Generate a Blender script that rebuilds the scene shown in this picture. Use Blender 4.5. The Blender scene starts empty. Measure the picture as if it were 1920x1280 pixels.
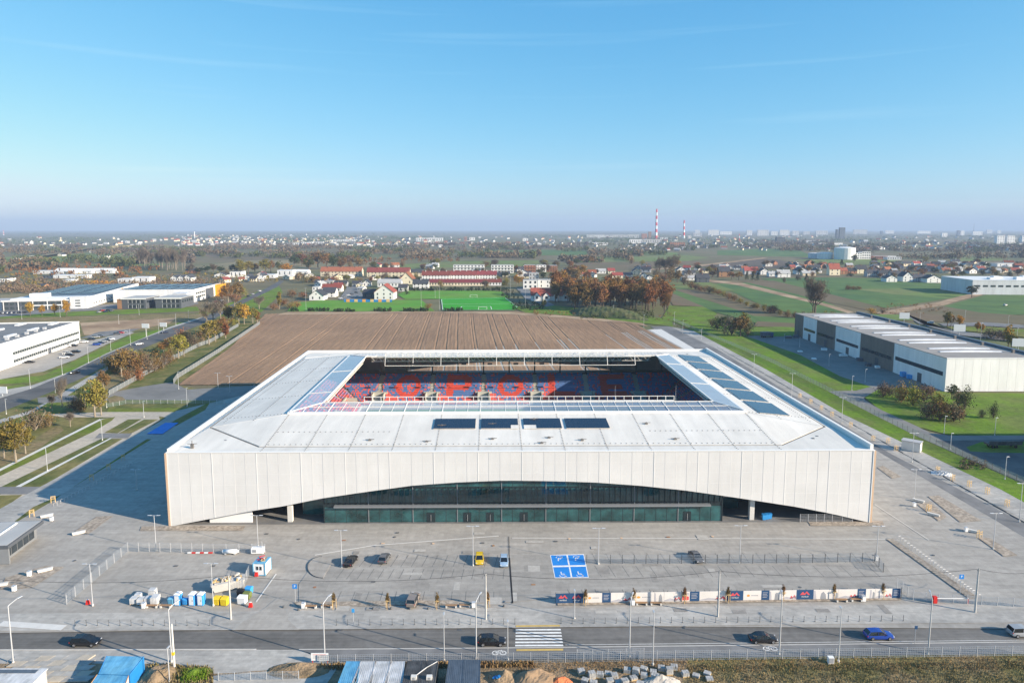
import bpy, math, random
from mathutils import Vector, Matrix
R = math.radians
random.seed(7)
scene = bpy.context.scene
# ---------------------------------------------------------------- camera
PITCH, FPX, CY, CAMH = R(7.0), 1280.0, 585.0, 70.0
cam_data = bpy.data.cameras.new('camera')
cam = bpy.data.objects.new('camera', cam_data)
scene.collection.objects.link(cam)
cam.location = (0, 0, CAMH)
cam.rotation_euler = (R(90) - PITCH, 0, 0)
cam_data.sensor_fit = 'HORIZONTAL'
cam_data.sensor_width = 36.0
cam_data.lens = 36.0 * FPX / 1920.0
cam_data.shift_y = -(640.0 - CY) / 1920.0
cam_data.clip_start = 1.0
cam_data.clip_end = 90000.0
scene.camera = cam
# ---------------------------------------------------------------- world + sun
SUN_EL = R(20.6)
SUN_DIR = Vector((0.925, -0.38, 0)).normalized()
world = bpy.data.worlds.new('World')
scene.world = world
world.use_nodes = True
wn, wl = world.node_tree.nodes, world.node_tree.links
wn.clear()
w_out = wn.new('ShaderNodeOutputWorld')
w_bg = wn.new('ShaderNodeBackground')
w_sky = wn.new('ShaderNodeTexSky')
w_sky.sky_type = 'NISHITA'
w_sky.sun_disc = False
w_sky.sun_elevation = SUN_EL
w_sky.sun_rotation = math.atan2(SUN_DIR.x, SUN_DIR.y)
w_sky.altitude = 200.0
w_sky.air_density = 0.9
w_sky.dust_density = 0.7
w_sky.ozone_density = 3.0
w_bg.inputs['Strength'].default_value = 0.094
# faint high cirrus streaks (part of the sky itself)
w_tc = wn.new('ShaderNodeTexCoord')
w_map = wn.new('ShaderNodeMapping')
w_map.inputs['Rotation'].default_value = (0, R(3.0), R(8))
w_map.inputs['Scale'].default_value = (1.2, 1.0, 42.0)
w_no = wn.new('ShaderNodeTexNoise')
w_no.inputs['Scale'].default_value = 1.3
w_no.inputs['Detail'].default_value = 5.0
w_ramp = wn.new('ShaderNodeValToRGB')
w_ramp.color_ramp.elements[0].position = 0.60
w_ramp.color_ramp.elements[0].color = (0, 0, 0, 1)
w_ramp.color_ramp.elements[1].position = 0.82
w_ramp.color_ramp.elements[1].color = (0.10, 0.10, 0.10, 1)
w_mix = wn.new('ShaderNodeMixRGB')
w_mix.inputs['Color2'].default_value = (8.5, 9.5, 10.5, 1)
wl.new(w_tc.outputs['Generated'], w_map.inputs['Vector'])
wl.new(w_map.outputs['Vector'], w_no.inputs['Vector'])
wl.new(w_no.outputs['Fac'], w_ramp.inputs['Fac'])
wl.new(w_ramp.outputs['Color'], w_mix.inputs['Fac'])
wl.new(w_sky.outputs['Color'], w_mix.inputs['Color1'])
# one tone curve per channel over the whole sky (paler, more even blue)
w_sep = wn.new('ShaderNodeSeparateColor'); w_com = wn.new('ShaderNodeCombineColor')
wl.new(w_mix.outputs['Color'], w_sep.inputs['Color'])
KSKY = 0.185
for ch, pre, gam, amp in (('Red', 0.76, 1.25, 1.24), ('Green', 0.985, 0.68, 0.895), ('Blue', 1.07, 0.40, 0.955)):
    def mnode(op, a_, b_):
        q = wn.new('ShaderNodeMath'); q.operation = op
        if hasattr(a_, 'is_linked'): wl.new(a_, q.inputs[0])
        else: q.inputs[0].default_value = a_
        q.inputs[1].default_value = b_; return q.outputs[0]
    x_ = mnode('MULTIPLY', w_sep.outputs[ch], KSKY*pre); x_ = mnode('MINIMUM', x_, 1.15); x_ = mnode('POWER', x_, gam); x_ = mnode('MULTIPLY', x_, amp/KSKY)
    wl.new(x_, w_com.inputs[ch])
wl.new(w_com.outputs['Color'], w_bg.inputs['Color'])
wl.new(w_bg.outputs['Background'], w_out.inputs['Surface'])
sun_data = bpy.data.lights.new('sun', 'SUN')
sun_data.energy = 5.0
sun_data.angle = R(0.5)
sun_data.color = (1.0, 0.875, 0.71)
sun = bpy.data.objects.new('sun', sun_data)
scene.collection.objects.link(sun)
sv = Vector((SUN_DIR.x * math.cos(SUN_EL), SUN_DIR.y * math.cos(SUN_EL), math.sin(SUN_EL)))
sun.rotation_euler = sv.to_track_quat('Z', 'Y').to_euler()
sun.location = (200, -100, 300)
scene.view_settings.view_transform = 'Standard'
scene.view_settings.look = 'None'
scene.view_settings.gamma = 1.0
scene.view_settings.exposure = 0.98
scene.view_settings.use_curve_mapping = False
scene.cycles.max_bounces = 6
scene.cycles.diffuse_bounces = 2
scene.cycles.glossy_bounces = 3
scene.cycles.transmission_bounces = 4
scene.cycles.transparent_max_bounces = 12
scene.cycles.volume_bounces = 0
scene.cycles.caustics_reflective = False
scene.cycles.caustics_refractive = False
# ---------------------------------------------------------------- helpers
CP, SP = math.cos(PITCH), math.sin(PITCH)
def G(u, v, z=0.0):
    """ground position (at height z) seen at photo pixel u, v"""
    a, b = (u - 960.0) / FPX, (v - CY) / FPX
    dz, dy = -SP - b * CP, CP - b * SP
    t = (z - CAMH) / dz
    return (a * t, dy * t)
def HT(v, y):
    """height of a point seen at row v when it stands at distance y"""
    b = (v - CY) / FPX
    return CAMH + y * (-SP - b * CP) / (CP - b * SP)
def PX(x, y, z=0.0):
    dy, dz = y, z - CAMH
    d = dy * CP - dz * SP
    return (960 + FPX * x / d, CY - FPX * (dy * SP + dz * CP) / d)
def lerp(a, b, t): return a + (b - a) * t
_ones = 'first second third fourth fifth sixth seventh eighth ninth tenth eleventh twelfth thirteenth fourteenth fifteenth sixteenth seventeenth eighteenth nineteenth'.split()
_tens = {2: ('twentieth', 'twenty'), 3: ('thirtieth', 'thirty'), 4: ('fortieth', 'forty'), 5: ('fiftieth', 'fifty'), 6: ('sixtieth', 'sixty'), 7: ('seventieth', 'seventy'), 8: ('eightieth', 'eighty'), 9: ('ninetieth', 'ninety')}
def nth(i):
    """0 -> first"""
    n = i + 1
    if n < 20: return _ones[n - 1]
    t, o = divmod(n, 10)
    if t >= 10: return 'hundred-and-' + nth(n - 101) if n > 100 else 'hundredth'
    return _tens[t][0] if o == 0 else _tens[t][1] + '-' + _ones[o - 1]

COL = scene.collection
class MB:
    def __init__(s): s.v = []; s.f = []
    def quad(s, a, b, c, d):
        n = len(s.v); s.v += [tuple(a), tuple(b), tuple(c), tuple(d)]; s.f.append((n, n+1, n+2, n+3)); return s
    def poly(s, pts):
        n = len(s.v); s.v += [tuple(p) for p in pts]; s.f.append(tuple(range(n, n+len(pts)))); return s
    def box(s, x0, y0, z0, x1, y1, z1):
        n = len(s.v)
        s.v += [(x0,y0,z0),(x1,y0,z0),(x1,y1,z0),(x0,y1,z0),(x0,y0,z1),(x1,y0,z1),(x1,y1,z1),(x0,y1,z1)]
        s.f += [(n,n+3,n+2,n+1),(n+4,n+5,n+6,n+7),(n,n+1,n+5,n+4),(n+1,n+2,n+6,n+5),(n+2,n+3,n+7,n+6),(n+3,n,n+4,n+7)]
        return s
    def cbox(s, cx, cy, cz, sx, sy, sz, rz=0.0):
        n = len(s.v); c, si = math.cos(rz), math.sin(rz)
        for dz in (-.5, .5):
            for dx, dy in ((-.5,-.5),(.5,-.5),(.5,.5),(-.5,.5)):
                x, y = dx*sx, dy*sy
                s.v.append((cx + x*c - y*si, cy + x*si + y*c, cz + dz*sz))
        s.f += [(n,n+3,n+2,n+1),(n+4,n+5,n+6,n+7),(n,n+1,n+5,n+4),(n+1,n+2,n+6,n+5),(n+2,n+3,n+7,n+6),(n+3,n,n+4,n+7)]
        return s
    def prism(s, pts, z0, z1):
        """pts ccw (x,y) extruded z0..z1"""
        n = len(s.v); k = len(pts)
        s.v += [(p[0], p[1], z0) for p in pts] + [(p[0], p[1], z1) for p in pts]
        s.f.append(tuple(range(n+k-1, n-1, -1))); s.f.append(tuple(range(n+k, n+2*k)))
        for i in range(k):
            j = (i+1) % k
            s.f.append((n+i, n+j, n+k+j, n+k+i))
        return s
    def tube(s, p, q, r0, r1=None, n=6, cap=True):
        r1 = r0 if r1 is None else r1
        p, q = Vector(p), Vector(q); d = (q - p)
        if d.length < 1e-6: return s
        d.normalize()
        a = d.orthogonal().normalized(); b = d.cross(a)
        k = len(s.v)
        for c, r in ((p, r0), (q, r1)):
            for i in range(n):
                t = 2*math.pi*i/n
                w = c + a*(r*math.cos(t)) + b*(r*math.sin(t)); s.v.append((w.x, w.y, w.z))
        for i in range(n):
            j = (i+1) % n
            s.f.append((k+i, k+j, k+n+j, k+n+i))
        if cap:
            s.f.append(tuple(range(k+n-1, k-1, -1))); s.f.append(tuple(range(k+n, k+2*n)))
        return s
    def path(s, pts, r, n=5):
        for a, b in zip(pts, pts[1:]): s.tube(a, b, r, r, n)
        return s
    def rings(s, rings, caps=True):
        """loft between rings of equal point count"""
        k = len(rings[0]); n = len(s.v)
        for r in rings: s.v += [tuple(p) for p in r]
        for i in range(len(rings)-1):
            for j in range(k):
                jj = (j+1) % k
                s.f.append((n+i*k+j, n+i*k+jj, n+(i+1)*k+jj, n+(i+1)*k+j))
        if caps:
            s.f.append(tuple(range(n+k-1, n-1, -1))); e = n+(len(rings)-1)*k; s.f.append(tuple(range(e, e+k)))
        return s
    def mesh(s, name, mat=None, smooth=False):
        m = bpy.data.meshes.new(name); m.from_pydata(s.v, [], s.f); m.update()
        if mat: m.materials.append(mat)
        if smooth: m.polygons.foreach_set('use_smooth', [True]*len(m.polygons))
        return m
    def shift(s, dx, dy, dz=0):
        s.v = [(x-dx, y-dy, z-dz) for x, y, z in s.v]; return s

def link(name, data, parent=None, loc=None, rz=0.0):
    o = bpy.data.objects.new(name, data); COL.objects.link(o)
    if parent is not None: o.parent = parent
    if loc is not None: o.location = loc
    if rz: o.rotation_euler = (0, 0, rz)
    return o
def obj(name, mb, mat, parent=None, loc=None, rz=0.0, smooth=False):
    return link(name, mb.mesh(name, mat, smooth), parent, loc, rz)
def tag(o, label, cat, group=None, kind=None):
    if label: o['label'] = label
    if cat: o['category'] = cat
    if group: o['group'] = group
    if kind: o['kind'] = kind
    return o
def thing(name, label, cat, loc=(0,0,0), rz=0.0, group=None):
    return tag(link(name, None, None, loc, rz), label, cat, group)
def struct(name, mb, mat, kind='structure', label=None):
    o = obj(name, mb, mat); o['kind'] = kind
    if label: o['label'] = label
    return o
def copy_tree(o, parent=None):
    c = o.copy(); COL.objects.link(c); c.parent = parent
    for ch in o.children: copy_tree(ch, c)
    return c
_kids = {}
def clone(proto, loc, rz=0.0, label=None, cat=None, group=None, sc=None):
    c = copy_tree(proto)
    c.location = loc; c.rotation_euler = (0, 0, rz)
    if sc is not None: c.scale = sc if hasattr(sc, '__len__') else (sc, sc, sc)
    tag(c, label, cat, group)
    return c
def retire(proto):
    for ch in list(proto.children):
        for g in list(ch.children): bpy.data.objects.remove(g)
        bpy.data.objects.remove(ch)
    bpy.data.objects.remove(proto)

# ---------------------------------------------------------------- materials
def _n(nt, t): return nt.nodes.new(t)
def mat(name, col, rough=0.85, var=0.12, scale=0.6, spec=0.25, metal=0.0, col2=None, scale2=None, amount2=0.5, bump=0.0, bscale=None, rand=0.0, detail=4.0, emit=None):
    """principled with world-space noise mottling: col varies by +-var, col2 comes in as patches"""
    m = bpy.data.materials.new(name); m.use_nodes = True
    nt = m.node_tree; L = nt.links
    b = nt.nodes['Principled BSDF']
    b.inputs['Roughness'].default_value = rough
    b.inputs['Metallic'].default_value = metal
    b.inputs['Specular IOR Level'].default_value = spec
    geo = _n(nt, 'ShaderNodeNewGeometry')
    no = _n(nt, 'ShaderNodeTexNoise'); no.inputs['Scale'].default_value = scale; no.inputs['Detail'].default_value = detail
    L.new(geo.outputs['Position'], no.inputs['Vector'])
    mr = _n(nt, 'ShaderNodeMapRange')
    mr.inputs['From Min'].default_value = 0.25; mr.inputs['From Max'].default_value = 0.75
    mr.inputs['To Min'].default_value = 1-var; mr.inputs['To Max'].default_value = 1+var
    L.new(no.outputs['Fac'], mr.inputs['Value'])
    base = None
    rgb = _n(nt, 'ShaderNodeRGB'); rgb.outputs[0].default_value = (*col, 1)
    base = rgb.outputs[0]
    if col2 is not None:
        n2 = _n(nt, 'ShaderNodeTexNoise'); n2.inputs['Scale'].default_value = scale2 or scale*0.2; n2.inputs['Detail'].default_value = 5.0
        L.new(geo.outputs['Position'], n2.inputs['Vector'])
        r2 = _n(nt, 'ShaderNodeMapRange'); r2.interpolation_type = 'SMOOTHSTEP'
        r2.inputs['From Min'].default_value = 0.5 - 0.18 + (0.5-amount2)*0.4; r2.inputs['From Max'].default_value = 0.5 + 0.12 + (0.5-amount2)*0.4
        L.new(n2.outputs['Fac'], r2.inputs['Value'])
        mx = _n(nt, 'ShaderNodeMixRGB'); mx.inputs['Color2'].default_value = (*col2, 1)
        L.new(r2.outputs[0], mx.inputs['Fac']); L.new(base, mx.inputs['Color1']); base = mx.outputs[0]
    mul = _n(nt, 'ShaderNodeMixRGB'); mul.blend_type = 'MULTIPLY'; mul.inputs['Fac'].default_value = 1
    L.new(base, mul.inputs['Color1']); L.new(mr.outputs[0], mul.inputs['Color2']); base = mul.outputs[0]
    if rand:
        oi = _n(nt, 'ShaderNodeObjectInfo'); hs = _n(nt, 'ShaderNodeHueSaturation')
        m1 = _n(nt, 'ShaderNodeMapRange'); m1.inputs['To Min'].default_value = 1-rand; m1.inputs['To Max'].default_value = 1+rand
        m2 = _n(nt, 'ShaderNodeMapRange'); m2.inputs['To Min'].default_value = 0.5-rand*0.09; m2.inputs['To Max'].default_value = 0.5+rand*0.09
        mm = _n(nt, 'ShaderNodeMath'); mm.operation = 'FRACT'; mk = _n(nt, 'ShaderNodeMath'); mk.operation = 'MULTIPLY'; mk.inputs[1].default_value = 7.31
        L.new(oi.outputs['Random'], m1.inputs['Value']); L.new(oi.outputs['Random'], mk.inputs[0]); L.new(mk.outputs[0], mm.inputs[0]); L.new(mm.outputs[0], m2.inputs['Value'])
        L.new(m1.outputs[0], hs.inputs['Value']); L.new(m2.outputs[0], hs.inputs['Hue']); L.new(base, hs.inputs['Color']); base = hs.outputs[0]
    L.new(base, b.inputs['Base Color'])
    if bump:
        bn = _n(nt, 'ShaderNodeTexNoise'); bn.inputs['Scale'].default_value = bscale or scale*4; bn.inputs['Detail'].default_value = 4
        L.new(geo.outputs['Position'], bn.inputs['Vector'])
        bp = _n(nt, 'ShaderNodeBump'); bp.inputs['Strength'].default_value = bump; bp.inputs['Distance'].default_value = 0.3
        L.new(bn.outputs['Fac'], bp.inputs['Height']); L.new(bp.outputs[0], b.inputs['Normal'])
    if emit: b.inputs['Emission Color'].default_value = (*col, 1); b.inputs['Emission Strength'].default_value = emit
    return m
def paver(name, col, col2, bx=1.0, by=0.5, var=0.1, mortar=0.72, streak=0.12, rz=0.0):
    """paving: tonal blocks from a brick pattern, worn lanes and stains from noise"""
    m = bpy.data.materials.new(name); m.use_nodes = True
    nt = m.node_tree; L = nt.links; b = nt.nodes['Principled BSDF']
    b.inputs['Roughness'].default_value = 0.82; b.inputs['Specular IOR Level'].default_value = 0.25
    geo = _n(nt, 'ShaderNodeNewGeometry')
    mp = _n(nt, 'ShaderNodeMapping'); mp.inputs['Rotation'].default_value = (0, 0, rz)
    L.new(geo.outputs['Position'], mp.inputs['Vector'])
    br = _n(nt, 'ShaderNodeTexBrick')
    br.inputs['Scale'].default_value = 1.0; br.inputs['Brick Width'].default_value = bx; br.inputs['Row Height'].default_value = by
    br.inputs['Mortar Size'].default_value = 0.02; br.inputs['Mortar Smooth'].default_value = 0.3
    br.inputs['Color1'].default_value = (1+var*.7, 1+var*.7, 1+var*.7, 1); br.inputs['Color2'].default_value = (1-var*.9, 1-var*.9, 1-var*.9, 1)
    br.inputs['Mortar'].default_value = (mortar, mortar, mortar, 1)
    L.new(mp.outputs[0], br.inputs['Vector'])
    n1 = _n(nt, 'ShaderNodeTexNoise'); n1.inputs['Scale'].default_value = 0.05; n1.inputs['Detail'].default_value = 7; n1.inputs['Roughness'].default_value = 0.62
    L.new(geo.outputs['Position'], n1.inputs['Vector'])
    r1 = _n(nt, 'ShaderNodeMapRange'); r1.interpolation_type = 'SMOOTHSTEP'; r1.inputs['From Min'].default_value = 0.38; r1.inputs['From Max'].default_value = 0.64
    L.new(n1.outputs['Fac'], r1.inputs['Value'])
    mx = _n(nt, 'ShaderNodeMixRGB'); mx.inputs['Color1'].default_value = (*col, 1); mx.inputs['Color2'].default_value = (*col2, 1)
    L.new(r1.outputs[0], mx.inputs['Fac'])
    mp2 = _n(nt, 'ShaderNodeMapping'); mp2.inputs['Scale'].default_value = (0.06, 0.55, 1.0); mp2.inputs['Rotation'].default_value = (0, 0, rz)
    L.new(geo.outputs['Position'], mp2.inputs['Vector'])
    n2 = _n(nt, 'ShaderNodeTexNoise'); n2.inputs['Scale'].default_value = 1.0; n2.inputs['Detail'].default_value = 6; n2.inputs['Roughness'].default_value = 0.6
    L.new(mp2.outputs[0], n2.inputs['Vector'])
    r2 = _n(nt, 'ShaderNodeMapRange'); r2.inputs['From Min'].default_value = 0.3; r2.inputs['From Max'].default_value = 0.7; r2.inputs['To Min'].default_value = 1-streak; r2.inputs['To Max'].default_value = 1+streak
    L.new(n2.outputs['Fac'], r2.inputs['Value'])
    n3 = _n(nt, 'ShaderNodeTexNoise'); n3.inputs['Scale'].default_value = 0.9; n3.inputs['Detail'].default_value = 5
    L.new(geo.outputs['Position'], n3.inputs['Vector'])
    r3 = _n(nt, 'ShaderNodeMapRange'); r3.inputs['From Min'].default_value = 0.3; r3.inputs['From Max'].default_value = 0.7; r3.inputs['To Min'].default_value = 1-var; r3.inputs['To Max'].default_value = 1+var
    L.new(n3.outputs['Fac'], r3.inputs['Value'])
    c = mx.outputs[0]
    for s in (br.outputs['Color'], r2.outputs[0], r3.outputs[0]):
        mu = _n(nt, 'ShaderNodeMixRGB'); mu.blend_type = 'MULTIPLY'; mu.inputs['Fac'].default_value = 1
        L.new(c, mu.inputs['Color1']); L.new(s, mu.inputs['Color2']); c = mu.outputs[0]
    L.new(c, b.inputs['Base Color'])
    return m
def glass(name, tint, alpha, rough=0.03):
    """architectural pane: tinted see-through plus a fresnel sheen"""
    m = bpy.data.materials.new(name); m.use_nodes = True
    nt = m.node_tree; L = nt.links; nt.nodes.remove(nt.nodes['Principled BSDF']); out = nt.nodes['Material Output']
    t = _n(nt, 'ShaderNodeBsdfTransparent'); t.inputs['Color'].default_value = (*tint, 1)
    d = _n(nt, 'ShaderNodeBsdfDiffuse'); d.inputs['Color'].default_value = (0.62, 0.68, 0.74, 1)
    g = _n(nt, 'ShaderNodeBsdfGlossy'); g.inputs['Roughness'].default_value = rough; g.inputs['Color'].default_value = (0.95, 0.97, 1, 1)
    m1 = _n(nt, 'ShaderNodeMixShader'); m1.inputs['Fac'].default_value = alpha
    L.new(t.outputs[0], m1.inputs[1]); L.new(d.outputs[0], m1.inputs[2])
    fr = _n(nt, 'ShaderNodeFresnel'); fr.inputs['IOR'].default_value = 1.5
    m2 = _n(nt, 'ShaderNodeMixShader'); L.new(fr.outputs[0], m2.inputs['Fac']); L.new(m1.outputs[0], m2.inputs[1]); L.new(g.outputs[0], m2.inputs[2])
    L.new(m2.outputs[0], out.inputs['Surface'])
    return m
M = {}
# ground
M['ground'] = mat('far_ground', (0.115, 0.13, 0.05), 0.95, 0.25, 0.02, col2=(0.155, 0.125, 0.07), scale2=0.004, amount2=0.5)
M['plaza'] = paver('plaza_paving', (0.375, 0.347, 0.308), (0.33, 0.307, 0.274), 2.4, 1.2, 0.08, 0.86, 0.10)
M['lot'] = paver('parking_paving', (0.345, 0.322, 0.288), (0.30, 0.282, 0.254), 2.5, 2.5, 0.09, 0.80, 0.10)
M['walk'] = paver('footway_paving', (0.43, 0.405, 0.365), (0.33, 0.315, 0.29), 1.2, 0.6, 0.10, 0.85, 0.12)
M['tan_paving'] = paver('tan_paving', (0.50, 0.43, 0.34), (0.42, 0.37, 0.30), 2.0, 1.0, 0.08, 0.85, 0.08, R(35))
M['asphalt'] = mat('asphalt', (0.085, 0.084, 0.085), 0.8, 0.16, 0.35, col2=(0.12, 0.117, 0.112), scale2=0.06)
M['road'] = paver('road_asphalt', (0.135, 0.128, 0.118), (0.175, 0.165, 0.152), 40.0, 3.1, 0.10, 0.95, 0.22)
M['lane'] = mat('grey_lane', (0.16, 0.158, 0.155), 0.85, 0.15, 0.3, col2=(0.21, 0.205, 0.2), scale2=0.05)
M['yard'] = mat('yard_asphalt', (0.17, 0.165, 0.155), 0.85, 0.12, 0.3, col2=(0.22, 0.21, 0.195), scale2=0.04)
M['grass'] = mat('mown_grass', (0.125, 0.17, 0.014), 0.95, 0.28, 0.5, col2=(0.16, 0.15, 0.04), scale2=0.07, amount2=0.4, bump=0.5, bscale=3)
M['verge'] = mat('bright_verge_grass', (0.115, 0.205, 0.008), 0.95, 0.25, 0.6, col2=(0.13, 0.17, 0.03), scale2=0.08, amount2=0.4, bump=0.5, bscale=3)
M['drygrass'] = mat('olive_dry_grass', (0.20, 0.17, 0.06), 0.95, 0.3, 0.5, col2=(0.09, 0.11, 0.025), scale2=0.09, amount2=0.45, bump=0.5, bscale=3)
M['rough'] = mat('rough_brown_grass', (0.25, 0.185, 0.095), 0.95, 0.35, 0.7, col2=(0.17, 0.145, 0.055), scale2=0.12, amount2=0.45, bump=0.8, bscale=3)
M['soil'] = mat('ploughed_soil', (0.33, 0.205, 0.12), 0.95, 0.16, 0.5, col2=(0.275, 0.17, 0.10), scale2=0.012, bump=0.4, bscale=2)
M['sand'] = mat('bare_sandy_soil', (0.42, 0.30, 0.19), 0.95, 0.2, 0.15, col2=(0.26, 0.17, 0.10), scale2=0.03, amount2=0.45)
M['earth'] = mat('site_earth', (0.30, 0.215, 0.135), 0.95, 0.3, 0.6, col2=(0.20, 0.145, 0.085), scale2=0.2, bump=0.8, bscale=3)
M['f_green'] = mat('winter_crop_green', (0.055, 0.12, 0.035), 0.95, 0.2, 0.05, col2=(0.085, 0.15, 0.035), scale2=0.012)
M['f_green2'] = mat('meadow_green', (0.12, 0.19, 0.04), 0.95, 0.2, 0.05, col2=(0.15, 0.17, 0.055), scale2=0.01)
M['f_brown'] = mat('stubble_brown', (0.16, 0.115, 0.07), 0.95, 0.15, 0.05, col2=(0.13, 0.11, 0.055), scale2=0.01)
M['f_pale'] = mat('pale_stubble', (0.25, 0.20, 0.11), 0.95, 0.12, 0.05, col2=(0.19, 0.165, 0.085), scale2=0.01)
M['f_dark'] = mat('dark_ploughed', (0.105, 0.083, 0.062), 0.95, 0.12, 0.05)
M['turf'] = mat('artificial_turf', (0.035, 0.30, 0.012), 0.9, 0.08, 0.05)
M['turf2'] = mat('worn_pitch_grass', (0.085, 0.27, 0.018), 0.95, 0.15, 0.05, col2=(0.12, 0.25, 0.025), scale2=0.03)
# paint, metal, building
M['white'] = mat('white_paint', (0.80, 0.80, 0.79), 0.55, 0.03, 0.8)
M['line'] = mat('road_marking_white', (0.74, 0.73, 0.70), 0.8, 0.16, 1.6)
M['yellow_tactile'] = mat('yellow_tactile', (0.55, 0.38, 0.12), 0.85, 0.15, 1.0)
M['blue_paint'] = mat('blue_bay_paint', (0.02, 0.22, 0.62), 0.7, 0.08, 0.6)
M['galv'] = mat('galvanised_steel', (0.55, 0.56, 0.57), 0.45, 0.06, 1.0, metal=0.3)
M['darkgalv'] = mat('dark_grey_steel', (0.13, 0.135, 0.14), 0.5, 0.06, 1.0, metal=0.2)
M['concrete'] = mat('concrete', (0.50, 0.485, 0.455), 0.85, 0.12, 0.7)
M['pconcrete'] = mat('pale_concrete', (0.62, 0.60, 0.56), 0.85, 0.08, 0.7)
M['mesh_white'] = mat('facade_mesh_panel', (0.67, 0.66, 0.64), 0.6, 0.025, 0.12, col2=(0.66, 0.652, 0.635), scale2=0.03)
M['rib_white'] = mat('facade_rib', (0.72, 0.71, 0.69), 0.5, 0.02, 0.5)
M['roof_white'] = mat('roof_membrane', (0.755, 0.715, 0.645), 0.6, 0.035, 0.25, col2=(0.72, 0.68, 0.61), scale2=0.05)
M['coping'] = mat('white_coping', (0.79, 0.765, 0.715), 0.5, 0.02, 0.5)
M['peach'] = mat('timber_reveal', (0.60, 0.42, 0.28), 0.7, 0.06, 0.8)
M['seam'] = mat('roof_fixing', (0.16, 0.15, 0.14), 0.8, 0.2, 1.0)
M['gutter'] = mat('gutter_lining', (0.20, 0.175, 0.15), 0.8, 0.35, 0.35)
M['pv'] = mat('solar_panel', (0.012, 0.018, 0.035), 0.22, 0.06, 0.5, spec=0.5)
M['pv_side'] = mat('solar_panel_reflection', (0.03, 0.06, 0.10), 0.18, 0.06, 0.5, spec=0.6)  # sky reflection on the right slope painted in as a bluer panel colour
M['pvline'] = mat('solar_frame', (0.10, 0.12, 0.16), 0.4, 0.05, 1.0, metal=0.5)
M['teal_glass'] = mat('dark_teal_glazing', (0.012, 0.052, 0.055), 0.04, 0.25, 0.12, spec=0.9, col2=(0.018, 0.075, 0.078), scale2=0.2)
M['spandrel'] = mat('dark_spandrel', (0.018, 0.03, 0.035), 0.25, 0.1, 0.5, spec=0.5)
M['mullion'] = mat('mullion', (0.06, 0.10, 0.10), 0.4, 0.05, 1.0, metal=0.3)
M['canopy'] = mat('grey_canopy', (0.20, 0.21, 0.22), 0.5, 0.06, 0.6)
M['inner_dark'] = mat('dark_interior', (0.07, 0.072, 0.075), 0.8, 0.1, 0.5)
M['inner_grey'] = mat('inner_grey_cladding', (0.36, 0.345, 0.33), 0.7, 0.06, 0.4)
M['stand'] = mat('stand_concrete', (0.46, 0.45, 0.43), 0.85, 0.08, 0.5)
M['step'] = mat('aisle_concrete', (0.46, 0.445, 0.39), 0.85, 0.06, 0.5)
M['seat_red'] = mat('seat_red', (0.76, 0.15, 0.125), 0.45, 0.08, 1.5, spec=0.4)
M['seat_blue'] = mat('seat_blue', (0.12, 0.22, 0.46), 0.45, 0.08, 1.5, spec=0.4)
M['seat_orange'] = mat('seat_letter_red', (0.72, 0.10, 0.065), 0.45, 0.06, 1.5, spec=0.4)
M['roof_glass'] = glass('roof_glazing', (0.86, 0.90, 0.94), 0.30)
M['roof_glass_milky'] = glass('milky_roof_glazing', (0.70, 0.80, 0.88), 0.52, 0.12)
M['fence_wire'] = mat('fence_wire', (0.42, 0.45, 0.48), 0.5, 0.05, 1.0, metal=0.3)
M['fence_green'] = mat('green_fence_wire', (0.22, 0.30, 0.28), 0.6, 0.05, 1.0)
M['wood'] = mat('timber_slat', (0.33, 0.20, 0.11), 0.75, 0.12, 2.0)
M['stake'] = mat('pale_timber_stake', (0.62, 0.43, 0.20), 0.75, 0.1, 2.0)
M['tyre'] = mat('tyre', (0.02, 0.02, 0.02), 0.8, 0.1, 2.0)
M['rim'] = mat('alloy_rim', (0.5, 0.5, 0.51), 0.3, 0.05, 2.0, metal=0.8)
M['carglass'] = mat('car_glass', (0.012, 0.016, 0.02), 0.05, 0.05, 1.0, spec=0.7)
M['lamp_clear'] = mat('lamp_lens', (0.75, 0.76, 0.78), 0.1, 0.02, 1.0, spec=0.6)
M['lamp_red'] = mat('tail_lens', (0.35, 0.01, 0.01), 0.15, 0.02, 1.0, spec=0.6)
M['black'] = mat('black_plastic', (0.018, 0.018, 0.02), 0.5, 0.1, 1.0)
M['red'] = mat('red_paint', (0.60, 0.03, 0.025), 0.45, 0.05, 1.0)
M['navy'] = mat('navy_banner', (0.025, 0.075, 0.17), 0.6, 0.06, 0.8)
M['bwhite'] = mat('white_banner', (0.72, 0.68, 0.64), 0.6, 0.06, 0.5)
M['pinkred'] = mat('banner_red_print', (0.66, 0.09, 0.10), 0.6, 0.05, 1.0)
M['bgrey'] = mat('banner_grey_print', (0.30, 0.31, 0.33), 0.6, 0.1, 1.0)
M['bmid'] = mat('banner_lilac_print', (0.45, 0.44, 0.47), 0.6, 0.1, 1.0)
M['borange'] = mat('banner_orange_print', (0.72, 0.33, 0.08), 0.6, 0.05, 1.0)
M['sky_blue'] = mat('sky_blue_plastic', (0.05, 0.32, 0.68), 0.45, 0.05, 1.0)
M['yellow'] = mat('yellow_plastic', (0.78, 0.55, 0.03), 0.45, 0.06, 1.0)
M['cont_blue'] = mat('container_blue', (0.10, 0.35, 0.58), 0.5, 0.12, 0.8, col2=(0.16, 0.42, 0.60), scale2=0.4)
M['cont_deepblue'] = mat('container_deep_blue', (0.02, 0.20, 0.50), 0.5, 0.1, 0.8)
M['cont_white'] = mat('container_dirty_white', (0.66, 0.66, 0.66), 0.6, 0.08, 0.8, col2=(0.50, 0.50, 0.49), scale2=0.5, amount2=0.35)
M['cont_dark'] = mat('container_anthracite', (0.075, 0.075, 0.075), 0.6, 0.15, 0.8)
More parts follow.
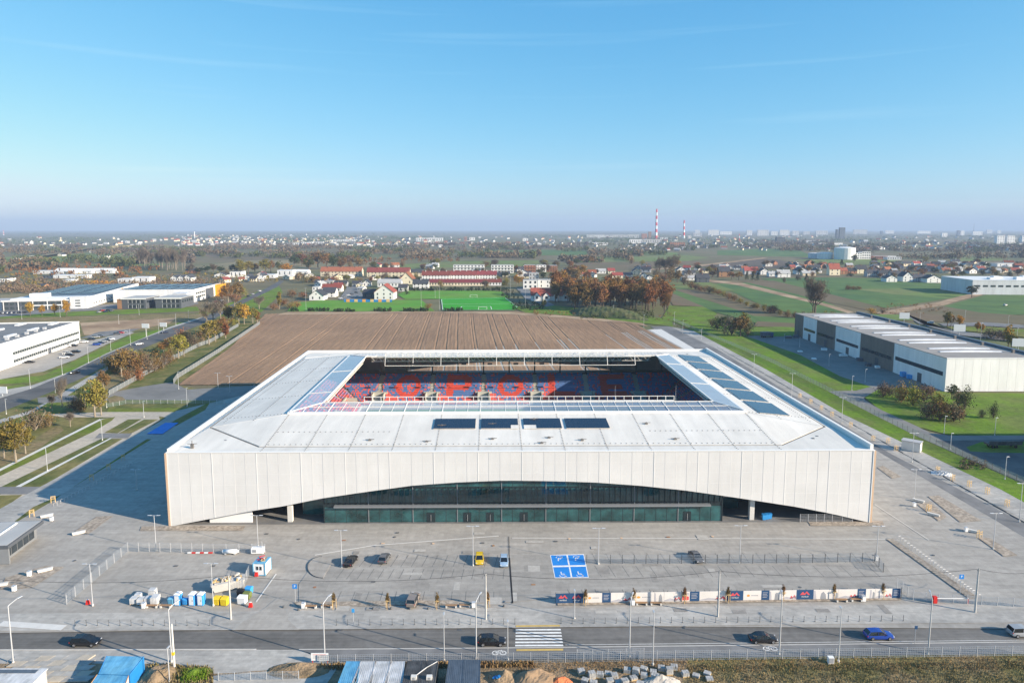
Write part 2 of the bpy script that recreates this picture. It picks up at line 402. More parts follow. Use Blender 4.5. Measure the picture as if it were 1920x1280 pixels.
M['cont_slate'] = mat('container_slate', (0.10, 0.125, 0.155), 0.45, 0.1, 0.8)
M['block'] = mat('grey_paving_block', (0.30, 0.30, 0.295), 0.9, 0.3, 2.5, col2=(0.42, 0.41, 0.39), scale2=1.3)
M['debris'] = mat('rubble', (0.45, 0.41, 0.36), 0.9, 0.35, 1.5)
M['orange_net'] = mat('orange_rubble', (0.55, 0.17, 0.07), 0.8, 0.3, 1.5)
# far buildings
M['wall_white'] = mat('render_white', (0.74, 0.73, 0.70), 0.8, 0.04, 0.3, rand=0.06)
M['wall_cream'] = mat('render_cream', (0.70, 0.62, 0.45), 0.8, 0.05, 0.3, rand=0.10)
M['wall_grey'] = mat('render_grey', (0.42, 0.42, 0.42), 0.8, 0.06, 0.3, rand=0.15)
M['wall_brick'] = mat('brick_wall', (0.34, 0.17, 0.10), 0.85, 0.1, 0.4, rand=0.15)
M['fpanel'] = M['wall_grey']
M['wall_dark'] = mat('anthracite_cladding', (0.085, 0.095, 0.11), 0.6, 0.06, 0.4)
M['hall_white'] = mat('hall_white_cladding', (0.76, 0.76, 0.75), 0.55, 0.03, 0.15)
M['hall_pale'] = mat('hall_pale_cladding', (0.60, 0.62, 0.64), 0.55, 0.03, 0.15)
M['hall_brown'] = mat('hall_taupe_cladding', (0.17, 0.15, 0.135), 0.6, 0.05, 0.3)
M['fence_slab'] = mat('fence_slab_concrete', (0.17, 0.185, 0.19), 0.8, 0.12, 0.4)
M['hall_roof'] = mat('hall_grey_roof', (0.33, 0.30, 0.27), 0.8, 0.08, 0.15)
M['hall_roof2'] = mat('hall_dark_grey_roof', (0.20, 0.20, 0.20), 0.8, 0.1, 0.1)
M['orange_clad'] = mat('orange_cladding', (0.72, 0.34, 0.02), 0.55, 0.05, 0.3)
M['roof_red'] = mat('red_tile_roof', (0.28, 0.085, 0.052), 0.8, 0.2, 0.4, rand=0.22)
M['roof_maroon'] = mat('maroon_tile_roof', (0.19, 0.048, 0.042), 0.8, 0.25, 0.4, rand=0.15)
M['roof_dark'] = mat('dark_tile_roof', (0.055, 0.058, 0.066), 0.7, 0.15, 0.3, rand=0.2)
M['roof_flat'] = mat('flat_grey_roof', (0.40, 0.40, 0.39), 0.8, 0.1, 0.2)
M['win'] = mat('window_pane', (0.03, 0.04, 0.05), 0.1, 0.2, 0.5, spec=0.6)
M['winband'] = mat('window_band', (0.05, 0.065, 0.07), 0.12, 0.25, 0.4, spec=0.6)
M['far_block'] = mat('far_block_render', (0.55, 0.55, 0.54), 0.8, 0.1, 0.05, rand=0.25)
M['far_dark'] = mat('far_dark_steel', (0.10, 0.11, 0.12), 0.8, 0.1, 0.1)
# vegetation
M['bark'] = mat('bark', (0.12, 0.092, 0.07), 0.9, 0.2, 1.0)
M['bark_pale'] = mat('pale_bark', (0.26, 0.22, 0.17), 0.9, 0.2, 1.0)
def leafmat(name, c, c2, rand=0.25): return mat(name, c, 0.8, 0.35, 0.9, col2=c2, scale2=0.35, rand=rand, spec=0.15)
M['l_brown'] = leafmat('brown_foliage', (0.23, 0.125, 0.045), (0.165, 0.095, 0.04))
M['l_rust'] = leafmat('rust_foliage', (0.29, 0.14, 0.04), (0.21, 0.11, 0.04))
M['l_gold'] = leafmat('gold_foliage', (0.46, 0.26, 0.03), (0.36, 0.21, 0.04), 0.15)
M['l_olive'] = leafmat('olive_foliage', (0.155, 0.145, 0.03), (0.22, 0.175, 0.035))
M['l_green'] = leafmat('green_foliage', (0.05, 0.072, 0.022), (0.075, 0.09, 0.028))
M['l_dark'] = leafmat('evergreen_foliage', (0.022, 0.042, 0.018), (0.034, 0.055, 0.022))
M['l_grey'] = leafmat('bare_twigs', (0.145, 0.115, 0.09), (0.11, 0.09, 0.07), 0.15)
M['l_orange'] = leafmat('orange_foliage', (0.50, 0.20, 0.02), (0.42, 0.24, 0.03), 0.1)
M['l_mauve'] = leafmat('mauve_brown_scrub', (0.13, 0.095, 0.065), (0.16, 0.12, 0.07))
M['straw'] = mat('straw_tufts', (0.36, 0.245, 0.11), 0.9, 0.4, 0.5, col2=(0.20, 0.125, 0.06), scale2=0.5)

def weather_tone(key, sc, lo, hi, detail=6.0):
    """dirt runs and wear, or painted interior tones on glazing: stretched noise multiplied into the paint"""
    m = M[key]; nt = m.node_tree; L = nt.links; b = nt.nodes['Principled BSDF']; src = b.inputs['Base Color'].links[0].from_socket
    geo = _n(nt, 'ShaderNodeNewGeometry'); mp = _n(nt, 'ShaderNodeMapping'); mp.inputs['Scale'].default_value = sc
    no = _n(nt, 'ShaderNodeTexNoise'); no.inputs['Scale'].default_value = 1.0; no.inputs['Detail'].default_value = detail; no.inputs['Roughness'].default_value = 0.62
    r = _n(nt, 'ShaderNodeMapRange'); r.inputs['From Min'].default_value = 0.32; r.inputs['From Max'].default_value = 0.66; r.inputs['To Min'].default_value = lo; r.inputs['To Max'].default_value = hi
    mu = _n(nt, 'ShaderNodeMixRGB'); mu.blend_type = 'MULTIPLY'; mu.inputs['Fac'].default_value = 1
    L.new(geo.outputs['Position'], mp.inputs['Vector']); L.new(mp.outputs[0], no.inputs['Vector']); L.new(no.outputs['Fac'], r.inputs['Value'])
    L.new(src, mu.inputs['Color1']); L.new(r.outputs[0], mu.inputs['Color2']); L.new(mu.outputs[0], b.inputs['Base Color'])
weather_tone('roof_white', (0.35, 0.05, 0.05), 0.88, 1.03); weather_tone('roof_white', (0.045, 0.07, 0.05), 0.93, 1.03)
weather_tone('mesh_white', (0.5, 0.5, 0.05), 0.955, 1.02); weather_tone('mesh_white', (0.07, 0.07, 0.12), 0.94, 1.03)
weather_tone('hall_white', (0.3, 0.3, 0.04), 0.88, 1.03); weather_tone('hall_pale', (0.3, 0.3, 0.04), 0.85, 1.05); weather_tone('hall_brown', (0.4, 0.4, 0.05), 0.85, 1.08)
weather_tone('hall_roof', (0.02, 0.25, 0.1), 0.82, 1.06); weather_tone('hall_roof2', (0.05, 0.2, 0.1), 0.75, 1.15)
weather_tone('cont_white', (1.5, 0.4, 0.5), 0.72, 1.06); weather_tone('cont_blue', (1.5, 0.4, 0.5), 0.78, 1.08); weather_tone('cont_dark', (1.2, 0.5, 0.5), 0.6, 1.5); weather_tone('cont_slate', (1.2, 0.4, 0.5), 0.75, 1.15)
weather_tone('road', (0.02, 1.1, 1.0), 0.86, 1.10); weather_tone('road', (0.5, 0.35, 1.0), 0.93, 1.05); weather_tone('lane', (0.25, 0.12, 1.0), 0.85, 1.10); weather_tone('asphalt', (0.1, 0.1, 1.0), 0.8, 1.2)
weather_tone('plaza', (0.9, 0.10, 1.0), 0.94, 1.04); weather_tone('lot', (0.12, 0.9, 1.0), 0.92, 1.05); weather_tone('walk', (0.25, 1.2, 1.0), 0.92, 1.06)
weather_tone('soil', (0.9, 0.03, 1.0), 0.88, 1.08); weather_tone('soil', (0.012, 0.018, 1.0), 0.86, 1.08)
weather_tone('teal_glass', (0.25, 0.3, 0.35), 0.5, 1.7, 3.0)  # light and dark of the interior painted into the glass colour
weather_tone('grass', (0.05, 0.05, 1.0), 0.75, 1.2); weather_tone('verge', (0.08, 0.05, 1.0), 0.78, 1.15)
# ================================================================ GROUND
def flat(name, pts, m, z, kind='structure'):
    mb = MB(); P = [G(u, v, z) for u, v in pts]
    a = sum(P[i][0]*P[(i+1) % len(P)][1] - P[(i+1) % len(P)][0]*P[i][1] for i in range(len(P)))
    if a < 0: P.reverse()
    mb.poly([(x, y, z) for x, y in P])
    return struct(name, mb, M[m] if isinstance(m, str) else m, kind)
mb = MB(); S_ = 19000
for i in range(8):
    for j in range(8):
        x0, y0 = -S_ + i*S_/4, -2000 + j*(S_+2000)/8
        x1, y1 = x0 + S_/4, y0 + (S_+2000)/8
        mb.quad((x0, y0, -0.05), (x1, y0, -0.05), (x1, y1, -0.05), (x0, y1, -0.05))
struct('ground', mb, M['ground'])
# --- far fields (pixel outlines turned into ground plots)
far = [
 ('stubble_field', [(360,500),(470,488),(640,484),(700,490),(700,503),(560,509),(370,508)], 'f_pale'),
 ('stubble_field', [(380,478),(480,474),(640,470),(690,476),(640,485),(480,488),(400,487)], 'f_brown'),
 ('meadow', [(700,498),(860,490),(1010,488),(1010,499),(860,502),(700,506)], 'f_green2'),
 ('meadow', [(860,472),(1010,468),(1100,470),(1100,478),(860,480)], 'f_green'),
 ('meadow', [(1085,483),(1270,478),(1330,482),(1290,489),(1085,492)], 'f_green2'),
 ('stubble_field', [(1085,492),(1290,489),(1420,482),(1290,499),(1190,506),(1060,504)], 'f_brown'),
 ('meadow', [(1155,472),(1200,471),(1270,474),(1270,478),(1155,479)], 'f_green2'),
 ('meadow', [(1345,470),(1440,466),(1500,470),(1530,482),(1430,480),(1345,478)], 'f_green'),
 ('ploughed_field', [(1290,499),(1420,484),(1460,487),(1510,499),(1480,504),(1380,503)], 'f_dark'),
 ('meadow', [(1495,487),(1560,485),(1690,487),(1650,495),(1580,498),(1530,493)], 'f_green2'),
 ('meadow', [(1785,483),(1880,482),(1880,488),(1800,490)], 'f_green2'),
 ('meadow', [(0,482),(160,474),(260,470),(250,482),(100,492),(0,500)], 'f_green2'),
 ('meadow', [(160,497),(220,492),(330,496),(210,500)], 'f_green2'),
 ('meadow', [(0,552),(60,549),(70,556),(20,562),(0,562)], 'f_pale'),
 ('crop_field', [(1340,532),(1440,528),(1560,570),(1600,588),(1490,590),(1420,568)], 'f_green'),
 ('crop_field', [(1425,522),(1540,520),(1700,522),(1820,542),(1812,554),(1700,572),(1660,577),(1570,556),(1470,533)], 'f_green'),
 ('meadow', [(1600,542),(1690,540),(1800,545),(1812,548),(1790,560),(1680,552)], 'f_green2'),
 ('ploughed_field', [(1390,527),(1450,526),(1560,552),(1660,578),(1640,584),(1560,568),(1440,538)], 'f_brown'),
 ('farm_track', [(1330,524),(1390,530),(1560,572),(1600,585),(1590,587),(1540,572),(1380,534),(1330,528)], 'sand'),
 ('farm_track', [(1640,586),(1700,576),(1760,566),(1800,555),(1850,546),(1856,549),(1810,560),(1770,572),(1700,584),(1660,592)], 'sand'),
 ('crop_field', [(1770,574),(1850,552),(1960,550),(1960,590),(1860,590),(1800,582)], 'f_green'),
 ('ploughed_field', [(1655,592),(1770,574),(1840,586),(1960,594),(1960,610),(1780,604),(1700,602)], 'f_brown'),
 ('crop_field', [(1240,542),(1272,540),(1440,600),(1420,606),(1330,582)], 'f_green'),
 ('stubble_field', [(1255,540),(1300,540),(1480,592),(1500,600),(1440,602),(1380,580)], 'f_brown'),
 ('meadow', [(1285,530),(1330,529),(1380,545),(1340,546)], 'f_green2'),
 ('meadow', [(1240,532),(1280,530),(1310,542),(1250,543)], 'f_green2'),
 ('stubble_field', [(1250,552),(1262,550),(1320,575),(1262,572)], 'f_brown'),
 ('meadow', [(1255,573),(1320,575),(1345,588),(1330,600),(1262,602),(1240,598)], 'verge'),
 ('meadow', [(1410,613),(1500,612),(1500,630),(1430,631),(1400,622)], 'verge'),
 ('crop_field', [(1408,592),(1500,596),(1500,612),(1440,610)], 'f_green'),
 ('stubble_field', [(1420,602),(1500,606),(1500,613),(1412,612)], 'f_brown'),
 ('meadow', [(1600,588),(1700,590),(1730,600),(1620,600)], 'f_green2'),
]
for i, (n, p, m) in enumerate(far): flat(n, p, m, 0.0 + 0.012*i)
for i, (p, m) in enumerate([([(-500,480),(-20,476),(-20,500),(-500,505)],'f_green2'),([(-500,508),(-60,504),(-80,540),(-500,545)],'f_pale'),([(-500,548),(-90,545),(-130,590),(-500,600)],'f_green'),([(-700,605),(-140,598),(-220,680),(-700,700)],'f_brown'),([(1960,500),(2300,500),(2400,545),(1960,548)],'f_brown'),([(1962,550),(2400,548),(2500,600),(1962,608)],'f_green')]): flat('crop_field', p, m, 0.0 + .002*i)
flat('farm_track', [(1180,507),(1290,499),(1430,483),(1440,484),(1300,501),(1190,509)], 'sand', 0.42)
# raised sandy embankment of the bypass on the far left
mb = MB()
for (u0, v0), (u1, v1) in zip([(60,487),(110,479),(160,470),(200,465),(250,463)], [(110,479),(160,470),(200,465),(250,463),(330,463)]):
    a, b = G(u0, v0), G(u1, v1)
    mb.quad((a[0], a[1]-25, 0), (b[0], b[1]-25, 0), (b[0], b[1], 7), (a[0], a[1], 7)); mb.quad((a[0], a[1], 7), (b[0], b[1], 7), (b[0], b[1]+30, 7), (a[0], a[1]+30, 7))
struct('embankment', mb, M['f_pale'])
# --- sports pitches
flat('sports_pitch', [(538,584),(552,567),(600,563),(790,562),(815,583)], 'turf2', 0.30)
flat('sports_pitch', [(745,552),(762,545),(905,544),(940,546),(958,558),(830,560),(760,561)], 'turf2', 0.31)
flat('sports_pitch', [(826,560),(948,557),(972,576),(964,581),(830,581)], 'turf', 0.36)
flat('dirt_strip', [(540,584),(815,584),(970,584),(1040,590),(1200,603),(1215,612),(1180,606),(1030,594),(960,589),(810,586),(520,590)], 'sand', 0.32)
mb = MB()
def gline(mb, a, b, w, z):
    p, q = Vector((*G(*a, z), z)), Vector((*G(*b, z), z)); d = (q-p); n = Vector((-d.y, d.x, 0)).normalized()*w/2
    mb.quad(p-n, q-n, q+n, p+n)
for a, b in [((828,561),(947,558)),((947,558),(970,576)),((830,580.4),(963,580.4)),((828,561),(830,580.4)),((829,570),(960,569)),((862,580),(866,574)),((866,574),(920,574)),((920,574),(922,580))]:
    gline(mb, a, b, 0.5, 0.40)
struct('pitch_lines', mb, M['line'])
flat('grass_area', [(960,575),(1030,572),(1180,586),(1260,600),(1262,612),(1200,605),(1080,592),(985,586)], 'verge', 0.34)
flat('street', [(968,540),(985,538),(1010,556),(1040,572),(1025,575),(985,560)], 'lane', 0.36)
flat('street', [(636,562),(655,530),(662,530),(690,562)], 'lane', 0.35)
# --- ploughed field behind the stadium: real ridges and tram lines
FA = [G(*p) for p in [(333,722),(432,652),(487,600),(497,589),(560,586),(760,583),(900,585),(1000,591),(1160,603),(1195,608),(1216,619),(1280,655),(1345,693),(1345,722)]]
fd = Vector((-0.075, 1.0)).normalized(); fx = Vector((fd.y, -fd.x))
def clip_line(s):
    ts = []
    for i in range(len(FA)):
        a, b = Vector(FA[i]), Vector(FA[(i+1) % len(FA)])
        sa, sb = a.dot(fx)-s, b.dot(fx)-s
        if sa*sb < 0:
            t = sa/(sa-sb); ts.append((a+(b-a)*t).dot(fd))
    return (min(ts), max(ts)) if len(ts) >= 2 else None
mb = MB(); rnd = random.Random(3)
smin = min(Vector(p).dot(fx) for p in FA)+0.3; smax = max(Vector(p).dot(fx) for p in FA)-0.3
s = smin; k = 0; prev = None
while s < smax:
    w = rnd.uniform(0.7, 1.5); c = clip_line(s)
    deep = (k % 2 == 0 and rnd.random() < 0.2)
    h = (0.0 if deep else 0.13 + rnd.uniform(0, 0.05)) if k % 2 == 0 else 0.18 + rnd.uniform(-0.03, 0.045)
    if c:
        row = []
        for t in range(13):
            l = lerp(c[0], c[1], t/12); wob = 0.25*math.sin(l*0.02 + 1.7) 
            p = fx*(s+wob) + fd*l; row.append((p.x, p.y, 0.05 + h*(1+0.3*math.sin(l*0.11+k*1.3))))
        if prev:
            for t in range(12): mb.quad(prev[t], row[t], row[t+1], prev[t+1])
        prev = row
    s += w if not deep else 0.7; k += 1
struct('ploughed_field', mb, M['soil'])
# --- left district
LZ = iter([0.004*i for i in range(1, 60)])
flat('grass_area', [(-120,1010),(-120,620),(30,596),(400,586),(480,590),(500,596),(430,655),(330,722),(420,735),(440,760),(300,860),(60,1010)], 'drygrass', next(LZ))
flat('grass_area', [(330,610),(430,590),(490,585),(530,548),(520,530),(500,540),(420,572),(330,600)], 'verge', next(LZ))
flat('bare_soil', [(-60,598),(380,588),(385,596),(330,606),(215,628),(155,630),(150,606),(-60,606)], 'rough', next(LZ))
flat('bare_soil', [(150,605),(240,600),(330,596),(318,606),(205,627),(158,628)], 'sand', next(LZ))
flat('grass_area', [(-60,592),(170,583),(370,575),(375,583),(200,590),(-60,599)], 'verge', next(LZ))
flat('parking_lot', [(-80,592),(0,576),(140,574),(200,571),(370,563),(372,570),(200,580),(130,584),(-80,600)], 'lane', next(LZ))
flat('grass_area', [(-60,716),(80,704),(250,626),(310,616),(330,608),(300,630),(250,650),(180,682),(85,716),(-60,722)], 'verge', next(LZ))
flat('parking_lot', [(-60,725),(-60,690),(152,640),(190,634),(240,621),(252,623),(200,645),(140,674),(82,696),(0,711)], 'plaza', next(LZ))
flat('parking_lane', [(150,634),(185,622),(240,617),(262,616),(245,622),(190,632)], 'lane', next(LZ))
flat('grass_area', [(-20,730),(40,720),(56,724),(30,738),(0,743),(-20,748)], 'verge', next(LZ))
flat('footway', [(-60,742),(60,722),(130,697),(200,662),(320,612),(380,594),(386,597),(330,616),(210,668),(140,703),(70,730),(-60,790)], 'walk', next(LZ))
flat('street', [(-60,755),(0,746),(60,728),(130,699),(200,664),(262,637),(312,618),(372,598),(440,568),(500,540),(524,526),(532,527),(520,538),(470,562),(395,601),(330,627),(275,650),(222,672),(155,708),(90,737),(0,773),(-60,800)], 'asphalt', next(LZ))
flat('footway', [(0,786),(55,770),(100,746),(160,710),(225,674),(232,675),(165,716),(110,752),(60,778),(0,800)], 'walk', next(LZ))
flat('grass_area', [(-20,800),(60,774),(100,748),(110,752),(230,678),(300,650),(330,652),(215,735),(170,760),(90,780),(0,812)], 'grass', next(LZ))
flat('bare_soil', [(205,740),(180,712),(240,690),(322,668),(325,676),(250,716),(230,735)], 'rough', next(LZ))
flat('bare_soil', [(-20,850),(60,825),(110,795),(120,806),(60,850),(-20,905)], 'rough', next(LZ))
flat('access_road', [(70,745),(205,736),(270,724),(322,716),(352,730),(480,722),(520,742),(470,752),(240,749),(150,752),(72,756)], 'yard', next(LZ))
flat('bare_soil', [(202,746),(215,741),(230,744),(236,750),(205,757)], 'rough', next(LZ))
flat('grass_area', [(205,760),(240,751),(470,752),(420,772),(340,773),(200,772)], 'grass', next(LZ))
flat('grass_area', [(214,765),(232,752),(440,753),(400,764)], 'drygrass', next(LZ))
flat('access_road', [(80,776),(200,772),(345,772),(320,784),(298,780),(215,782),(120,782)], 'tan_paving', next(LZ))
flat('tan_paving', [(-60,912),(190,785),(217,781),(298,780),(300,787),(86,920),(-60,1005)], 'tan_paving', next(LZ))
flat('grass_strip', [(-60,906),(185,787),(216,781),(210,788),(175,809),(0,892),(-60,922)], 'grass', next(LZ))
flat('footpath', [(-60,908),(187,785),(190,787),(-60,913)], 'pconcrete', next(LZ))
flat('grass_strip', [(195,811),(240,786),(266,785),(220,812)], 'drygrass', next(LZ))
flat('grass_strip', [(222,812),(270,786),(297,786),(246,812)], 'drygrass', next(LZ))
flat('grass_strip', [(-60,942),(85,872),(190,822),(206,821),(25,914),(-60,958)], 'drygrass', next(LZ))
flat('grass_strip', [(35,914),(208,822),(230,822),(78,912)], 'drygrass', next(LZ))
flat('footpath', [(25,914),(206,821),(210,821),(35,914)], 'pconcrete', next(LZ))
flat('crossing_path', [(178,821),(186,812),(248,812),(240,821)], 'lane', next(LZ))
flat('crossing_path', [(-60,912),(70,912),(100,914),(62,926),(-60,926)], 'lane', next(LZ))
flat('grass_strip', [(-60,980),(0,928),(42,927),(0,957),(-60,1000)], 'drygrass', next(LZ))
# --- front and right: paving
PZ = iter([0.13 + 0.004*i for i in range(60)])
flat('plaza', [(-300,1190),(-300,1040),(-60,1008),(85,920),(303,788),(330,770),(480,735),(560,690),(1215,618),(1255,612),(1300,620),(1346,648),(1450,702),(1580,778),(1876,917),(2200,1070),(2300,1180),(960,1172)], 'plaza', next(PZ))
flat('grass_strip', [(113,912),(270,823),(284,823),(138,912)], 'grass', next(PZ))
flat('grass_strip', [(315,796),(330,786),(395,752),(385,768),(330,798)], 'grass', next(PZ))
flat('grass_strip', [(-40,1010),(0,978),(66,928),(116,926),(100,938),(0,996)], 'drygrass', next(PZ))
flat('footway', [(-60,1005),(-40,975),(300,790),(318,795),(116,926),(62,950),(0,998)], 'walk', next(PZ)).location.z = -0.002
flat('service_lane', [(1220,612),(1255,611),(1345,655),(1670,850),(1920,980),(2300,1170),(2300,1250),(1920,1006),(1645,845),(1470,742),(1290,650)], 'lane', next(PZ))
flat('paved_lot', [(1217,618),(1240,617),(1305,655),(1285,655)], 'pconcrete', next(PZ))
flat('parking_strip', [(1280,622),(1300,620),(1440,694),(1581,776),(1876,917),(2200,1070),(2100,1060),(1850,938),(1670,846),(1420,690)], 'walk', next(PZ))
# linear drains between the parking bays along the lane
mb = MB()
for i in range(24):
    t = i/23; t2 = t**1.35
    v0 = lerp(650, 965, t2); u0 = 1338 + (v0-650)*1.745 + 6
    L_ = lerp(7, 36, t2)
    gline(mb, (u0, v0), (u0+L_*1.75, v0+L_*0.93), 0.28, 0.18)
struct('linear_drain', mb, M['black'])
flat('grass_verge', [(1262,602),(1300,598),(1440,676),(1554,734),(1721,819),(1922,909),(2100,995),(2100,1040),(1876,917),(1581,776),(1440,694),(1300,620)], 'verge', next(PZ))
flat('grass_area', [(1262,600),(1330,590),(1430,632),(1530,672),(1640,727),(1600,732),(1554,734),(1440,676),(1300,598)], 'verge', next(PZ))
flat('yard', [(1400,630),(1500,624),(1790,738),(1700,726),(1640,727),(1575,705),(1500,665)], 'yard', next(PZ))
flat('grass_area', [(1622,745),(1640,730),(1700,727),(1790,736),(2100,738),(2100,815),(1880,816),(1780,815),(1720,800),(1650,768)], 'verge', next(PZ))
flat('yard_path', [(1553,733),(1605,732),(1632,725),(1650,728),(1620,745),(1622,750),(1652,768),(1705,792),(1745,811),(1780,816),(1875,816),(2100,815),(2100,950),(1920,905),(1721,818),(1640,778)], 'yard', next(PZ))
flat('asphalt_yard_shade', [(1752,826),(2100,820),(2100,960),(1922,905),(1800,852)], 'asphalt', next(PZ))  # dark asphalt sheet; outline and tone of the cast shadow put into it
flat('grass_island', [(1812,838),(1840,828),(2000,826),(2000,850),(1860,848),(1820,846)], 'verge', next(PZ))
flat('street', [(1690,585),(1722,606),(1780,618),(1960,640),(1960,655),(1900,640),(1800,628),(1740,612)], 'lane', 0.40)
flat('street', [(1760,606),(1850,604),(1960,612),(1960,617),(1850,611),(1770,611)], 'lane', 0.404)
flat('grass_area', [(1772,612),(1850,612),(1960,620),(1960,636),(1850,624),(1790,618)], 'grass', 0.41)
# mound beside the grove
mb = MB(); c0, c1 = G(1075, 592), G(1232, 602); nx, ny = 26, 8
V = []
for i in range(nx):
    for j in range(ny):
        t, s_ = i/(nx-1), j/(ny-1)
        x = lerp(c0[0], c1[0], t); y = lerp(c0[1], c1[1], t) + s_*46 - 4
        h = 6.4*math.sin(math.pi*min(1, max(0, t*1.15-0.02)))**0.6 if 0 < t < 0.98 else 0
        h *= math.sin(math.pi*s_)**0.7 if 0 < s_ < 1 else 0
        V.append((x, y, 0.3 + h + 0.3*math.sin(i*1.9+j*2.3)*(1 if h > 0.1 else 0)))
mb.v = V
for i in range(nx-1):
    for j in range(ny-1): mb.f.append((i*ny+j, (i+1)*ny+j, (i+1)*ny+j+1, i*ny+j+1))
struct('grass_mound', mb, mat('mound_scrub', (0.05, 0.075, 0.022), 0.95, 0.4, 0.4, col2=(0.10, 0.10, 0.04), scale2=0.15))
# --- front street
flat('street', [(-300,1189),(0,1182),(480,1180),(960,1176),(1500,1170),(1920,1166),(2200,1164),(2200,1200),(1920,1203),(1500,1208),(960,1214),(480,1217),(0,1218),(-300,1222)], 'road', 0.02)
flat('footway', [(-300,1190),(-300,1150),(0,1150),(960,1140),(1920,1130),(2200,1126),(2200,1164),(1920,1166),(1500,1170),(960,1176),(480,1180),(0,1182)], 'walk', next(PZ))
flat('access_apron', [(440,1180),(455,1165),(495,1140),(520,1120),(545,1130),(540,1160),(560,1180)], 'plaza', next(PZ))
flat('cycle_path', [(560,1217),(960,1214),(1500,1208),(1920,1203),(2200,1200),(2200,1222),(1920,1225),(1500,1230),(960,1236),(620,1240)], 'lane', 0.03)
flat('footway', [(-300,1222),(0,1218),(480,1217),(560,1217),(620,1242),(560,1252),(400,1268),(-300,1268)], 'walk', 0.026)
flat('site_ground', [(-300,1240),(0,1243),(330,1243),(400,1262),(560,1252),(640,1240),(1000,1236),(1300,1233),(1300,1400),(-300,1400)], 'earth', 0.036)
flat('dry_grass_ground', [(1290,1233),(1500,1230),(1920,1225),(2200,1222),(2200,1400),(1250,1400)], 'rough', 0.04)
flat('gravel_ramp', [(400,1266),(560,1252),(640,1240),(600,1300),(400,1300)], 'walk', 0.044)
# kerbs (real steps)
mb = MB()
def kerb(mb, pts, w=0.18, h=0.14):
    for a, b in zip(pts, pts[1:]):
        p, q = Vector((*G(*a), 0)), Vector((*G(*b), 0)); d = q-p; n = Vector((-d.y, d.x, 0)).normalized()*w
        mb.v += [tuple(p), tuple(q), tuple(q+n), tuple(p+n)] ; k = len(mb.v)-4
        mb.v += [(x, y, h) for x, y, _ in mb.v[k:k+4]]
        mb.f += [(k,k+1,k+5,k+4),(k+1,k+2,k+6,k+5),(k+2,k+3,k+7,k+6),(k+3,k,k+4,k+7),(k+4,k+5,k+6,k+7)]
kerb(mb, [(-300,1189),(0,1182),(430,1180.4)]); kerb(mb, [(560,1179),(960,1176),(1500,1170),(1920,1166),(2200,1164)])
kerb(mb, [(-300,1222.5),(0,1218.5),(480,1217.5)], h=0.1); kerb(mb, [(560,1217.5),(960,1214.5),(1500,1208.5),(1920,1203.5),(2200,1200.5)], h=0.06)
struct('kerb', mb, M['concrete'])
# crossing
mb = MB()
for i in range(6):
    v0 = 1178 + i*5.9
    a, b = (967 - i*0.2, v0+0.3), (1051 + i*0.9, v0-0.1); a2, b2 = (967 - i*0.2, v0+3.2), (1052 + i*0.9, v0+2.8)
    mb.quad(*[(*G(*p, 0.026), 0.026) for p in (a, b, b2, a2)])
struct('zebra_crossing', mb, M['line'])
mb = MB(); z_ = 0.215
mb.quad(*[(*G(*p, z_), z_) for p in ((967,1171.5),(1050,1170.5),(1050,1173.5),(967,1174.5))])
mb.quad(*[(*G(*p, z_-0.15), z_-0.15) for p in ((968,1216),(1056,1215),(1056,1218.5),(968,1219.5))])
struct('tactile_paving', mb, M['yellow_tactile'])
mb = MB()
gline(mb, (1060,1208), (1920,1199), 0.09, 0.026)
struct('edge_line', mb, M['line'])
# cycle symbols on the path
mb = MB()
def bike_mark(u, v, s=1.0):
    z = 0.036; x0, y0 = G(u, v, z)
    for cx in (-0.75, 0.75):
        for i in range(14):
            a, b = 2*math.pi*i/14, 2*math.pi*(i+1)/14
            mb.quad(*[(x0+s*(cx+r*math.cos(t)), y0+s*(0.5+r*math.sin(t)), z) for r, t in ((0.5,a),(0.5,b),(0.68,b),(0.68,a))])
    for p, q in (((-.75,.5),(-.3,1.2)),((-.3,1.2),(.4,1.2)),((.4,1.2),(0,.5)),((0,.5),(-.75,.5)),((.75,.5),(.4,1.45)),((-.3,1.2),(0,.5))):
        d = Vector(q)-Vector(p); n = Vector((-d.y, d.x)).normalized()*0.08
        mb.quad(*[(x0+s*c.x, y0+s*c.y, z) for c in (Vector(p)-n, Vector(q)-n, Vector(q)+n, Vector(p)+n)])
for u, v in ((936,1226),(1446,1218)): bike_mark(u, v, .85)
struct('cycle_markings', mb, M['line'])
# --- front car park surfaces and markings
flat('parking_lot', [(560,1095),(590,1052),(700,1046),(960,1040),(1640,1036),(1700,1110),(1040,1120),(960,1128),(560,1138)], 'lot', next(PZ))
lotz = next(PZ)+0.006
mb = MB()
for i in range(17):   # bays left of the drain: two rows of slanted-looking lines
    u = 640 + i*19.0
    if u < 935: gline(mb, (u+14-(u-640)*0.02, 1040), (u-6+(u-640)*0.03, 1062), 0.10, lotz)
    if u < 950: gline(mb, (u+5-(u-640)*0.012, 1066), (u-10+(u-640)*0.03, 1085), 0.10, lotz)
for i in range(12):
    u = 640 + i*26; gline(mb, (u, 1108), (u-9+i*0.8, 1128), 0.10, lotz)
for i in range(21):
    u = 1110 + i*25.6
    gline(mb, (u, 1037+i*-0.1), (u+9+i*0.35, 1054), 0.10, lotz); gline(mb, (u+5, 1060), (u+18+i*0.5, 1081), 0.10, lotz)
for i in range(24):
    u = 1072 + i*25.6; gline(mb, (u-8, 1104), (u, 1121), 0.10, lotz)
struct('parking_bay_lines', mb, mat('bay_line_dark', (0.15, 0.145, 0.14), 0.85, 0.2, 1.0))
mb = MB()
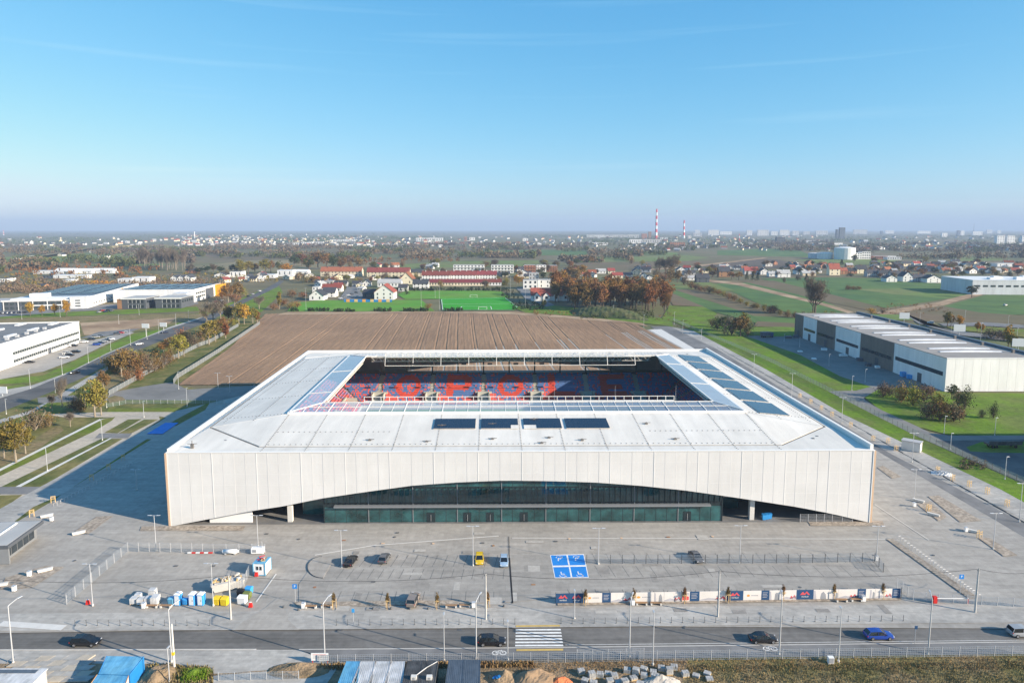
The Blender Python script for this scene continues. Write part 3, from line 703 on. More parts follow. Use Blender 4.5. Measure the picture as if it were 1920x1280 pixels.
gline(mb, (590,1040), (700,1022), 0.35, lotz+.004); gline(mb, (700,1022), (935,1004), 0.35, lotz+.004); gline(mb, (960,1008), (1660,1010), 0.3, lotz+.004)
gline(mb, (480,1128), (518,1075), 0.3, lotz+.004); gline(mb, (1640,945), (1742,1012), 0.18, lotz+.004)
gline(mb, (0,1168), (120,1176), 1.6, 0.225+.03)
struct('pale_paving_bands', mb, M['pconcrete'])
mb = MB(); gline(mb, (954,1005), (955,1045), 0.12, lotz+.008); gline(mb, (955,1045), (961,1130), 0.32, lotz+.008)
struct('linear_drain', mb, M['black'])
# island
mb = MB(); pts = []
for i in range(15):
    a = R(90 + 180*i/14); pts.append((604+30*math.cos(a)*0.9, 1065-20*math.sin(a)))
pts += [(606,1085),(621,1058)]
P = [G(*p) for p in pts]
mb.prism([(x, y) for x, y in P][::-1], 0.13, 0.27)
struct('traffic_island', mb, M['plaza'])
mb = MB(); kr = [Vector((x, y, 0)) for x, y in P[:16]]
for a, b in zip(kr, kr[1:]): mb.tube((a.x, a.y, .27), (b.x, b.y, .27), .09, .09, 4)
struct('island_kerb', mb, M['darkgalv'])
# blue disabled bays with white outlines and symbols
flat('blue_bay', [(1031,1039.5),(1095,1038),(1104,1082),(1040,1083)], 'line', lotz+.012)
bz = lotz+.016
def bil(c, s, t): return (lerp(lerp(c[0][0], c[1][0], s), lerp(c[3][0], c[2][0], s), t), lerp(lerp(c[0][1], c[1][1], s), lerp(c[3][1], c[2][1], s), t))
BC = [(1031,1039.5),(1095,1038),(1104,1082),(1040,1083)]
mb = MB(); mw = MB()
for i in range(2):
    for j in range(2):
        s0, s1 = i*0.5+0.022, i*0.5+0.478; t0, t1 = (0.03, 0.465) if j == 0 else (0.53, 0.975)
        mb.quad(*[(*G(*bil(BC, s, t), bz), bz) for s, t in ((s0,t0),(s1,t0),(s1,t1),(s0,t1))])
        cs = lerp(s0, s1, 0.5); ct = lerp(t0, t1, 0.25 if j == 0 else 0.78)
        x, y = G(*bil(BC, cs, ct), bz+.004); f = 1 if j == 1 else -1
        def q(p, q_, w=0.13):
            d = Vector(q_)-Vector(p); n = Vector((-d.y, d.x)).normalized()*w/2
            mw.quad(*[(x+c.x, y+f*c.y, bz+.004) for c in (Vector(p)-n, Vector(q_)-n, Vector(q_)+n, Vector(p)+n)])
        for k in range(9):
            a, b = R(-200+k*29), R(-200+(k+1)*29)
            q((0.6*math.cos(a), 0.6*math.sin(a)-0.2), (0.6*math.cos(b), 0.6*math.sin(b)-0.2))
        q((-0.25,1.0),(-0.15,0.1),0.2); q((-0.15,0.1),(0.45,0.1),0.16); q((0.45,0.1),(0.75,-0.55),0.16); q((-0.2,0.55),(0.4,0.5)); q((-.35,1.2),(-.1,1.2),0.26)
struct('blue_bay_paint', mb, M['blue_paint']); struct('wheelchair_symbols', mw, M['line'])
flat('blue_bay_paint', [(275,813),(310,792),(335,792),(305,813)], 'blue_paint', 0.30)
# paver-and-soil tree strips
for i, pts in enumerate([[(265,986),(460,985),(455,994),(262,994)], [(1515,977),(1655,976),(1658,985),(1520,985)], [(10,1082),(85,1060),(120,1062),(60,1100),(0,1104)], [(140,995),(180,968),(212,966),(165,1000)],
        [(1645,876),(1655,872),(1690,893),(1672,896)], [(1740,930),(1760,928),(1840,975),(1800,978)], [(1835,1008),(1855,1008),(1908,1040),(1882,1042)], [(1720,945),(1745,940),(1775,968),(1760,976)],
        [(550,1128),(880,1124),(880,1132),(560,1136)], [(1045,1128),(1690,1118),(1690,1124),(1046,1134)], [(1662,1010),(1674,1009),(1832,1118),(1818,1122)]]):
    flat('planting_strip', pts, mat('sett_strip', (0.40, 0.335, 0.265), 0.9, 0.35, 1.6, col2=(0.27, 0.225, 0.18), scale2=1.5, amount2=0.4) if i == 0 else bpy.data.materials['sett_strip'], lotz+.02+0.004*i)

# manhole covers, gratings and repaired paving patches
rm_ = random.Random(44)
MC = [(645,1012),(740,1006),(718,1018),(812,1018),(905,1017),(925,1022),(745,998),(1067,1009),(1042,1014),(1165,1008),(1253,1006),(1336,1005),(1640,1040),(1500,1100),(700,1090),(590,1100),(400,1060),(140,1050),(330,1060),(1750,1040),(1000,1095),(640,1180),(862,1180),(1040,1176),(150,1195),(1480,1172),(500,1000),(560,1010)]
for i, (u, v) in enumerate(MC):
    zc = lotz+.03 if v < 1165 else (.235 if v < 1170 else .03); x, y = G(u, v, zc); b = MB(); w = .32
    if i % 2: b.tube((0,0,-.02), (0,0,.012), w, w, 12)
    else: b.box(-.4,-.25,-.02,.4,.25,.012)
    o = obj('manhole_cover', b, M['peach' if i in (0,2,3,7,11,9) else 'darkgalv'] if i % 5 else M['wall_brick'], None, (x, y, zc)); o['kind'] = 'structure'
mb = MB(); mb2 = MB(); used_ = [(7.0, 128.5, 17.0, 141.0)]     # keep the blue bays free
for u, v in MC: x, y = G(u, v, .2); used_.append((x-.6, y-.6, x+.6, y+.6))
for i in range(46):
    u, v = rm_.uniform(580,1690), rm_.uniform(1000,1150); x, y = G(u, v, lotz+.024); w, d = rm_.choice([(2.5,1.2),(1.3,1.3),(4,1.0),(2.5,2.5),(1.2,3)])
    if any(x < q[2] and x+w > q[0] and y < q[3] and y+d > q[1] for q in used_): continue
    used_.append((x, y, x+w, y+d)); zz = lotz+.0055
    (mb if i % 2 else mb2).quad((x,y,zz),(x+w,y,zz),(x+w,y+d,zz),(x,y+d,zz))
struct('paving_patches', mb, mat('fresh_paving', (0.42, 0.395, 0.355), 0.85, 0.15, 1.5)); struct('paving_patches', mb2, mat('old_paving', (0.27, 0.252, 0.228), 0.85, 0.18, 1.5))
# ================================================================ STADIUM
W_, D_ = 166.0, 133.0              # footprint
Q = dict(FL=(-80.7, 154.6), FR=(85.5, 156.4), RL=(-86.2, 285.0), RR=(83.3, 288.5))
SC = Vector((0.0, 221.0, 0.0))
def S(x, y, z=0.0):
    """stadium plan (x 0..166 along the front, y 0..133 inwards) to stadium-root coordinates"""
    s, t = x/W_, y/D_
    fx_, fy_ = lerp(Q['FL'][0], Q['FR'][0], s), lerp(Q['FL'][1], Q['FR'][1], s)
    rx_, ry_ = lerp(Q['RL'][0], Q['RR'][0], s), lerp(Q['RL'][1], Q['RR'][1], s)
    return (lerp(fx_, rx_, t)-SC.x, lerp(fy_, ry_, t)-SC.y, z)
class SB(MB):
    def mesh(s, name, mat=None, smooth=False):
        s.v = [S(*p) for p in s.v]
        return MB.mesh(s, name, mat, smooth)
stadium = thing('stadium', 'white football stadium with arched mesh facade, glazed front and red-blue stands', 'stadium', tuple(SC))
def sp(name, mb, m, parent=None, smooth=False): return obj(name, mb, M[m], parent or stadium, smooth=smooth)
ZT, NB = 17.9, 16
BAY = W_/NB
# arch: measured (plan x as fraction, height)
_ax = [(323,985),(470,957),(534,947.5),(605,933),(687,921),(775,909),(859,903),(946,899.5),(1030,900.5),(1114,903),(1199,909),(1285,918),(1365,929),(1432,939),(1498,949),(1567,962),(1637,978)]
_arch = []
for u, v in _ax:
    fr = (u-323)/(1637-323); y_ = lerp(154.6, 156.4, fr)
    _arch.append((fr*W_, max(0.0, HT(v, y_) )))
def arch(x):
    for (x0, z0), (x1, z1) in zip(_arch, _arch[1:]):
        if x <= x1: return lerp(z0, z1, max(0, min(1, (x-x0)/(x1-x0))))
    return _arch[-1][1]
def rearch(x): 
    t = (x/W_-0.5)*2; return max(0.0, 13.6*(1-abs(t)**1.9))
# --- front facade: bays > panels, plus white ribs
rowh = 2.55; NSUB = 4
for b in range(NB):
    bx0 = b*BAY
    bb = SB()      # rib frame of the bay: raised seam on its left edge and thin verticals
    bb.box(bx0-0.09, -0.36, arch(bx0)+0.02, bx0+0.075, -0.10, ZT-0.02)
    for k in range(1, NSUB):
        x = bx0 + k*BAY/NSUB; bb.box(x-0.078, -0.338, arch(x)+0.02, x+0.055, -0.16, ZT-0.02)
    bay = sp('facade_rib', bb, 'rib_white')
    for k in range(NSUB):
        x0, x1 = bx0 + k*BAY/NSUB + 0.07, bx0 + (k+1)*BAY/NSUB - 0.07
        a0, a1 = arch(x0), arch(x1); z = ZT - 0.06
        while z > min(a0, a1) + 0.05:
            zb = z - rowh
            if zb < max(a0, a1) + 1.2: zb = -1
            l0, l1 = max(zb, a0), max(zb, a1)
            p = SB(); y0 = -0.33 + 0.006*((b*7+k*3) % 5); y1 = -0.20
            p.v = [(x0,y0,l0),(x1,y0,l1),(x1,y0,z),(x0,y0,z),(x0,y1,l0),(x1,y1,l1),(x1,y1,z),(x0,y1,z)]
            p.f = [(0,1,2,3),(7,6,5,4),(0,4,5,1),(1,5,6,2),(2,6,7,3),(3,7,4,0)]
            sp('facade_panel', p, 'mesh_white', bay)
            if zb > 0: hb = SB(); hb.box(x0, -0.342, zb-.045, x1, -0.21, zb+.012); sp('facade_crossbar', hb, 'rib_white', bay)
            z = zb - 0.035
            if zb < 0: break
bb = SB(); bb.box(W_-0.1, -0.42, arch(W_), W_+0.1, -0.1, ZT-0.02); sp('facade_rib', bb, 'rib_white')
# backing frame behind the panels (closes joints) and its lower edge
bb = SB(); N = 64
for i in range(N):
    x0, x1 = i*W_/N, (i+1)*W_/N
    bb.quad((x0,-0.15,arch(x0)),(x1,-0.15,arch(x1)),(x1,-0.15,ZT-.01),(x0,-0.15,ZT-.01))
    bb.quad((x0,-0.15,arch(x0)),(x0,0.9,arch(x0)+.05),(x1,0.9,arch(x1)+.05),(x1,-0.15,arch(x1)))
    bb.quad((x0,0.9,arch(x0)+.05),(x0,0.9,ZT-.3),(x1,0.9,ZT-.3),(x1,0.9,arch(x1)+.05))
sp('facade_frame', bb, 'rib_white')
# corner reveals
for x in (-0.55, W_+0.12):
    bb = SB(); bb.box(x, -0.42, 0.1, x+0.43, 0.9, ZT-0.02); sp('corner_reveal', bb, 'peach')
# side and rear facades
for x in (0.0, W_):
    bb = SB(); e = 0.5 if x else -0.0
    for i in range(20):
        y0, y1 = 0.95+i*(D_-0.95)/20, 0.95+(i+1)*(D_-0.95)/20; z0 = rearch(W_*y0/D_)*0.35; z1 = rearch(W_*y1/D_)*0.35
        bb.quad((x-0.2+e,y0,z0),(x-0.2+e,y1,z1),(x-0.2+e,y1,ZT-.02),(x-0.2+e,y0,ZT-.02))
    sp('side_facade', bb, 'mesh_white')
for i in range(NB):
    x0, x1 = i*BAY+0.05, (i+1)*BAY-0.05; bb = SB()
    for k in range(4):
        a, b_ = lerp(x0, x1, k/4), lerp(x0, x1, (k+1)/4)
        bb.v += [(a,D_-.3,rearch(a)),(b_,D_-.3,rearch(b_)),(b_,D_-.3,ZT-.02),(a,D_-.3,ZT-.02),(a,D_,rearch(a)),(b_,D_,rearch(b_)),(b_,D_,ZT-.02),(a,D_,ZT-.02)]
        n = len(bb.v)-8; bb.f += [(n,n+1,n+2,n+3),(n+7,n+6,n+5,n+4),(n,n+4,n+5,n+1),(n+3,n+2,n+6,n+7)]
    sp('rear_facade_panel', bb, 'inner_grey')
# --- roof
DI, ZI, DG, ZG = 22.3, 20.2, 34.0, 21.1      # inner edge of membrane, glazing lip
GC = (20.0, 4.0, 3.0, 18.0)                   # octagonal gutter corner: (x on front, y on front), (x on side, y on side)
DIS = {'front': 26.0, 'rear': 22.5, 'left': 21.5, 'right': 21.5}
ADJ = {'front': ('left', 'right'), 'rear': ('right', 'left'), 'left': ('rear', 'front'), 'right': ('front', 'rear')}
def roofz(d, up=0.0, di=26.0): return ZT + up + (ZI-ZT-up)*max(0.0, (d-3.5)/(di-3.5))
RUP = {'front': 0.0, 'rear': 0.0, 'left': 0.8, 'right': 0.5}
def rslab(name, pts, m, th=0.25, parent=None):
    b = SB(); n = len(pts); b.v = [(x,y,z) for x,y,z in pts] + [(x,y,z-th) for x,y,z in pts]
    b.f = [tuple(range(n)), tuple(range(2*n-1, n-1, -1))] + [(i, n+i, n+(i+1)%n, (i+1)%n) for i in range(n)]
    return sp(name, b, m, parent)
def ringplane(o, u, v, Lw):
    """map (along, inward) for one side; returns function"""
    return lambda a, d, z: (o[0]+u[0]*a+v[0]*d, o[1]+u[1]*a+v[1]*d, z)
SIDES = {'front': (ringplane((0,0),(1,0),(0,1),W_), W_, 20.0, 4.0), 'rear': (ringplane((W_,D_),(-1,0),(0,-1),W_), W_, 20.0, 4.0),
         'left': (ringplane((0,D_),(0,-1),(1,0),D_), D_, 18.0, 3.0), 'right': (ringplane((W_,0),(0,1),(-1,0),D_), D_, 18.0, 3.0)}
clips = SB()
def dots(p, q, step=0.95):
    p, q = Vector(p), Vector(q); n = int((q-p).length/step)
    for i in range(n+1):
        c = p + (q-p)*(i/max(1, n)); clips.box(c.x-.11, c.y-.11, c.z+.005, c.x+.11, c.y+.11, c.z+.10)
for side, (f, L_, g0, gd) in SIDES.items():
    DI = DIS[side]; A0, A1 = DIS[ADJ[side][0]], DIS[ADJ[side][1]]
    nb = round((L_-A0-A1)/BAY); step = (L_-A0-A1)/nb
    rows = [gd+0.25, 13.0, DI] if side != 'rear' else [gd+0.25, DI]
    for r in range(len(rows)-1):
        d0, d1 = rows[r], rows[r+1]
        def edge(d, end):   # plane narrows from gutter corner to inner corner
            t = (d-gd)/(DI-gd); return lerp(g0, A0, t) if end == 0 else L_-lerp(g0, A1, t)
        xs = [None] + [A0 + k*step for k in range(0, nb+1)] + [None]
        for k in range(nb+2):
            if k == 0: A = [(edge(d0,0),d0),(A0-0.006,d0),(A0-0.006,d1),(edge(d1,0),d1)]
            elif k == nb+1: A = [(L_-A1+0.006,d0),(edge(d0,1),d0),(edge(d1,1),d1),(L_-A1+0.006,d1)]
            else: A = [(xs[k]+.006,d0),(xs[k+1]-.006,d0),(xs[k+1]-.006,d1),(xs[k]+.006,d1)]
            A = [(a, d+(.006 if j < 2 else -.006)) for j, (a, d) in enumerate(A)]
            if abs(A[0][0]-A[1][0]) < 0.12: continue
            pts = [f(a, d, roofz(d, RUP[side], DI)) for a, d in A]
            if Vector(pts[3]) == Vector(pts[2]): pts = pts[:3]
            rslab('roof_panel', pts, 'roof_white')
    rz_ = lambda d: roofz(d, RUP[side], DI)
    for k in range(nb+1):
        if side in ('front',) or k % 2 == 0: dots(f(A0+k*step, gd+.6, rz_(gd+.6)), f(A0+k*step, DI-0.4, rz_(DI-.4)))
        if side == 'front': dots(f(A0+k*step, 0.8, ZT), f(A0+k*step, gd, ZT))
    dots(f(22, 5.2, rz_(5.2)), f(L_-22, 5.2, rz_(5.2)), 1.3)
    dots(f(22, 13.0, rz_(13)), f(L_-22, 13.0, rz_(13)), 1.3) if side != 'front' else (dots(f(22, 13.0, roofz(13)), f(50, 13.0, roofz(13)), 1.3), dots(f(L_-50, 13.0, roofz(13)), f(L_-22, 13.0, roofz(13)), 1.3))
    UP = RUP[side]
    # outer flat strip
    rslab('roof_edge_panel', [f(2, 0.05, ZT), f(L_-2, 0.05, ZT), f(L_-g0, gd-.15, ZT+UP), f(g0, gd-.15, ZT+UP)], 'roof_white')
    # gutter
    rslab('gutter', [f(g0, gd-.13, ZT+UP-.02), f(L_-g0, gd-.13, ZT+UP-.02), f(L_-g0, gd+.27, ZT+UP-.015), f(g0, gd+.27, ZT+UP-.015)], 'gutter', 0.1)
sp('roof_fixings', clips, 'seam')['kind'] = 'stuff'
# corner facets
for sx, sy in ((0,0),(1,0),(0,1),(1,1)):
    c = lambda x, y, z: ((W_-x) if sx else x, (D_-y) if sy else y, z)
    us = RUP['right' if sx else 'left']
    fl = [c(20.1, 4.4, roofz(4.2)), c(DIS['right' if sx else 'left']-.1, DIS['rear' if sy else 'front']-.3, ZI-.01), c(3.5, 18.1, roofz(3.5)+us)]
    rslab('roof_corner_panel', fl if (sx+sy) % 2 == 1 else fl[::-1], 'roof_white')
    g = [c(20.0, 3.9, ZT-.1), c(20.2, 4.3, ZT-.09), c(3.3, 18.2, ZT+us-.09), c(2.9, 17.8, ZT+us-.1)]
    rslab('gutter', g if (sx+sy) % 2 == 0 else g[::-1], 'gutter', 0.1)
    o = [c(0.05, 0.05, ZT+.0), c(2.0, 0.05, ZT), c(19.9, 3.85, ZT), c(2.85, 17.8, ZT+us), c(0.05, 2.0, ZT)]
    rslab('roof_corner_panel', o if (sx+sy) % 2 == 0 else o[::-1], 'roof_white')
    dots(c(3, 3, ZT), c(11, 10.5, ZT)); dots(c(12, 12, roofz(8)), c(DIS['right' if sx else 'left']-1, DIS['rear' if sy else 'front']-1, ZI-.1)); dots(c(6, 2.6, ZT), c(19, 2.6, ZT), 1.3)
# parapet copings (left, right and rear raised; thin trim at the front)
for nm, bx in (('left', (-0.25, 0.5, 0.55, D_)), ('right', (W_-0.45, 0.5, W_+0.3, D_)), ('rear', (0.56, D_-0.6, W_-0.46, D_+0.2))):
    b = SB(); b.box(bx[0], bx[1], ZT-0.3, bx[2], bx[3], ZT+(1.25 if nm == 'right' else 0.75)); sp('parapet', b, 'coping')
b = SB(); b.box(-0.25, -0.42, ZT-.01, W_+0.3, 0.45, ZT+0.14); sp('front_coping', b, 'coping')
# glazing lip: kerb, frames, panes
DGS = {'front': 34.0, 'rear': 28.0, 'left': 28.5, 'right': 27.5}
for side, (f, L_, g0, gd) in SIDES.items():
    DI = DIS[side]; A0, A1 = DIS[ADJ[side][0]], DIS[ADJ[side][1]]
    n = round((L_-A0-A1)/BAY); stp = (L_-A0-A1)/n; dg = DGS[side]; e0, e1 = (DGS[q_] for q_ in ADJ[side])
    b = SB()
    def bar(p, q, r=0.12): b.tube(p, q, r, r, 4)
    gz = lambda t: ZI+.42+(ZG-ZI-.42)*t
    dd = lambda t: lerp(DI, dg, t)
    lo, hi = (lambda t: lerp(A0, e0, t)), (lambda t: L_-lerp(A1, e1, t))
    rslab('glazing_kerb', [f(A0-.55, DI-.55, ZI+.42), f(L_-A1+.55, DI-.55, ZI+.42), f(L_-A1-.12, DI+.12, ZI+.42), f(A0+.12, DI+.12, ZI+.42)], 'coping', 0.75)
    bar(f(lo(1), dg, ZG), f(hi(1), dg, ZG), 0.22)
    bar(f(lo(0), DI, ZI+.5), f(lo(1), dg, ZG+.05), .14)
    if side in ('front', 'rear'): bar(f(lo(.5), dd(.5), gz(.5)+.08), f(hi(.5), dd(.5), gz(.5)+.08), 0.10)
    sub = 3 if side in ('front', 'rear') else 1
    for k in range(n*sub+1):
        a = A0 + k*stp/sub; r = 0.15 if k % sub == 0 else 0.07
        tm = 1.0
        if a < lo(1): tm = min(tm, (a-A0)/(lo(1)-A0))
        if a > hi(1): tm = min(tm, (L_-A1-a)/(L_-A1-hi(1)))
        if tm <= .02 or (sub == 1 and k % 3): continue
        bar(f(a, DI, ZI+.46), f(a, dd(tm), gz(tm)+.04), r)
    sp('glazing_frame', b, 'coping')
    for k in range(n*sub):
        for t0, t1 in (((0.01, .5), (.5, 1)) if side in ('front', 'rear') else ((0.01, 1),)):
            a0, a1 = A0 + k*stp/sub + .04, A0 + (k+1)*stp/sub - .04
            cl = lambda a, t: max(lo(t), min(hi(t), a))
            pts = [(cl(a0, t0), t0), (cl(a1, t0), t0), (cl(a1, t1), t1), (cl(a0, t1), t1)]
            if pts[1][0]-pts[0][0] < .1 and pts[2][0]-pts[3][0] < .1: continue
            if pts[1][0] == pts[0][0]: pts = pts[1:]
            elif pts[2][0] == pts[3][0]: pts = pts[:3]
            pp = SB(); pp.v = [f(a, dd(t), gz(t)) for a, t in pts]; pp.f = [tuple(range(len(pts)))]
            sp('roof_pane', pp, 'roof_glass' if side in ('front', 'rear') else 'roof_glass_milky')
DGL, DGR, DGB = DGS['left'], DGS['right'], DGS['rear']
# trusses under the lip
def truss(p, q, h, wdt, inward, step=2.6, name='roof_truss'):
    b = SB(); p, q, inw = Vector(p), Vector(q), Vector(inward); n = max(2, int((q-p).length/step)); d = (q-p)/n
    up = Vector((0,0,-h)); o = inw*wdt
    for c in (Vector((0,0,0)), o, up+o*0.5): b.tube(p+c, q+c, 0.11, 0.11, 4)
    for i in range(n):
        a = p+d*i; m_ = a+d*0.5
        b.tube(a, m_+up+o*.5, .06, .06, 3); b.tube(m_+up+o*.5, a+d, .06, .06, 3); b.tube(a+o, m_+up+o*.5, .06, .06, 3); b.tube(m_+up+o*.5, a+d+o, .06, .06, 3); b.tube(a, a+o, .05, .05, 3); b.tube(a, a+d+o, .05, .05, 3)
    return sp(name, b, 'coping')
truss((DGL+2, D_-DGB-0.2, ZG-.3), (W_-DGR-2, D_-DGB-0.2, ZG-.3), 1.7, 1.6, (0,1,0))
truss((DGL+.2, DG+4, ZG-.3), (DGL+.2, D_-DGB-4, ZG-.3), 1.6, 1.4, (-1,0,0))
truss((W_-DGR-.2, DG+4, ZG-.3), (W_-DGR-.2, D_-DGB-4, ZG-.3), 1.6, 1.4, (1,0,0))
# catwalks: front handrail, rear gantry with floodlights
b = SB(); x0, x1 = 40.0, 127.5
for z in (ZG+0.25, ZG+1.5): b.tube((x0, DG+.5, z), (x1, DG+.5, z), .10, .10, 4)
for k in range(38): x = lerp(x0, x1, k/37); b.box(x-.07, DG+.43, ZG-.2, x+.07, DG+.57, ZG+1.5)
b.box(x0, DG+.35, ZG-.05, x1, DG+1.6, ZG+.1)
sp('front_catwalk', b, 'coping')
b = SB(); x0, x1 = 36.0, 130.0; yb = D_-DGB-1.6
b.box(x0, yb, ZG-.1, x1, yb+1.4, ZG+.02)
for z in (ZG+.7, ZG+1.4): b.tube((x0, yb, z), (x1, yb, z), .07, .07, 4); b.tube((x0, yb+1.4, z), (x1, yb+1.4, z), .07, .07, 4)
for k in range(46):
    x = lerp(x0, x1, k/45); b.box(x-.05, yb-.05, ZG-.1, x+.05, yb+.05, ZG+1.4); b.box(x-.05, yb+1.35, ZG-.1, x+.05, yb+1.45, ZG+1.4)
b.tube((x0, yb-1.5, ZG-3.0), (x1, yb-1.5, ZG-3.0), .13, .13, 4)
for k in range(10):
    x = lerp(x0, x1, k/9); b.tube((x, yb-1.5, ZG-3.0), (x, yb+.2, ZG+.1), .11, .11, 4)
sp('rear_catwalk', b, 'coping')
for k in range(15):
    x = lerp(x0+1, x1-1, k/14); b = SB(); b.box(x-.3, yb+.3, ZG+1.4, x+.3, yb+.6, ZG+2.2); sp('floodlight', b, 'white')
for k in range(9):
    x = lerp(46, 124, k/8); b = SB(); b.box(x-.9, yb-1.4, ZG-2.75, x+.9, yb-1.0, ZG-2.1); sp('loudspeaker', b, 'black')
for k in range(11):
    b = SB(); x = lerp(42, 128, k/10); yy = yb+.7 if k % 2 else DG+.6
    b.tube((x, yy, ZG), (x, yy, ZG+4.6), .05, .02, 4); sp('lightning_rod', b, 'galv')
# solar panels: four arrays in front, six on the right slope
for k, (u0, u1) in enumerate(((818,894),(904,972),(982,1051),(1059,1138))):
    sx = [(G(u, 793, roofz(13))[0]+80.7+0.4)/166.2*W_ for u in (u0, u1)]
    x0, x1 = sx; d0, d1 = 14.4, 21.2
    arr = rslab('solar_array', [(x0,d0,roofz(d0)+.22),(x1,d0,roofz(d0)+.22),(x1,d1,roofz(d1)+.22),(x0,d1,roofz(d1)+.22),], 'roof_white', 0.1)
    nc = round((x1-x0)/1.75)
    for i in range(nc):
        for j in range(3):
            if (k == 1 and j == 0 and i >= nc-1) or (k == 2 and j == 0 and i < 2): continue
            a0, a1 = lerp(x0, x1, i/nc)+.012, lerp(x0, x1, (i+1)/nc)-.012; e0, e1 = lerp(d0, d1, j/3)+.03, lerp(d0, d1, (j+1)/3)-.03
            rslab('solar_module', [(a0,e0,roofz(e0)+.27),(a1,e0,roofz(e0)+.27),(a1,e1,roofz(e1)+.27),(a0,e1,roofz(e1)+.27)], 'pv', 0.04, arr)
for k in range(6):
    y0 = 26.0 + k*14.8; y1 = y0 + 13.2; d0, d1 = 8.8, 17.2
    fR = SIDES['right'][0]
    arr = rslab('solar_array', [fR(y0,d0,roofz(d0,.5,21.5)+.2), fR(y1,d0,roofz(d0,.5,21.5)+.2), fR(y1,d1,roofz(d1,.5,21.5)+.2), fR(y0,d1,roofz(d1,.5,21.5)+.2)], 'roof_white', 0.1)
    for i in range(6):
        a0, a1 = lerp(y0, y1, i/6)+.01, lerp(y0, y1, (i+1)/6)-.01
        rslab('solar_module', [fR(a0,d0+.05,roofz(d0,.5,21.5)+.25), fR(a1,d0+.05,roofz(d0,.5,21.5)+.25), fR(a1,d1-.05,roofz(d1,.5,21.5)+.25), fR(a0,d1-.05,roofz(d1,.5,21.5)+.25)], 'pv_side', 0.04, arr)
# roof hatches, brackets and small ventilators
for (x, d, h_) in ((4.6, 3.0, 1.9), (46, 7.5, .5), (60, 6.6, .4), (76, 8.0, .45), (90, 8.6, .5), (98, 7.0, .6), (121, 7.5, .5), (87, 20.5, .7), (88, 5.4, .5), (63, 16.5, .6), (76, 17.5, .5), (116, 17.5, .6)):
    b = SB(); z = roofz(d)
    b.box(x-.35, d-.25, z, x+.35, d+.25, z+h_*.55); b.tube((x-1.1, d, z+h_*.6), (x+1.1, d+.2, z+h_*.6), .08, .08, 4); b.tube((x, d, z), (x, d, z+h_), .1, .1, 5)
    sp('roof_anchor', b, 'seam')
# --- stands
NR = 18; D0, Z0 = 26.0, 1.5; TR, RI = 0.86, 0.495
pit = SB(); pit.quad((D0+2, D0+2, .16), (W_-D0-2, D0+2, .16), (W_-D0-2, D_-D0-2, .16), (D0+2, D_-D0-2, .16)); sp('pitch', pit, 'turf2')
for side in ('rear', 'left', 'right', 'front'):
    f, L_, _, _ = SIDES[side]; b = SB()
    for k in range(NR):
        d = D0 - k*TR; z = Z0 + k*RI
        b.quad(f(d,d,z), f(L_-d,d,z), f(L_-d+TR,d-TR,z), f(d-TR,d-TR,z))
        b.quad(f(d,d,z-RI if k else 0), f(L_-d,d,z-RI if k else 0), f(L_-d,d,z), f(d,d,z))
    dt = D0 - NR*TR; zt = Z0 + NR*RI
    b.quad(f(dt,dt,zt-RI), f(L_-dt,dt,zt-RI), f(L_-1,1,zt-RI), f(1,1,zt-RI))
    sp('stand_terrace', b, 'stand')
    if side == 'rear':   # low wall behind the last row
        b = SB(); p, q, r, s_ = f(dt,dt,zt-RI), f(L_-dt,dt,zt-RI), f(L_-dt,dt-.2,zt-RI+1.0), f(dt,dt-.2,zt-RI+1.0)
        b.quad(p, q, (r[0], r[1], r[2]), (s_[0], s_[1], s_[2])); sp('rear_wall', b, 'inner_dark')
    if side in ('left', 'right'):
        b = SB()
        for k in range(8):
            a0, a1 = lerp(12, L_-12, k/8)+.06, lerp(12, L_-12, (k+1)/8)-.06
            b.quad(f(a0,6,zt-RI), f(a1,6,zt-RI), f(a1,6,ZT), f(a0,6,ZT))
        sp('inner_wall', b, 'inner_grey')
    for k in range(int(L_/BAY)+1):
        a = k*BAY
        if a < 9 or a > L_-9: continue
        b = SB(); c = f(a, 8.6, 0); b.box(c[0]-.28, c[1]-.28, zt-RI, c[0]+.28, c[1]+.28, roofz(8.6)-.2); sp('column', b, 'darkgalv')
# rear inner shadow-line beams
b = SB(); b.box(6, D_-8.9, ZT-0.9, W_-6, D_-8.4, ZT-0.3); b.box(10, D_-20, ZI-1.6, W_-10, D_-19.4, ZI-.9); sp('roof_beam', b, 'inner_grey')
# seats
LET = {'O': ["0111110","1111111","1100011","1100011","1100011","1100011","1100011","1111111","0111110"],
       'P': ["1111110","1111111","1100011","1100011","1111111","1111110","1100000","1100000","1100000"],
       'L': ["1100000","1100000","1100000","1100000","1100000","1100000","1100000","1111111","1111111"],
       'E': ["1111111","1111111","1100000","1100000","1111110","1111110","1100000","1111111","1111111"]}
def plan_x(u, d):   # plan x on the rear stand for a photo column
    y_ = 287.0 - d; z_ = 6.0
    _, vv = PX(0, y_, z_); wx, wy = (u-960)/FPX*((y_)*CP-(z_-CAMH)*SP), y_
    t = 1-d/D_; xl, xr = lerp(Q['FL'][0], Q['RL'][0], t), lerp(Q['FR'][0], Q['RR'][0], t)
    return (wx-xl)/(xr-xl)*W_
AIS = [W_-plan_x(u, 18) for u in (623, 714, 811, 907, 1004, 1100, 1195, 1290)]          # in 'rear' side coordinates
LETC = [(c, W_-plan_x(u, 18)) for c, u in (('O',766),('P',861),('O',957),('L',1052),('E',1150))]
seats = {'seat_red': SB(), 'seat_blue': SB(), 'seat_orange': SB()}
rs = random.Random(11)
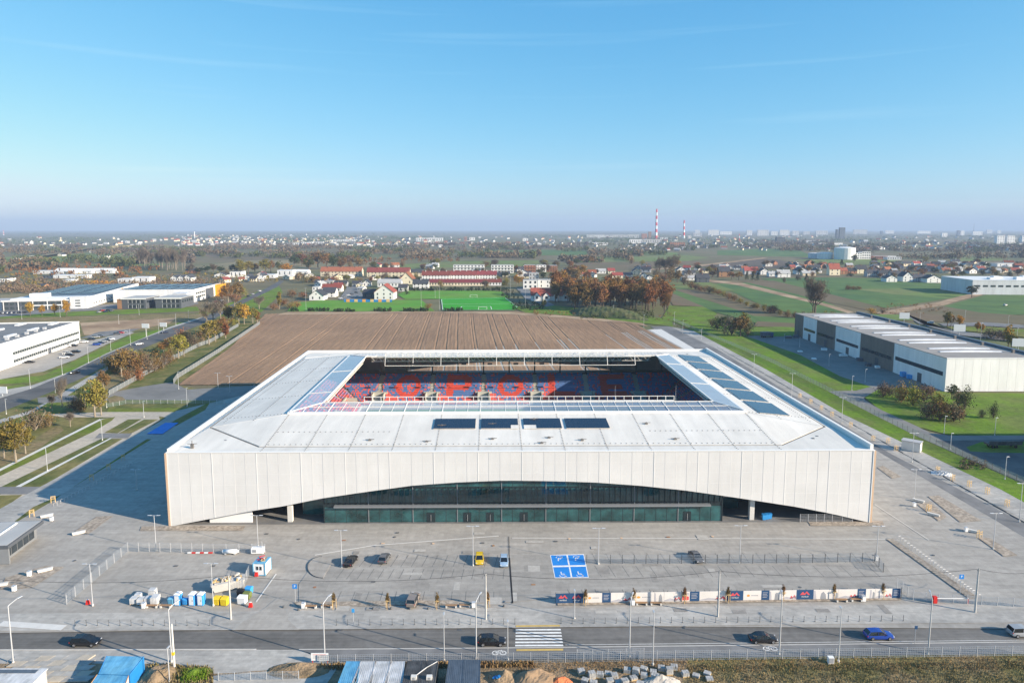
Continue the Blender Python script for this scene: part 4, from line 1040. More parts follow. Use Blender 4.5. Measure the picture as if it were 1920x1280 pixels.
def seatbox(mb, f, a, d, z):
    for (a0, a1, d0, d1, z0, z1) in ((a-.21, a+.21, d-.06, d-.46, z+.34, z+.46), (a-.21, a+.21, d-.46, d-.54, z+.36, z+.86)):
        n = len(mb.v)
        for zz in (z0, z1):
            for aa, dd in ((a0,d0),(a1,d0),(a1,d1),(a0,d1)): mb.v.append(f(aa, dd, zz))
        mb.f += [(n+4,n+5,n+6,n+7),(n,n+1,n+5,n+4),(n+1,n+2,n+6,n+5),(n+3,n,n+4,n+7)]
for side in ('rear', 'left', 'right'):
    f, L_, _, _ = SIDES[side]
    ais = AIS if side == 'rear' else [L_*x for x in (0.24, 0.38, 0.5, 0.62, 0.76)]
    for k in range(NR):
        d = D0 - k*TR; z = Z0 + k*RI
        n = int((L_-2*d)/0.5)
        for i in range(n):
            a = d + 0.4 + i*0.5
            if a > L_-d-.4: break
            if any(abs(a-x) < 0.95 for x in ais): continue
            if side == 'rear' and k < 6 and any(abs(a-x) < 2.6 for x in AIS): continue
            c = 'seat_blue' if rs.random() < (0.74 if side == 'rear' else .6) else 'seat_red'
            tri = min(abs(a-x) for x in ais)/10.3
            if k < 2 + 6*max(0, 1-tri*1.3) or (k < 7 and rs.random() < 0.3): c = 'seat_red' if rs.random() < 0.88 else 'seat_blue'
            if side == 'left' and rs.random() < 0.35: c = 'seat_red'
            if side == 'rear':
                for ch, cx in LETC:
                    gx = (cx + 5.0 - a)/10.0*7; gy = (16.6-k)/13.6*9     # 'rear' runs right to left
                    if 0 <= gx < 7 and 0 <= gy < 9:
                        if ch == 'O':
                            ex, ey = (gx-3.5)/3.5, (gy-4.5)/4.5; r_ = math.hypot(ex, ey)
                            c = 'seat_orange' if 0.60 < r_ < 1.0 else ('seat_blue' if r_ >= 1.0 and rs.random() < .9 else c)
                        elif LET[ch][int(gy)][int(gx)] == '1': c = 'seat_orange'
                        elif rs.random() < 0.9: c = 'seat_blue'
            seatbox(seats[c], f, a, d, z)
for k_, nm in (('seat_red', 'red_seats'), ('seat_blue', 'blue_seats'), ('seat_orange', 'letter_seats')): sp(nm, seats[k_], k_)['kind'] = 'stuff'
# aisles and entrance boxes (vomitories)
for side in ('rear', 'left', 'right'):
    f, L_, _, _ = SIDES[side]
    for x in (AIS if side == 'rear' else [L_*q_ for q_ in (0.24, 0.38, 0.5, 0.62, 0.76)]):
        b = SB()
        for k in range(6, NR):
            d = D0-k*TR; z = Z0+k*RI
            for h in (0, 1):
                n = len(b.v); zz = z+.02+h*RI/2; dd = d-h*TR/2
                for q_, w_ in ((dd, zz), (dd-TR/2, zz)): b.v += [f(x-.75, q_, w_), f(x+.75, q_, w_)]
                b.f.append((n, n+1, n+3, n+2)); n = len(b.v); b.v += [f(x-.75, dd, zz-RI/2), f(x+.75, dd, zz-RI/2), f(x+.75, dd, zz), f(x-.75, dd, zz)]; b.f.append((n,n+1,n+2,n+3))
        sp('aisle_steps', b, 'step')
        if side != 'front':
            b = SB()
            for dx in (-2.3, 2.0):
                c0, c1 = f(x+dx, D0-1, Z0), f(x+dx+.3, D0-5.4, Z0)
                b.box(min(c0[0],c1[0]), min(c0[1],c1[1]), 0.8, max(c0[0],c1[0]), max(c0[1],c1[1]), Z0+6*RI+0.9)
            c0, c1 = f(x-3.2, D0-5.0, 0), f(x+3.2, D0-5.6, 0)
            b.box(min(c0[0],c1[0]), min(c0[1],c1[1]), Z0+4.6*RI, max(c0[0],c1[0]), max(c0[1],c1[1]), Z0+6*RI+1.0)
            vm = sp('entrance_box', b, 'step')
            b = SB(); c0, c1 = f(x-1.9, D0-4.9, 0), f(x+1.9, D0-5.2, 0)
            b.box(min(c0[0],c1[0]), min(c0[1],c1[1]), 0.9, max(c0[0],c1[0]), max(c0[1],c1[1]), Z0+4.4*RI); sp('doorway', b, 'black', vm)
# --- glazed front under the arch
gx = lambda u: (u-323)/(1637-323)*W_
GX0, GX1 = gx(607), gx(1360)
npan = 36; pw = (GX1-GX0)/npan
for i in range(npan):
    x0, x1 = GX0+i*pw+.03, GX0+(i+1)*pw-.03
    b = SB(); b.box(x0, 0.95, 0.25, x1, 1.05, 3.95); sp('glass_pane', b, 'teal_glass')
    top = min(arch(x0), arch(x1))+1.5
    b = SB(); b.box(x0, 0.95, 5.15, x1, 1.05, min(8.5, top)); sp('glass_pane', b, 'teal_glass')
    if top > 9.2:
        b = SB(); b.box(x0, 0.95, 9.0, x1, 1.05, top); sp('glass_pane', b, 'teal_glass')
for i in range(npan+1):
    x = GX0+i*pw; major = (i % 4 == 0)
    b = SB(); b.box(x-(.09 if major else .035), 0.82 if major else .9, 0.16, x+(.09 if major else .035), 1.06, min(arch(x)+1.5, 12.4)); sp('mullion', b, 'mullion' if not major else 'canopy')
for i in range(npan*2):
    x = GX0+(i+.5)*pw/2; b = SB(); b.box(x-.05, 0.35, 5.1, x+.05, 0.93, min(8.6, arch(x)+0.5)); sp('glass_fin', b, 'spandrel')
b = SB(); b.box(GX0+2.5, -0.1, 4.2, GX1-3, 1.0, 4.6); sp('entrance_canopy', b, 'canopy')
b = SB(); b.box(GX0, 1.0, 3.95, GX1, 1.12, 5.15); b.box(GX0, 1.0, 8.5, GX1, 1.12, 9.0); sp('spandrel_band', b, 'spandrel')
b = SB(); b.box(GX0-.12, .8, .16, GX0+.12, 12, 8.2); b.box(GX1-.12, .8, .16, GX1+.12, 12, 8.2); sp('glazing_return', b, 'spandrel')
for u in (808, 877, 920, 984, 1294):
    b = SB(); x = gx(u); b.box(x-.9, 0.86, 0.17, x+.9, 0.93, 2.6); d_ = sp('entrance_door', b, 'spandrel')
    b = SB(); b.box(x-.03, 0.74, 0.5, x+.03, 0.85, 2.1); sp('door_handle', b, 'galv', d_)
# dark undercroft on both sides of the glazing
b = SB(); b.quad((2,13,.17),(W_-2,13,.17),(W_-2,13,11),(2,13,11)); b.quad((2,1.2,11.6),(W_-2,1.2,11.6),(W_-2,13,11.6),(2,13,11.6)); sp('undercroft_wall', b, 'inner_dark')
for u in (541, 1419):
    b = SB(); x = gx(u); b.box(x-.55, 1.4, .16, x+.55, 2.5, arch(x)+.6); sp('undercroft_column', b, 'pconcrete')
b = SB(); b.box(gx(390), 1.3, .16, gx(470), 1.7, 3.4); sp('undercroft_low_wall', b, 'white')
b = SB(); b.box(gx(556), 6.0, .16, gx(604), 6.2, 6.5); sp('undercroft_glazing', b, 'teal_glass')
b = SB(); b.box(gx(545), 3.6, 4.6, gx(604), 5.9, 7.2); b.box(gx(1366), 3.6, 5.0, gx(1425), 5.9, 8.0); sp('undercroft_soffit', b, 'canopy')
b = SB(); b.box(gx(1366), 8.5, .16, gx(1412), 8.8, 4.5); sp('undercroft_glazing', b, 'teal_glass')
b = SB(); b.box(1.5, .2, .15, W_-1.5, 13, .165); sp('undercroft_floor', b, 'lane')
# ================================================================ VEHICLES
def car_meshes(L, W, H, style):
    h = W/2
    belt = 0.62*H
    if style == 'suv': cab = [(-.485, belt, .90), (-.43, H-.06, .80), (-.1, H, .82), (.08, H-.05, .80), (.25, belt, .90)]
    elif style == 'sedan': cab = [(-.36, belt, .88), (-.22, H-.05, .72), (-.06, H, .74), (.07, H-.05, .72), (.26, belt-.02, .88)]
    else: cab = [(-.475, belt, .88), (-.37, H-.06, .74), (-.08, H, .76), (.06, H-.05, .74), (.26, belt-.02, .88)]
    body = MB()
    st = [(-.5, .42, belt-.16, .80), (-.485, .32, belt-.02, .90), (-.40, .24, belt, .97), (-.1, .22, belt, 1.0), (.2, .22, belt-.01, 1.0), (.28, .22, belt-.05, .98), (.43, .26, belt-.16, .93), (.488, .32, belt-.26, .84), (.5, .40, belt-.34, .74)]
    rings = []
    for x, zb, zt, w in st:
        y = h*w; zm = lerp(zb, zt, .62)
        rings.append([(x*L, -y*.9, zb), (x*L, -y, zb+.14), (x*L, -y*1.0, zm), (x*L, -y*.92, zt), (x*L, 0, zt+.035), (x*L, y*.92, zt), (x*L, y, zm), (x*L, y, zb+.14), (x*L, y*.9, zb)])
    body.rings(rings)
    cb = [[(x*L, -h*w, z if i in (1,2,3) else belt-.03), (x*L, h*w, z if i in (1,2,3) else belt-.03)] for i, (x, z, w) in enumerate(cab)]
    # roof skin and pillars in body colour
    for i in (1, 2):
        a, b = cab[i], cab[i+1]
        body.quad((a[0]*L, -h*a[2], a[1]+.02), (b[0]*L, -h*b[2], b[1]+.02), (b[0]*L, h*b[2], b[1]+.02), (a[0]*L, h*a[2], a[1]+.02))
    for s in (-1, 1):
        for (i, j) in ((0, 1), (4, 3)):
            a, b = cab[i], cab[j]; body.tube((a[0]*L, s*h*a[2], belt-.02), (b[0]*L, s*h*b[2], b[1]), .05, .05, 4)
        body.tube((-.1*L, s*h*.93, belt-.02), (-.09*L, s*h*cab[2][2]*1.01, H-.02), .035, .035, 4)
    for s in (-1, 1): body.cbox(.2*L, s*(h+.06), belt+.05, .12, .16, .1)
    gl = MB(); rings = []
    for x, z, w in cab:
        z2 = z if z > belt+.1 else belt-.02
        lowy = h*(.93 if z > belt+.1 else w)
        rings.append([(x*L*.995, -lowy, belt-.03), (x*L*.995, -h*w*.985, z2), (x*L*.995, h*w*.985, z2), (x*L*.995, lowy, belt-.03)])
    gl.rings(rings)
    wh = MB(); wh.tube((0,-.11,0), (0,.11,0), .335, .335, 14)
    rm = MB(); rm.tube((0,-.125,0), (0,.125,0), .21, .21, 10)
    hl = MB(); hl.cbox(0, 0, 0, .16, .34, .15)
    return body, gl, wh, rm, hl
_carc = {}
def paint(name, col): return _carc.setdefault(name, mat('car_paint_'+name, col, 0.25, 0.02, 1.0, spec=0.6))
PAINT = {'black': (0.012,0.012,0.014), 'grey': (0.10,0.105,0.115), 'silver': (0.32,0.33,0.34), 'white': (0.72,0.72,0.72), 'blue': (0.015,0.055,0.30), 'paleblue': (0.30,0.42,0.55), 'yellow': (0.62,0.42,0.01), 'red': (0.35,0.02,0.02), 'bronze': (0.24,0.20,0.17), 'navy': (0.015,0.025,0.07)}
_carm = {}
def car(x, y, z, rz, col, style, label, group, small=False, name='parked_car', cat='car'):
    dims = {'suv': (4.55,1.86,1.66), 'sedan': (4.7,1.82,1.45), 'hatch': (4.15,1.78,1.50), 'wagon': (4.75,1.84,1.50)}[style]
    key = (style,)
    if key not in _carm:
        b, g, w, r, hl = car_meshes(*dims, style)
        _carm[key] = (b, g.mesh('windows', M['carglass']), w.mesh('wheel', M['tyre'], True), r.mesh('rim', M['rim']), hl.mesh('headlight', M['lamp_clear']), hl.mesh('tail_light', M['lamp_red']), {})
    b, gm, wm, rmm, hm, tm, bodies = _carm[key]
    if col not in bodies: bodies[col] = b.mesh('car_body', paint(col, PAINT[col]))
    t = thing(name, label, cat, (x, y, z), rz, group)
    link('body', bodies[col], t); link('windows', gm, t)
    L, W, H = dims
    for sx in (-.31, .31):
        for sy in (-1, 1):
            w = link('wheel', wm, t, (sx*L, sy*(W/2-.10), .335))
            if not small: link('rim', rmm, w)
    if not small:
        for sy in (-1, 1):
            link('headlight', hm, t, (.472*L, sy*W*.33, .62*H-.30)); link('tail_light', tm, t, (-.478*L, sy*W*.36, .62*H-.16))
    return t
def pcar(u, v, rz, col, style, label, group, z=0.2, small=False, name='parked_car', cat='car'):
    x, y = G(u, v, z); return car(x, y, z, rz, col, style, label, group, small, name, cat)
g_lot = 'cars parked in front of the stadium'; g_rd = 'cars driving on the front street'
pcar(658, 1055, R(82), 'black', 'sedan', 'black saloon parked nearest the rounded island in the front car park', g_lot)
pcar(721, 1050, R(84), 'grey', 'hatch', 'dark grey car parked second from the island in the front car park', g_lot)
pcar(899, 1052, R(-88), 'yellow', 'hatch', 'yellow hatchback parked before the glazed stadium front', g_lot)
pcar(945, 1056, R(-90), 'paleblue', 'hatch', 'pale blue car parked beside the yellow hatchback', g_lot)
pcar(775, 1129, R(84), 'bronze', 'suv', 'bronze grey off-roader parked nearest the front street', g_lot)
pcar(1305, 1048, R(-80), 'grey', 'sedan', 'dark grey saloon parked against the mesh fence right of the blue bays', g_lot)
pcar(161, 1207, 0, 'black', 'wagon', 'black estate car driving at the left end of the street', g_rd, 0.025, name='car')
pcar(922, 1206, 0, 'black', 'wagon', 'black estate car driving up to the zebra crossing', g_rd, 0.025, name='car')
pcar(1430, 1201, R(.6), 'black', 'sedan', 'black saloon driving on the street right of the crossing', g_rd, 0.025, name='car')
pcar(1647, 1195, R(.6), 'blue', 'wagon', 'bright blue estate car driving on the front street', g_rd, 0.025, name='car')
pcar(1916, 1190, R(.6), 'silver', 'suv', 'silver car cut off by the right edge of the picture', g_rd, 0.025, name='car')
# left district cars
LP = [(56,680,'black'),(126,664,'white'),(141,660,'navy'),(121,671,'white'),(131,667,'black'),(143,661,'black'),(158,642,'white'),(172,637,'black'),(180,633,'silver'),(188,631,'grey'),(182,647,'blue'),(189,644,'navy'),(195,641,'silver'),(201,639,'black'),(208,637,'white'),(220,627,'grey'),(226,625,'red'),(232,623,'silver'),(126,650,'white'),(138,649,'black')]
for i, (u, v, c) in enumerate(sorted(LP)):
    pcar(u, v, R(20+random.uniform(-5,5)), c, random.choice(['sedan','hatch','suv']), f'{nth(i)} parked car from the left beside the white factory, {c}', 'cars parked beside the white factory', 0.1, True)
for i, (u, v, c) in enumerate([(140,700,'black'),(261,646,'white'),(309,624,'navy'),(487,546,'white'),(474,552,'silver'),(465,556,'black')]):
    pcar(u, v, R(60) if u < 350 else R(75), c, 'sedan', f'{c} car driving on the left side road, {nth(i)} from the picture bottom', 'cars driving on the left side road', 0.1, True, name='car')
for i in range(13):
    c = random.choice(['white','silver','black','grey','navy']); u = 4 + i*4.1
    pcar(u, 588-i*.15, R(80), c, 'hatch', f'{nth(i)} tiny car from the left in the row before the office hall, {c}', 'cars parked before the office hall', 0.1, True)
for i, (u, v, c) in enumerate([(186,586,'silver'),(192,583,'red'),(198,585,'navy'),(204,582,'black'),(209,584,'grey'),(390,570,'silver'),(405,566,'red'),(417,564,'white')]):
    pcar(u, v, R(75), c, 'hatch', f'{nth(i)} tiny car from the left between the two office halls, {c}', 'cars parked between the office halls', 0.1, True)
for i, (u, v, c) in enumerate([(638,560,'white'),(646,557,'silver'),(653,554,'white'),(660,552,'grey'),(664,558,'silver'),(671,557,'white'),(668,549,'black')]):
    pcar(u, v, R(10), c, 'hatch', f'{nth(i)} tiny car from the left at the sports club, {c}', 'cars parked at the sports club', 0.4, True)
pcar(1745, 606, R(150), 'white', 'suv', 'white van on the road behind the brown hall', 'vehicles behind the brown hall', 0.42, True, 'van', 'van')
pcar(1885, 573, R(30), 'white', 'suv', 'white vehicle parked at the far right field edge', 'vehicles behind the brown hall', 0.42, True, 'van', 'van')
# ================================================================ STREET FURNITURE
_lm = {}
def lamp(u, v, vt, kind, label, group, z=0.19, ang=0.0):
    x, y = G(u, v, z); h = HT(vt, y) - z
    t = thing('street_lamp', label, 'street lamp', (x, y, z), ang, group)
    if kind not in _lm:
        pole = MB(); pole.tube((0,0,0), (0,0,1), .10 if kind != 'arm' else .13, .055 if kind != 'arm' else .08, 7)
        base = MB(); base.tube((0,0,0), (0,0,.35), .2, .17, 8)
        head = MB(); head.v += []; head.rings([[(0,-.16,0),(0,.16,0),(0,.13,.09),(0,-.13,.09)], [(.75,-.13,.02),(.75,.13,.02),(.75,.1,.08),(.75,-.1,.08)]])
        arm = MB(); arm.path([(0,0,0),(.35,0,.18),(1.6,0,.55)], .06, 6)
        bar = MB(); bar.tube((-.75,0,0),(.75,0,0), .05, .05, 5)
        _lm[kind] = (pole.mesh('pole', M['galv'], True), base.mesh('lamp_base', M['pconcrete']), head.mesh('lamp_head', M['galv']), arm.mesh('arm', M['galv']), bar.mesh('cross_arm', M['galv']))
    pm, bm, hm, am, cm = _lm[kind]
    p = link('pole', pm, t); p.scale = (1, 1, h); link('lamp_base', bm, t)
    if kind == 'tee':
        link('cross_arm', cm, t, (0,0,h)); link('lamp_head', hm, t, (.6,0,h+.02)); link('lamp_head', hm, t, (-.6,0,h+.02), math.pi)
    elif kind == 'arm':
        link('arm', am, t, (0,0,h)); link('lamp_head', hm, t, (1.55,0,h+.5))
    else: link('lamp_head', hm, t, (-.05,0,h))
    return t
for i, (u, v, vt) in enumerate([(174,1135,1057),(293,1032,966),(400,1135,1056),(484,1024,966),(641,1063,994),(887,1060,986),(1122,1057,990),(1386.5,1055,985),(1643,1050,986),(1714,935,880),(1862,1029,962),(1911,978,906)]):
    lamp(u, v, vt, 'tee', f'{nth(i)} double-headed plaza lamp from the left, standing before the stadium', 'double-headed lamps on the plaza')
for i, (u, v, vt) in enumerate([(1413,700,664),(1484,746,700),(1578,792,745),(1710,866,812)]):
    lamp(u, v, vt, 'tee', f'{nth(i)} double-headed lamp from the back along the right service lane', 'double-headed lamps along the service lane')
for i, (u, v, vt) in enumerate([(25,1243,1136),(322,1240,1143),(609,1232,1132),(893,1234,1128),(1180,1230,1128),(1461,1226,1124),(1740,1225,1124)]):
    lamp(u, v, vt, 'arm', f'{nth(i)} tall arm street lamp from the left on the near kerb', 'arm lamps along the near kerb', 0.04, R(70))
for i, (u, v, vt) in enumerate([(833,1238,1152),(952,1236,1166),(1077,1160,1108),(1224,1246,1148),(1572,1240,1140),(318,1278,1215)]):
    lamp(u, v, vt, 'top', f'{nth(i)} short post-top lamp from the left beside the front street', 'post-top lamps by the front street', 0.05, R(90))
for i, (u, v, vt) in enumerate([(89,882,837),(192,825,786),(270,782,752),(351,762,727),(335,729,697),(409,727,699),(200,764,735),(257,918,880),(431,735,705)]):
    lamp(u, v, vt, 'tee' if i > 4 else 'top', f'{nth(i)} slim lamp on the left paths, listed from nearest the striped lot', 'lamps on the left paths')
for i, (u, v, vt) in enumerate([(12,776,748),(57,728,692),(104,736,710),(117,702,668),(166,680,650),(208,657,637),(245,647,617),(276,636,616),(223,607,590),(298,625,600),(330,609,588),(354,602,582),(261,590,570),(41,598,575),(113,594,575)]):
    lamp(u, v, vt, 'top', f'{nth(i)} street lamp along the left side road and factory frontage', 'lamps along the left side road')
for i, (u, v, vt) in enumerate([(1554,686,664),(1597,732,705),(1622,716,692),(1499,650,632),(1470,640,626),(1770,813,780),(1865,816,783),(1782,842,812),(1884,898,856),(1724,611,586),(1783,626,596),(1838,640,605),(1905,652,615),(1809,600,582),(1890,612,592)]):
    lamp(u, v, vt, 'top', f'{nth(i)} slim lamp around the brown and white hall yard', 'lamps around the hall yard', 0.19)
for i, (u, v, vt) in enumerate([(1264,608,585),(1280,625,600),(1207,614,590),(1150,592,572),(1315,636,616)]):
    lamp(u, v, vt, 'top', f'{nth(i)} slim lamp beside the field corner behind the stadium', 'lamps by the field corner', 0.19)
# floodlight masts of the sports ground
for i, (u, v, vt) in enumerate([(574,583,540),(790,580,543),(816,558,536),(824,582,536),(957,561,518),(985,576,540)]):
    lamp(u, v, vt, 'tee', f'{nth(i)} floodlight mast from the left at the sports pitches', 'floodlight masts of the sports ground', 0.3)
# concrete line poles with wires
poles = []
for i, (u, v, vt) in enumerate([(433,1160,1078),(911,1160,1075),(1346,1155,1070),(1828,1147,1066)]):
    x, y = G(u, v, .2); h = HT(vt, y)-.2
    t = thing('utility_pole', f'{nth(i)} concrete utility pole from the left along the plaza edge', 'utility pole', (x, y, .2), 0, 'concrete utility poles')
    b = MB(); b.tube((0,0,0),(0,0,h), .19, .12, 8); obj('shaft', b, M['concrete'], t)
    b = MB(); b.cbox(0,0,h-.3,.5,.12,.12); b.tube((0,0,h),(0,0,h+.15),.05,.04,6); obj('insulator_bracket', b, M['darkgalv'], t)
    poles.append((x, y, .2+h))
ends = [(*G(-60,1165), 8.6)] + poles + [(*G(2000,1140), 8.6)]
for i, (a, b_) in enumerate(zip(ends, ends[1:])):
    m = MB(); pts = [(lerp(a[0],b_[0],t/12), lerp(a[1],b_[1],t/12), lerp(a[2],b_[2],t/12)-1.3*(1-(2*t/12-1)**2)) for t in range(13)]
    m.path(pts, .028, 4); tag(obj('overhead_wire', m, M['black']), f'{nth(i)} sagging overhead cable span from the left above the plaza edge', 'cable', 'overhead cable spans')
x, y = G(327, 1252, .04); b = MB(); t = thing('utility_pole', 'thick pale concrete pole beside the green patch at bottom left', 'utility pole', (x, y, .04))
b.tube((0,0,0),(0,0,7.6),.2,.13,8); obj('shaft', b, M['pconcrete'], t); b = MB(); b.cbox(0,-.1,2.6,.4,.3,.5); obj('meter_box', b, M['yellow'], t)
# bollards
bm = MB(); bm.tube((0,0,0),(0,0,.98),.045,.045,7); bm.tube((0,0,.98),(0,0,1.06),.06,.05,7); bm.tube((0,0,0),(0,0,.06),.1,.1,7); bmesh_ = bm.mesh('bollard', M['darkgalv'])
bl = [(141+i*21.0, 1172-i*.05) for i in range(13)] + [(631+i*20.9, 1171-i*.12) for i in range(17)] + [(1052+i*20.7, 1168-i*.16) for i in range(32)]
for i, (u, v) in enumerate(bl):
    x, y = G(u, v, .22); o = link('bollard', bmesh_, None, (x, y, .22)); tag(o, f'{nth(i)} thin dark bollard from the left along the street footway', 'bollard', 'bollards along the street footway')
for i in range(7):
    x, y = G([532,560,700,733,769,803,945][i], [1138,1143,1141,1141,1141,1141,1136][i], .2); b = MB(); b.tube((0,0,0),(0,0,.3),.25,.18,8); b.tube((0,0,.3),(0,0,.36),.18,.08,8)
    tag(obj('parking_stud', b, M['darkgalv'], None, (x,y,.2)), f'{nth(i)} squat dark stud from the left before the sapling strip', 'bollard', 'squat studs before the saplings')
# benches + bins
def bench(u, v, rz, label, L=2.0, slab=False, group='benches on the plaza'):
    x, y = G(u, v, .2); t = thing('park_bench' if not slab else 'concrete_bench', label, 'bench', (x, y, .2), rz, group)
    if slab:
        b = MB(); b.box(-L/2,-.3,.42,L/2,.3,.55); obj('seat', b, M['pconcrete'], t)
        b = MB(); b.box(-L/2+.1,-.25,0,L/2-.1,.25,.41); obj('plinth', b, M['pconcrete'], t)
    else:
        for k in range(3):
            b = MB(); b.box(-L/2,-.28+k*.2,.42,L/2,-.12+k*.2,.48); obj('seat_slat', b, M['wood'], t)
        for s in (-1, 1):
            b = MB(); b.box(s*L*.42-.14,-.28,0,s*L*.42+.14,.28,.415); obj('leg', b, M['pconcrete'], t)
BN = [(285,1138,0),(311,1138,0),(583,1139,0),(613,1138,0),(846,1138,0),(872,1137,0),(1203,1133,0),(1230,1133,0),(1578,1127,0),(1606,1126,0)]
for i, (u, v, r_) in enumerate(BN): bench(u, v, r_, f'{nth(i)} timber bench from the left along the sapling strip', 2.1, group='timber benches along the sapling strip')
SBN = [(148,1000,R(35)),(85,1070,R(35)),(88,968,R(35)),(0,1098,R(20)),(1750,966,R(-45)),(1722,940,R(-45)),(1820,996,R(-45))]
for i, (u, v, r_) in enumerate(SBN): bench(u, v, r_, f'{nth(i)} white slab bench, listed from the left plaza to the right plaza', 2.7, True, 'white slab benches')
for i, (u, v) in enumerate(sorted([(569,1139),(888,1138),(1187,1133),(1619,1126),(270,1139),(55,1079),(1714,949),(1811,996),(97,976),(27,1107),(1643,1050)])):
    x, y = G(u, v, .2); t = thing('litter_bin', f'{nth(i)} white litter bin from the left on the plaza', 'litter bin', (x, y, .2), 0, 'white litter bins')
    b = MB(); b.box(-.3,-.3,.05,.3,.3,1.0); obj('bin_body', b, M['white'], t); b = MB(); b.box(-.33,-.33,1.0,.33,.33,1.06); obj('bin_lid', b, M['galv'], t)
# signs
def sign(u, v, vt, label, face, w=.9, h=.9, txt=None):
    x, y = G(u, v, .2); hh = HT(vt, y)-.2
    t = thing('road_sign', label, 'road sign', (x, y, .2)); b = MB(); b.tube((0,0,0),(0,0,hh),.045,.045,6); obj('post', b, M['galv'], t)
    b = MB(); b.box(-w/2,-.1,hh-h,w/2,-.06,hh); p = obj('sign_plate', b, M[face], t)
    if txt: text('sign_letter', txt, .75*h, (0,-.108,hh-h/2), M['white'], p)
def text(name, s, size, loc, m, parent, align='CENTER', rot=(R(90),0,0)):
    c = bpy.data.curves.new(name, 'FONT'); c.body = s; c.size = size; c.align_x = align; c.align_y = 'CENTER'; c.extrude = .004; c.resolution_u = 2
    c.materials.append(m); tmp = bpy.data.objects.new(name, c); COL.objects.link(tmp); dg = bpy.context.evaluated_depsgraph_get(); me = bpy.data.meshes.new_from_object(tmp.evaluated_get(dg)); bpy.data.objects.remove(tmp)
    o = link(name, me, parent, loc); o.rotation_euler = rot; return o
sign(554, 1128, 1094, 'blue parking sign with white P left of the front car park', 'blue_paint', txt='P')
sign(1800, 1112, 1076, 'blue parking sign with white P beside the bicycle hoops', 'blue_paint', txt='P')
sign(663, 1172, 1140, 'small blue sign on a thin post by the footway', 'sky_blue', .5, .7)
sign(1715, 1205, 1172, 'small navy traffic sign at the right street kerb', 'navy', .5, .6)
x, y = G(600, 1244, .04); t = thing('notice_board', 'white site notice board with red corner at the street edge', 'notice board', (x, y, .04))
b = MB(); b.box(-1.4,-.03,.6,1.4,.03,1.9); obj('board', b, M['white'], t)
for s in (-1.2, 1.2): b = MB(); b.box(s-.05,.035,0,s+.05,.12,1.8); obj('leg', b, M['red'], t)
for k in range(4): b = MB(); b.box(-1.1,-.045,1.62-k*.2,1.0-.3*k,-.035,1.68-k*.2); obj('print_line', b, M['red' if k == 0 else 'bgrey'], t)
# bicycle hoops
hm = MB(); hm.path([(-.38,0,0),(-.38,0,.72),(-.24,0,.86),(.24,0,.86),(.38,0,.72),(.38,0,0)], .035, 5); hoop = hm.mesh('bicycle_hoop', M['galv'])
for i in range(28):
    t = i/27; u, v = lerp(1686, 1836, t), lerp(1011, 1122, t**.97); x, y = G(u, v, .2)
    tag(link('bicycle_hoop', hoop, None, (x, y, .2), R(8)), f'{nth(i)} bicycle hoop from the back in the long diagonal row at right', 'bicycle stand', 'bicycle hoops in the diagonal row')
for i in range(22):
    t = i/21; x, y = G(lerp(104,245,t), lerp(948,872,t), .2)
    tag(link('bicycle_hoop', hoop, None, (x, y, .2), R(30)), f'{nth(i)} bicycle hoop from the front in the shaded left row', 'bicycle stand', 'bicycle hoops in the shaded row')
# tree guards and saplings
def tree_frame(u, v, label):
    x, y = G(u, v, .2); t = thing('tree_guard', label, 'tree guard', (x, y, .2), R(30), 'timber tree guards')
    for sx in (-.45,.45):
        for sy in (-.3,.3): b = MB(); b.box(sx-.05,sy-.05,0,sx+.05,sy+.05,1.7); obj('stake', b, M['stake'], t)
    for z in (1.0, 1.55): b = MB(); b.box(-.5,-.35,z,.5,-.3,z+.1); b.box(-.5,.3,z,.5,.35,z+.1); obj('rail', b, M['stake'], t)
for i, (u, v) in enumerate([(100,942),(60,968),(16,992),(204,880),(231,862),(172,900),(1741,958),(1836,1008),(1595,800),(1637,826),(1665,830),(1680,845),(1758,885),(1786,900),(1817,912),(1851,925),(1888,948),(1500,745),(1520,756),(1540,768),(1560,780)]): tree_frame(u, v, f'{nth(i)} small timber tree guard, counted from the left plaza to the right lane')
# fences
_fm = {}
def fence(name, label, pts, h=2.0, span=2.5, wire='fence_wire', post='galv', z=.2, cat='fence', solid=None, group=None):
    P = [Vector((*G(*p, z), z)) for p in pts]
    t = thing(name, label, cat, tuple(P[0]), 0, group)
    kp = (h, post)
    if kp not in _fm: b = MB(); b.box(-.05,-.05,0,.05,.05,h+.08); _fm[kp] = b.mesh('post', M[post])
    kw = (h, wire, solid)
    if kw not in _fm:
        b = MB()
        if solid: b.box(0,-.04,.05,1,.04,h)
        else:
            for k in range(11): b.box(k/10*.98+.005,-.012,.06,k/10*.98+.015,.012,h)
            for k in range(6): b.box(0,-.014,.08+k*(h-.1)/5,1,.014,.11+k*(h-.1)/5)
        _fm[kw] = b.mesh('fence_panel', M[solid or wire])
    for a, b_ in zip(P, P[1:]):
        d = b_-a; n = max(1, round(d.length/span)); an = math.atan2(d.y, d.x)
        for k in range(n):
            q = a+d*(k/n)-P[0]; link('post', _fm[kp], t, tuple(q), an); o = link('fence_panel', _fm[kw], t, tuple(q), an); o.scale = (d.length/n, 1, 1)
    link('post', _fm[kp], t, tuple(P[-1]-P[0]))
    return t
fence('mesh_fence', 'grey mesh fence round the left storage yard', [(125,1132),(240,1033),(300,1034),(400,1036),(497,1036)])
fence('mesh_fence', 'short mesh fence beside the skip at the yard corner', [(468,1075),(452,1112)])
fence('mesh_fence', 'mesh fence panels crossing the right car park', [(1100,1056),(1300,1056),(1500,1055),(1640,1052),(1656,1072)], 1.9, 2.55, post='darkgalv')
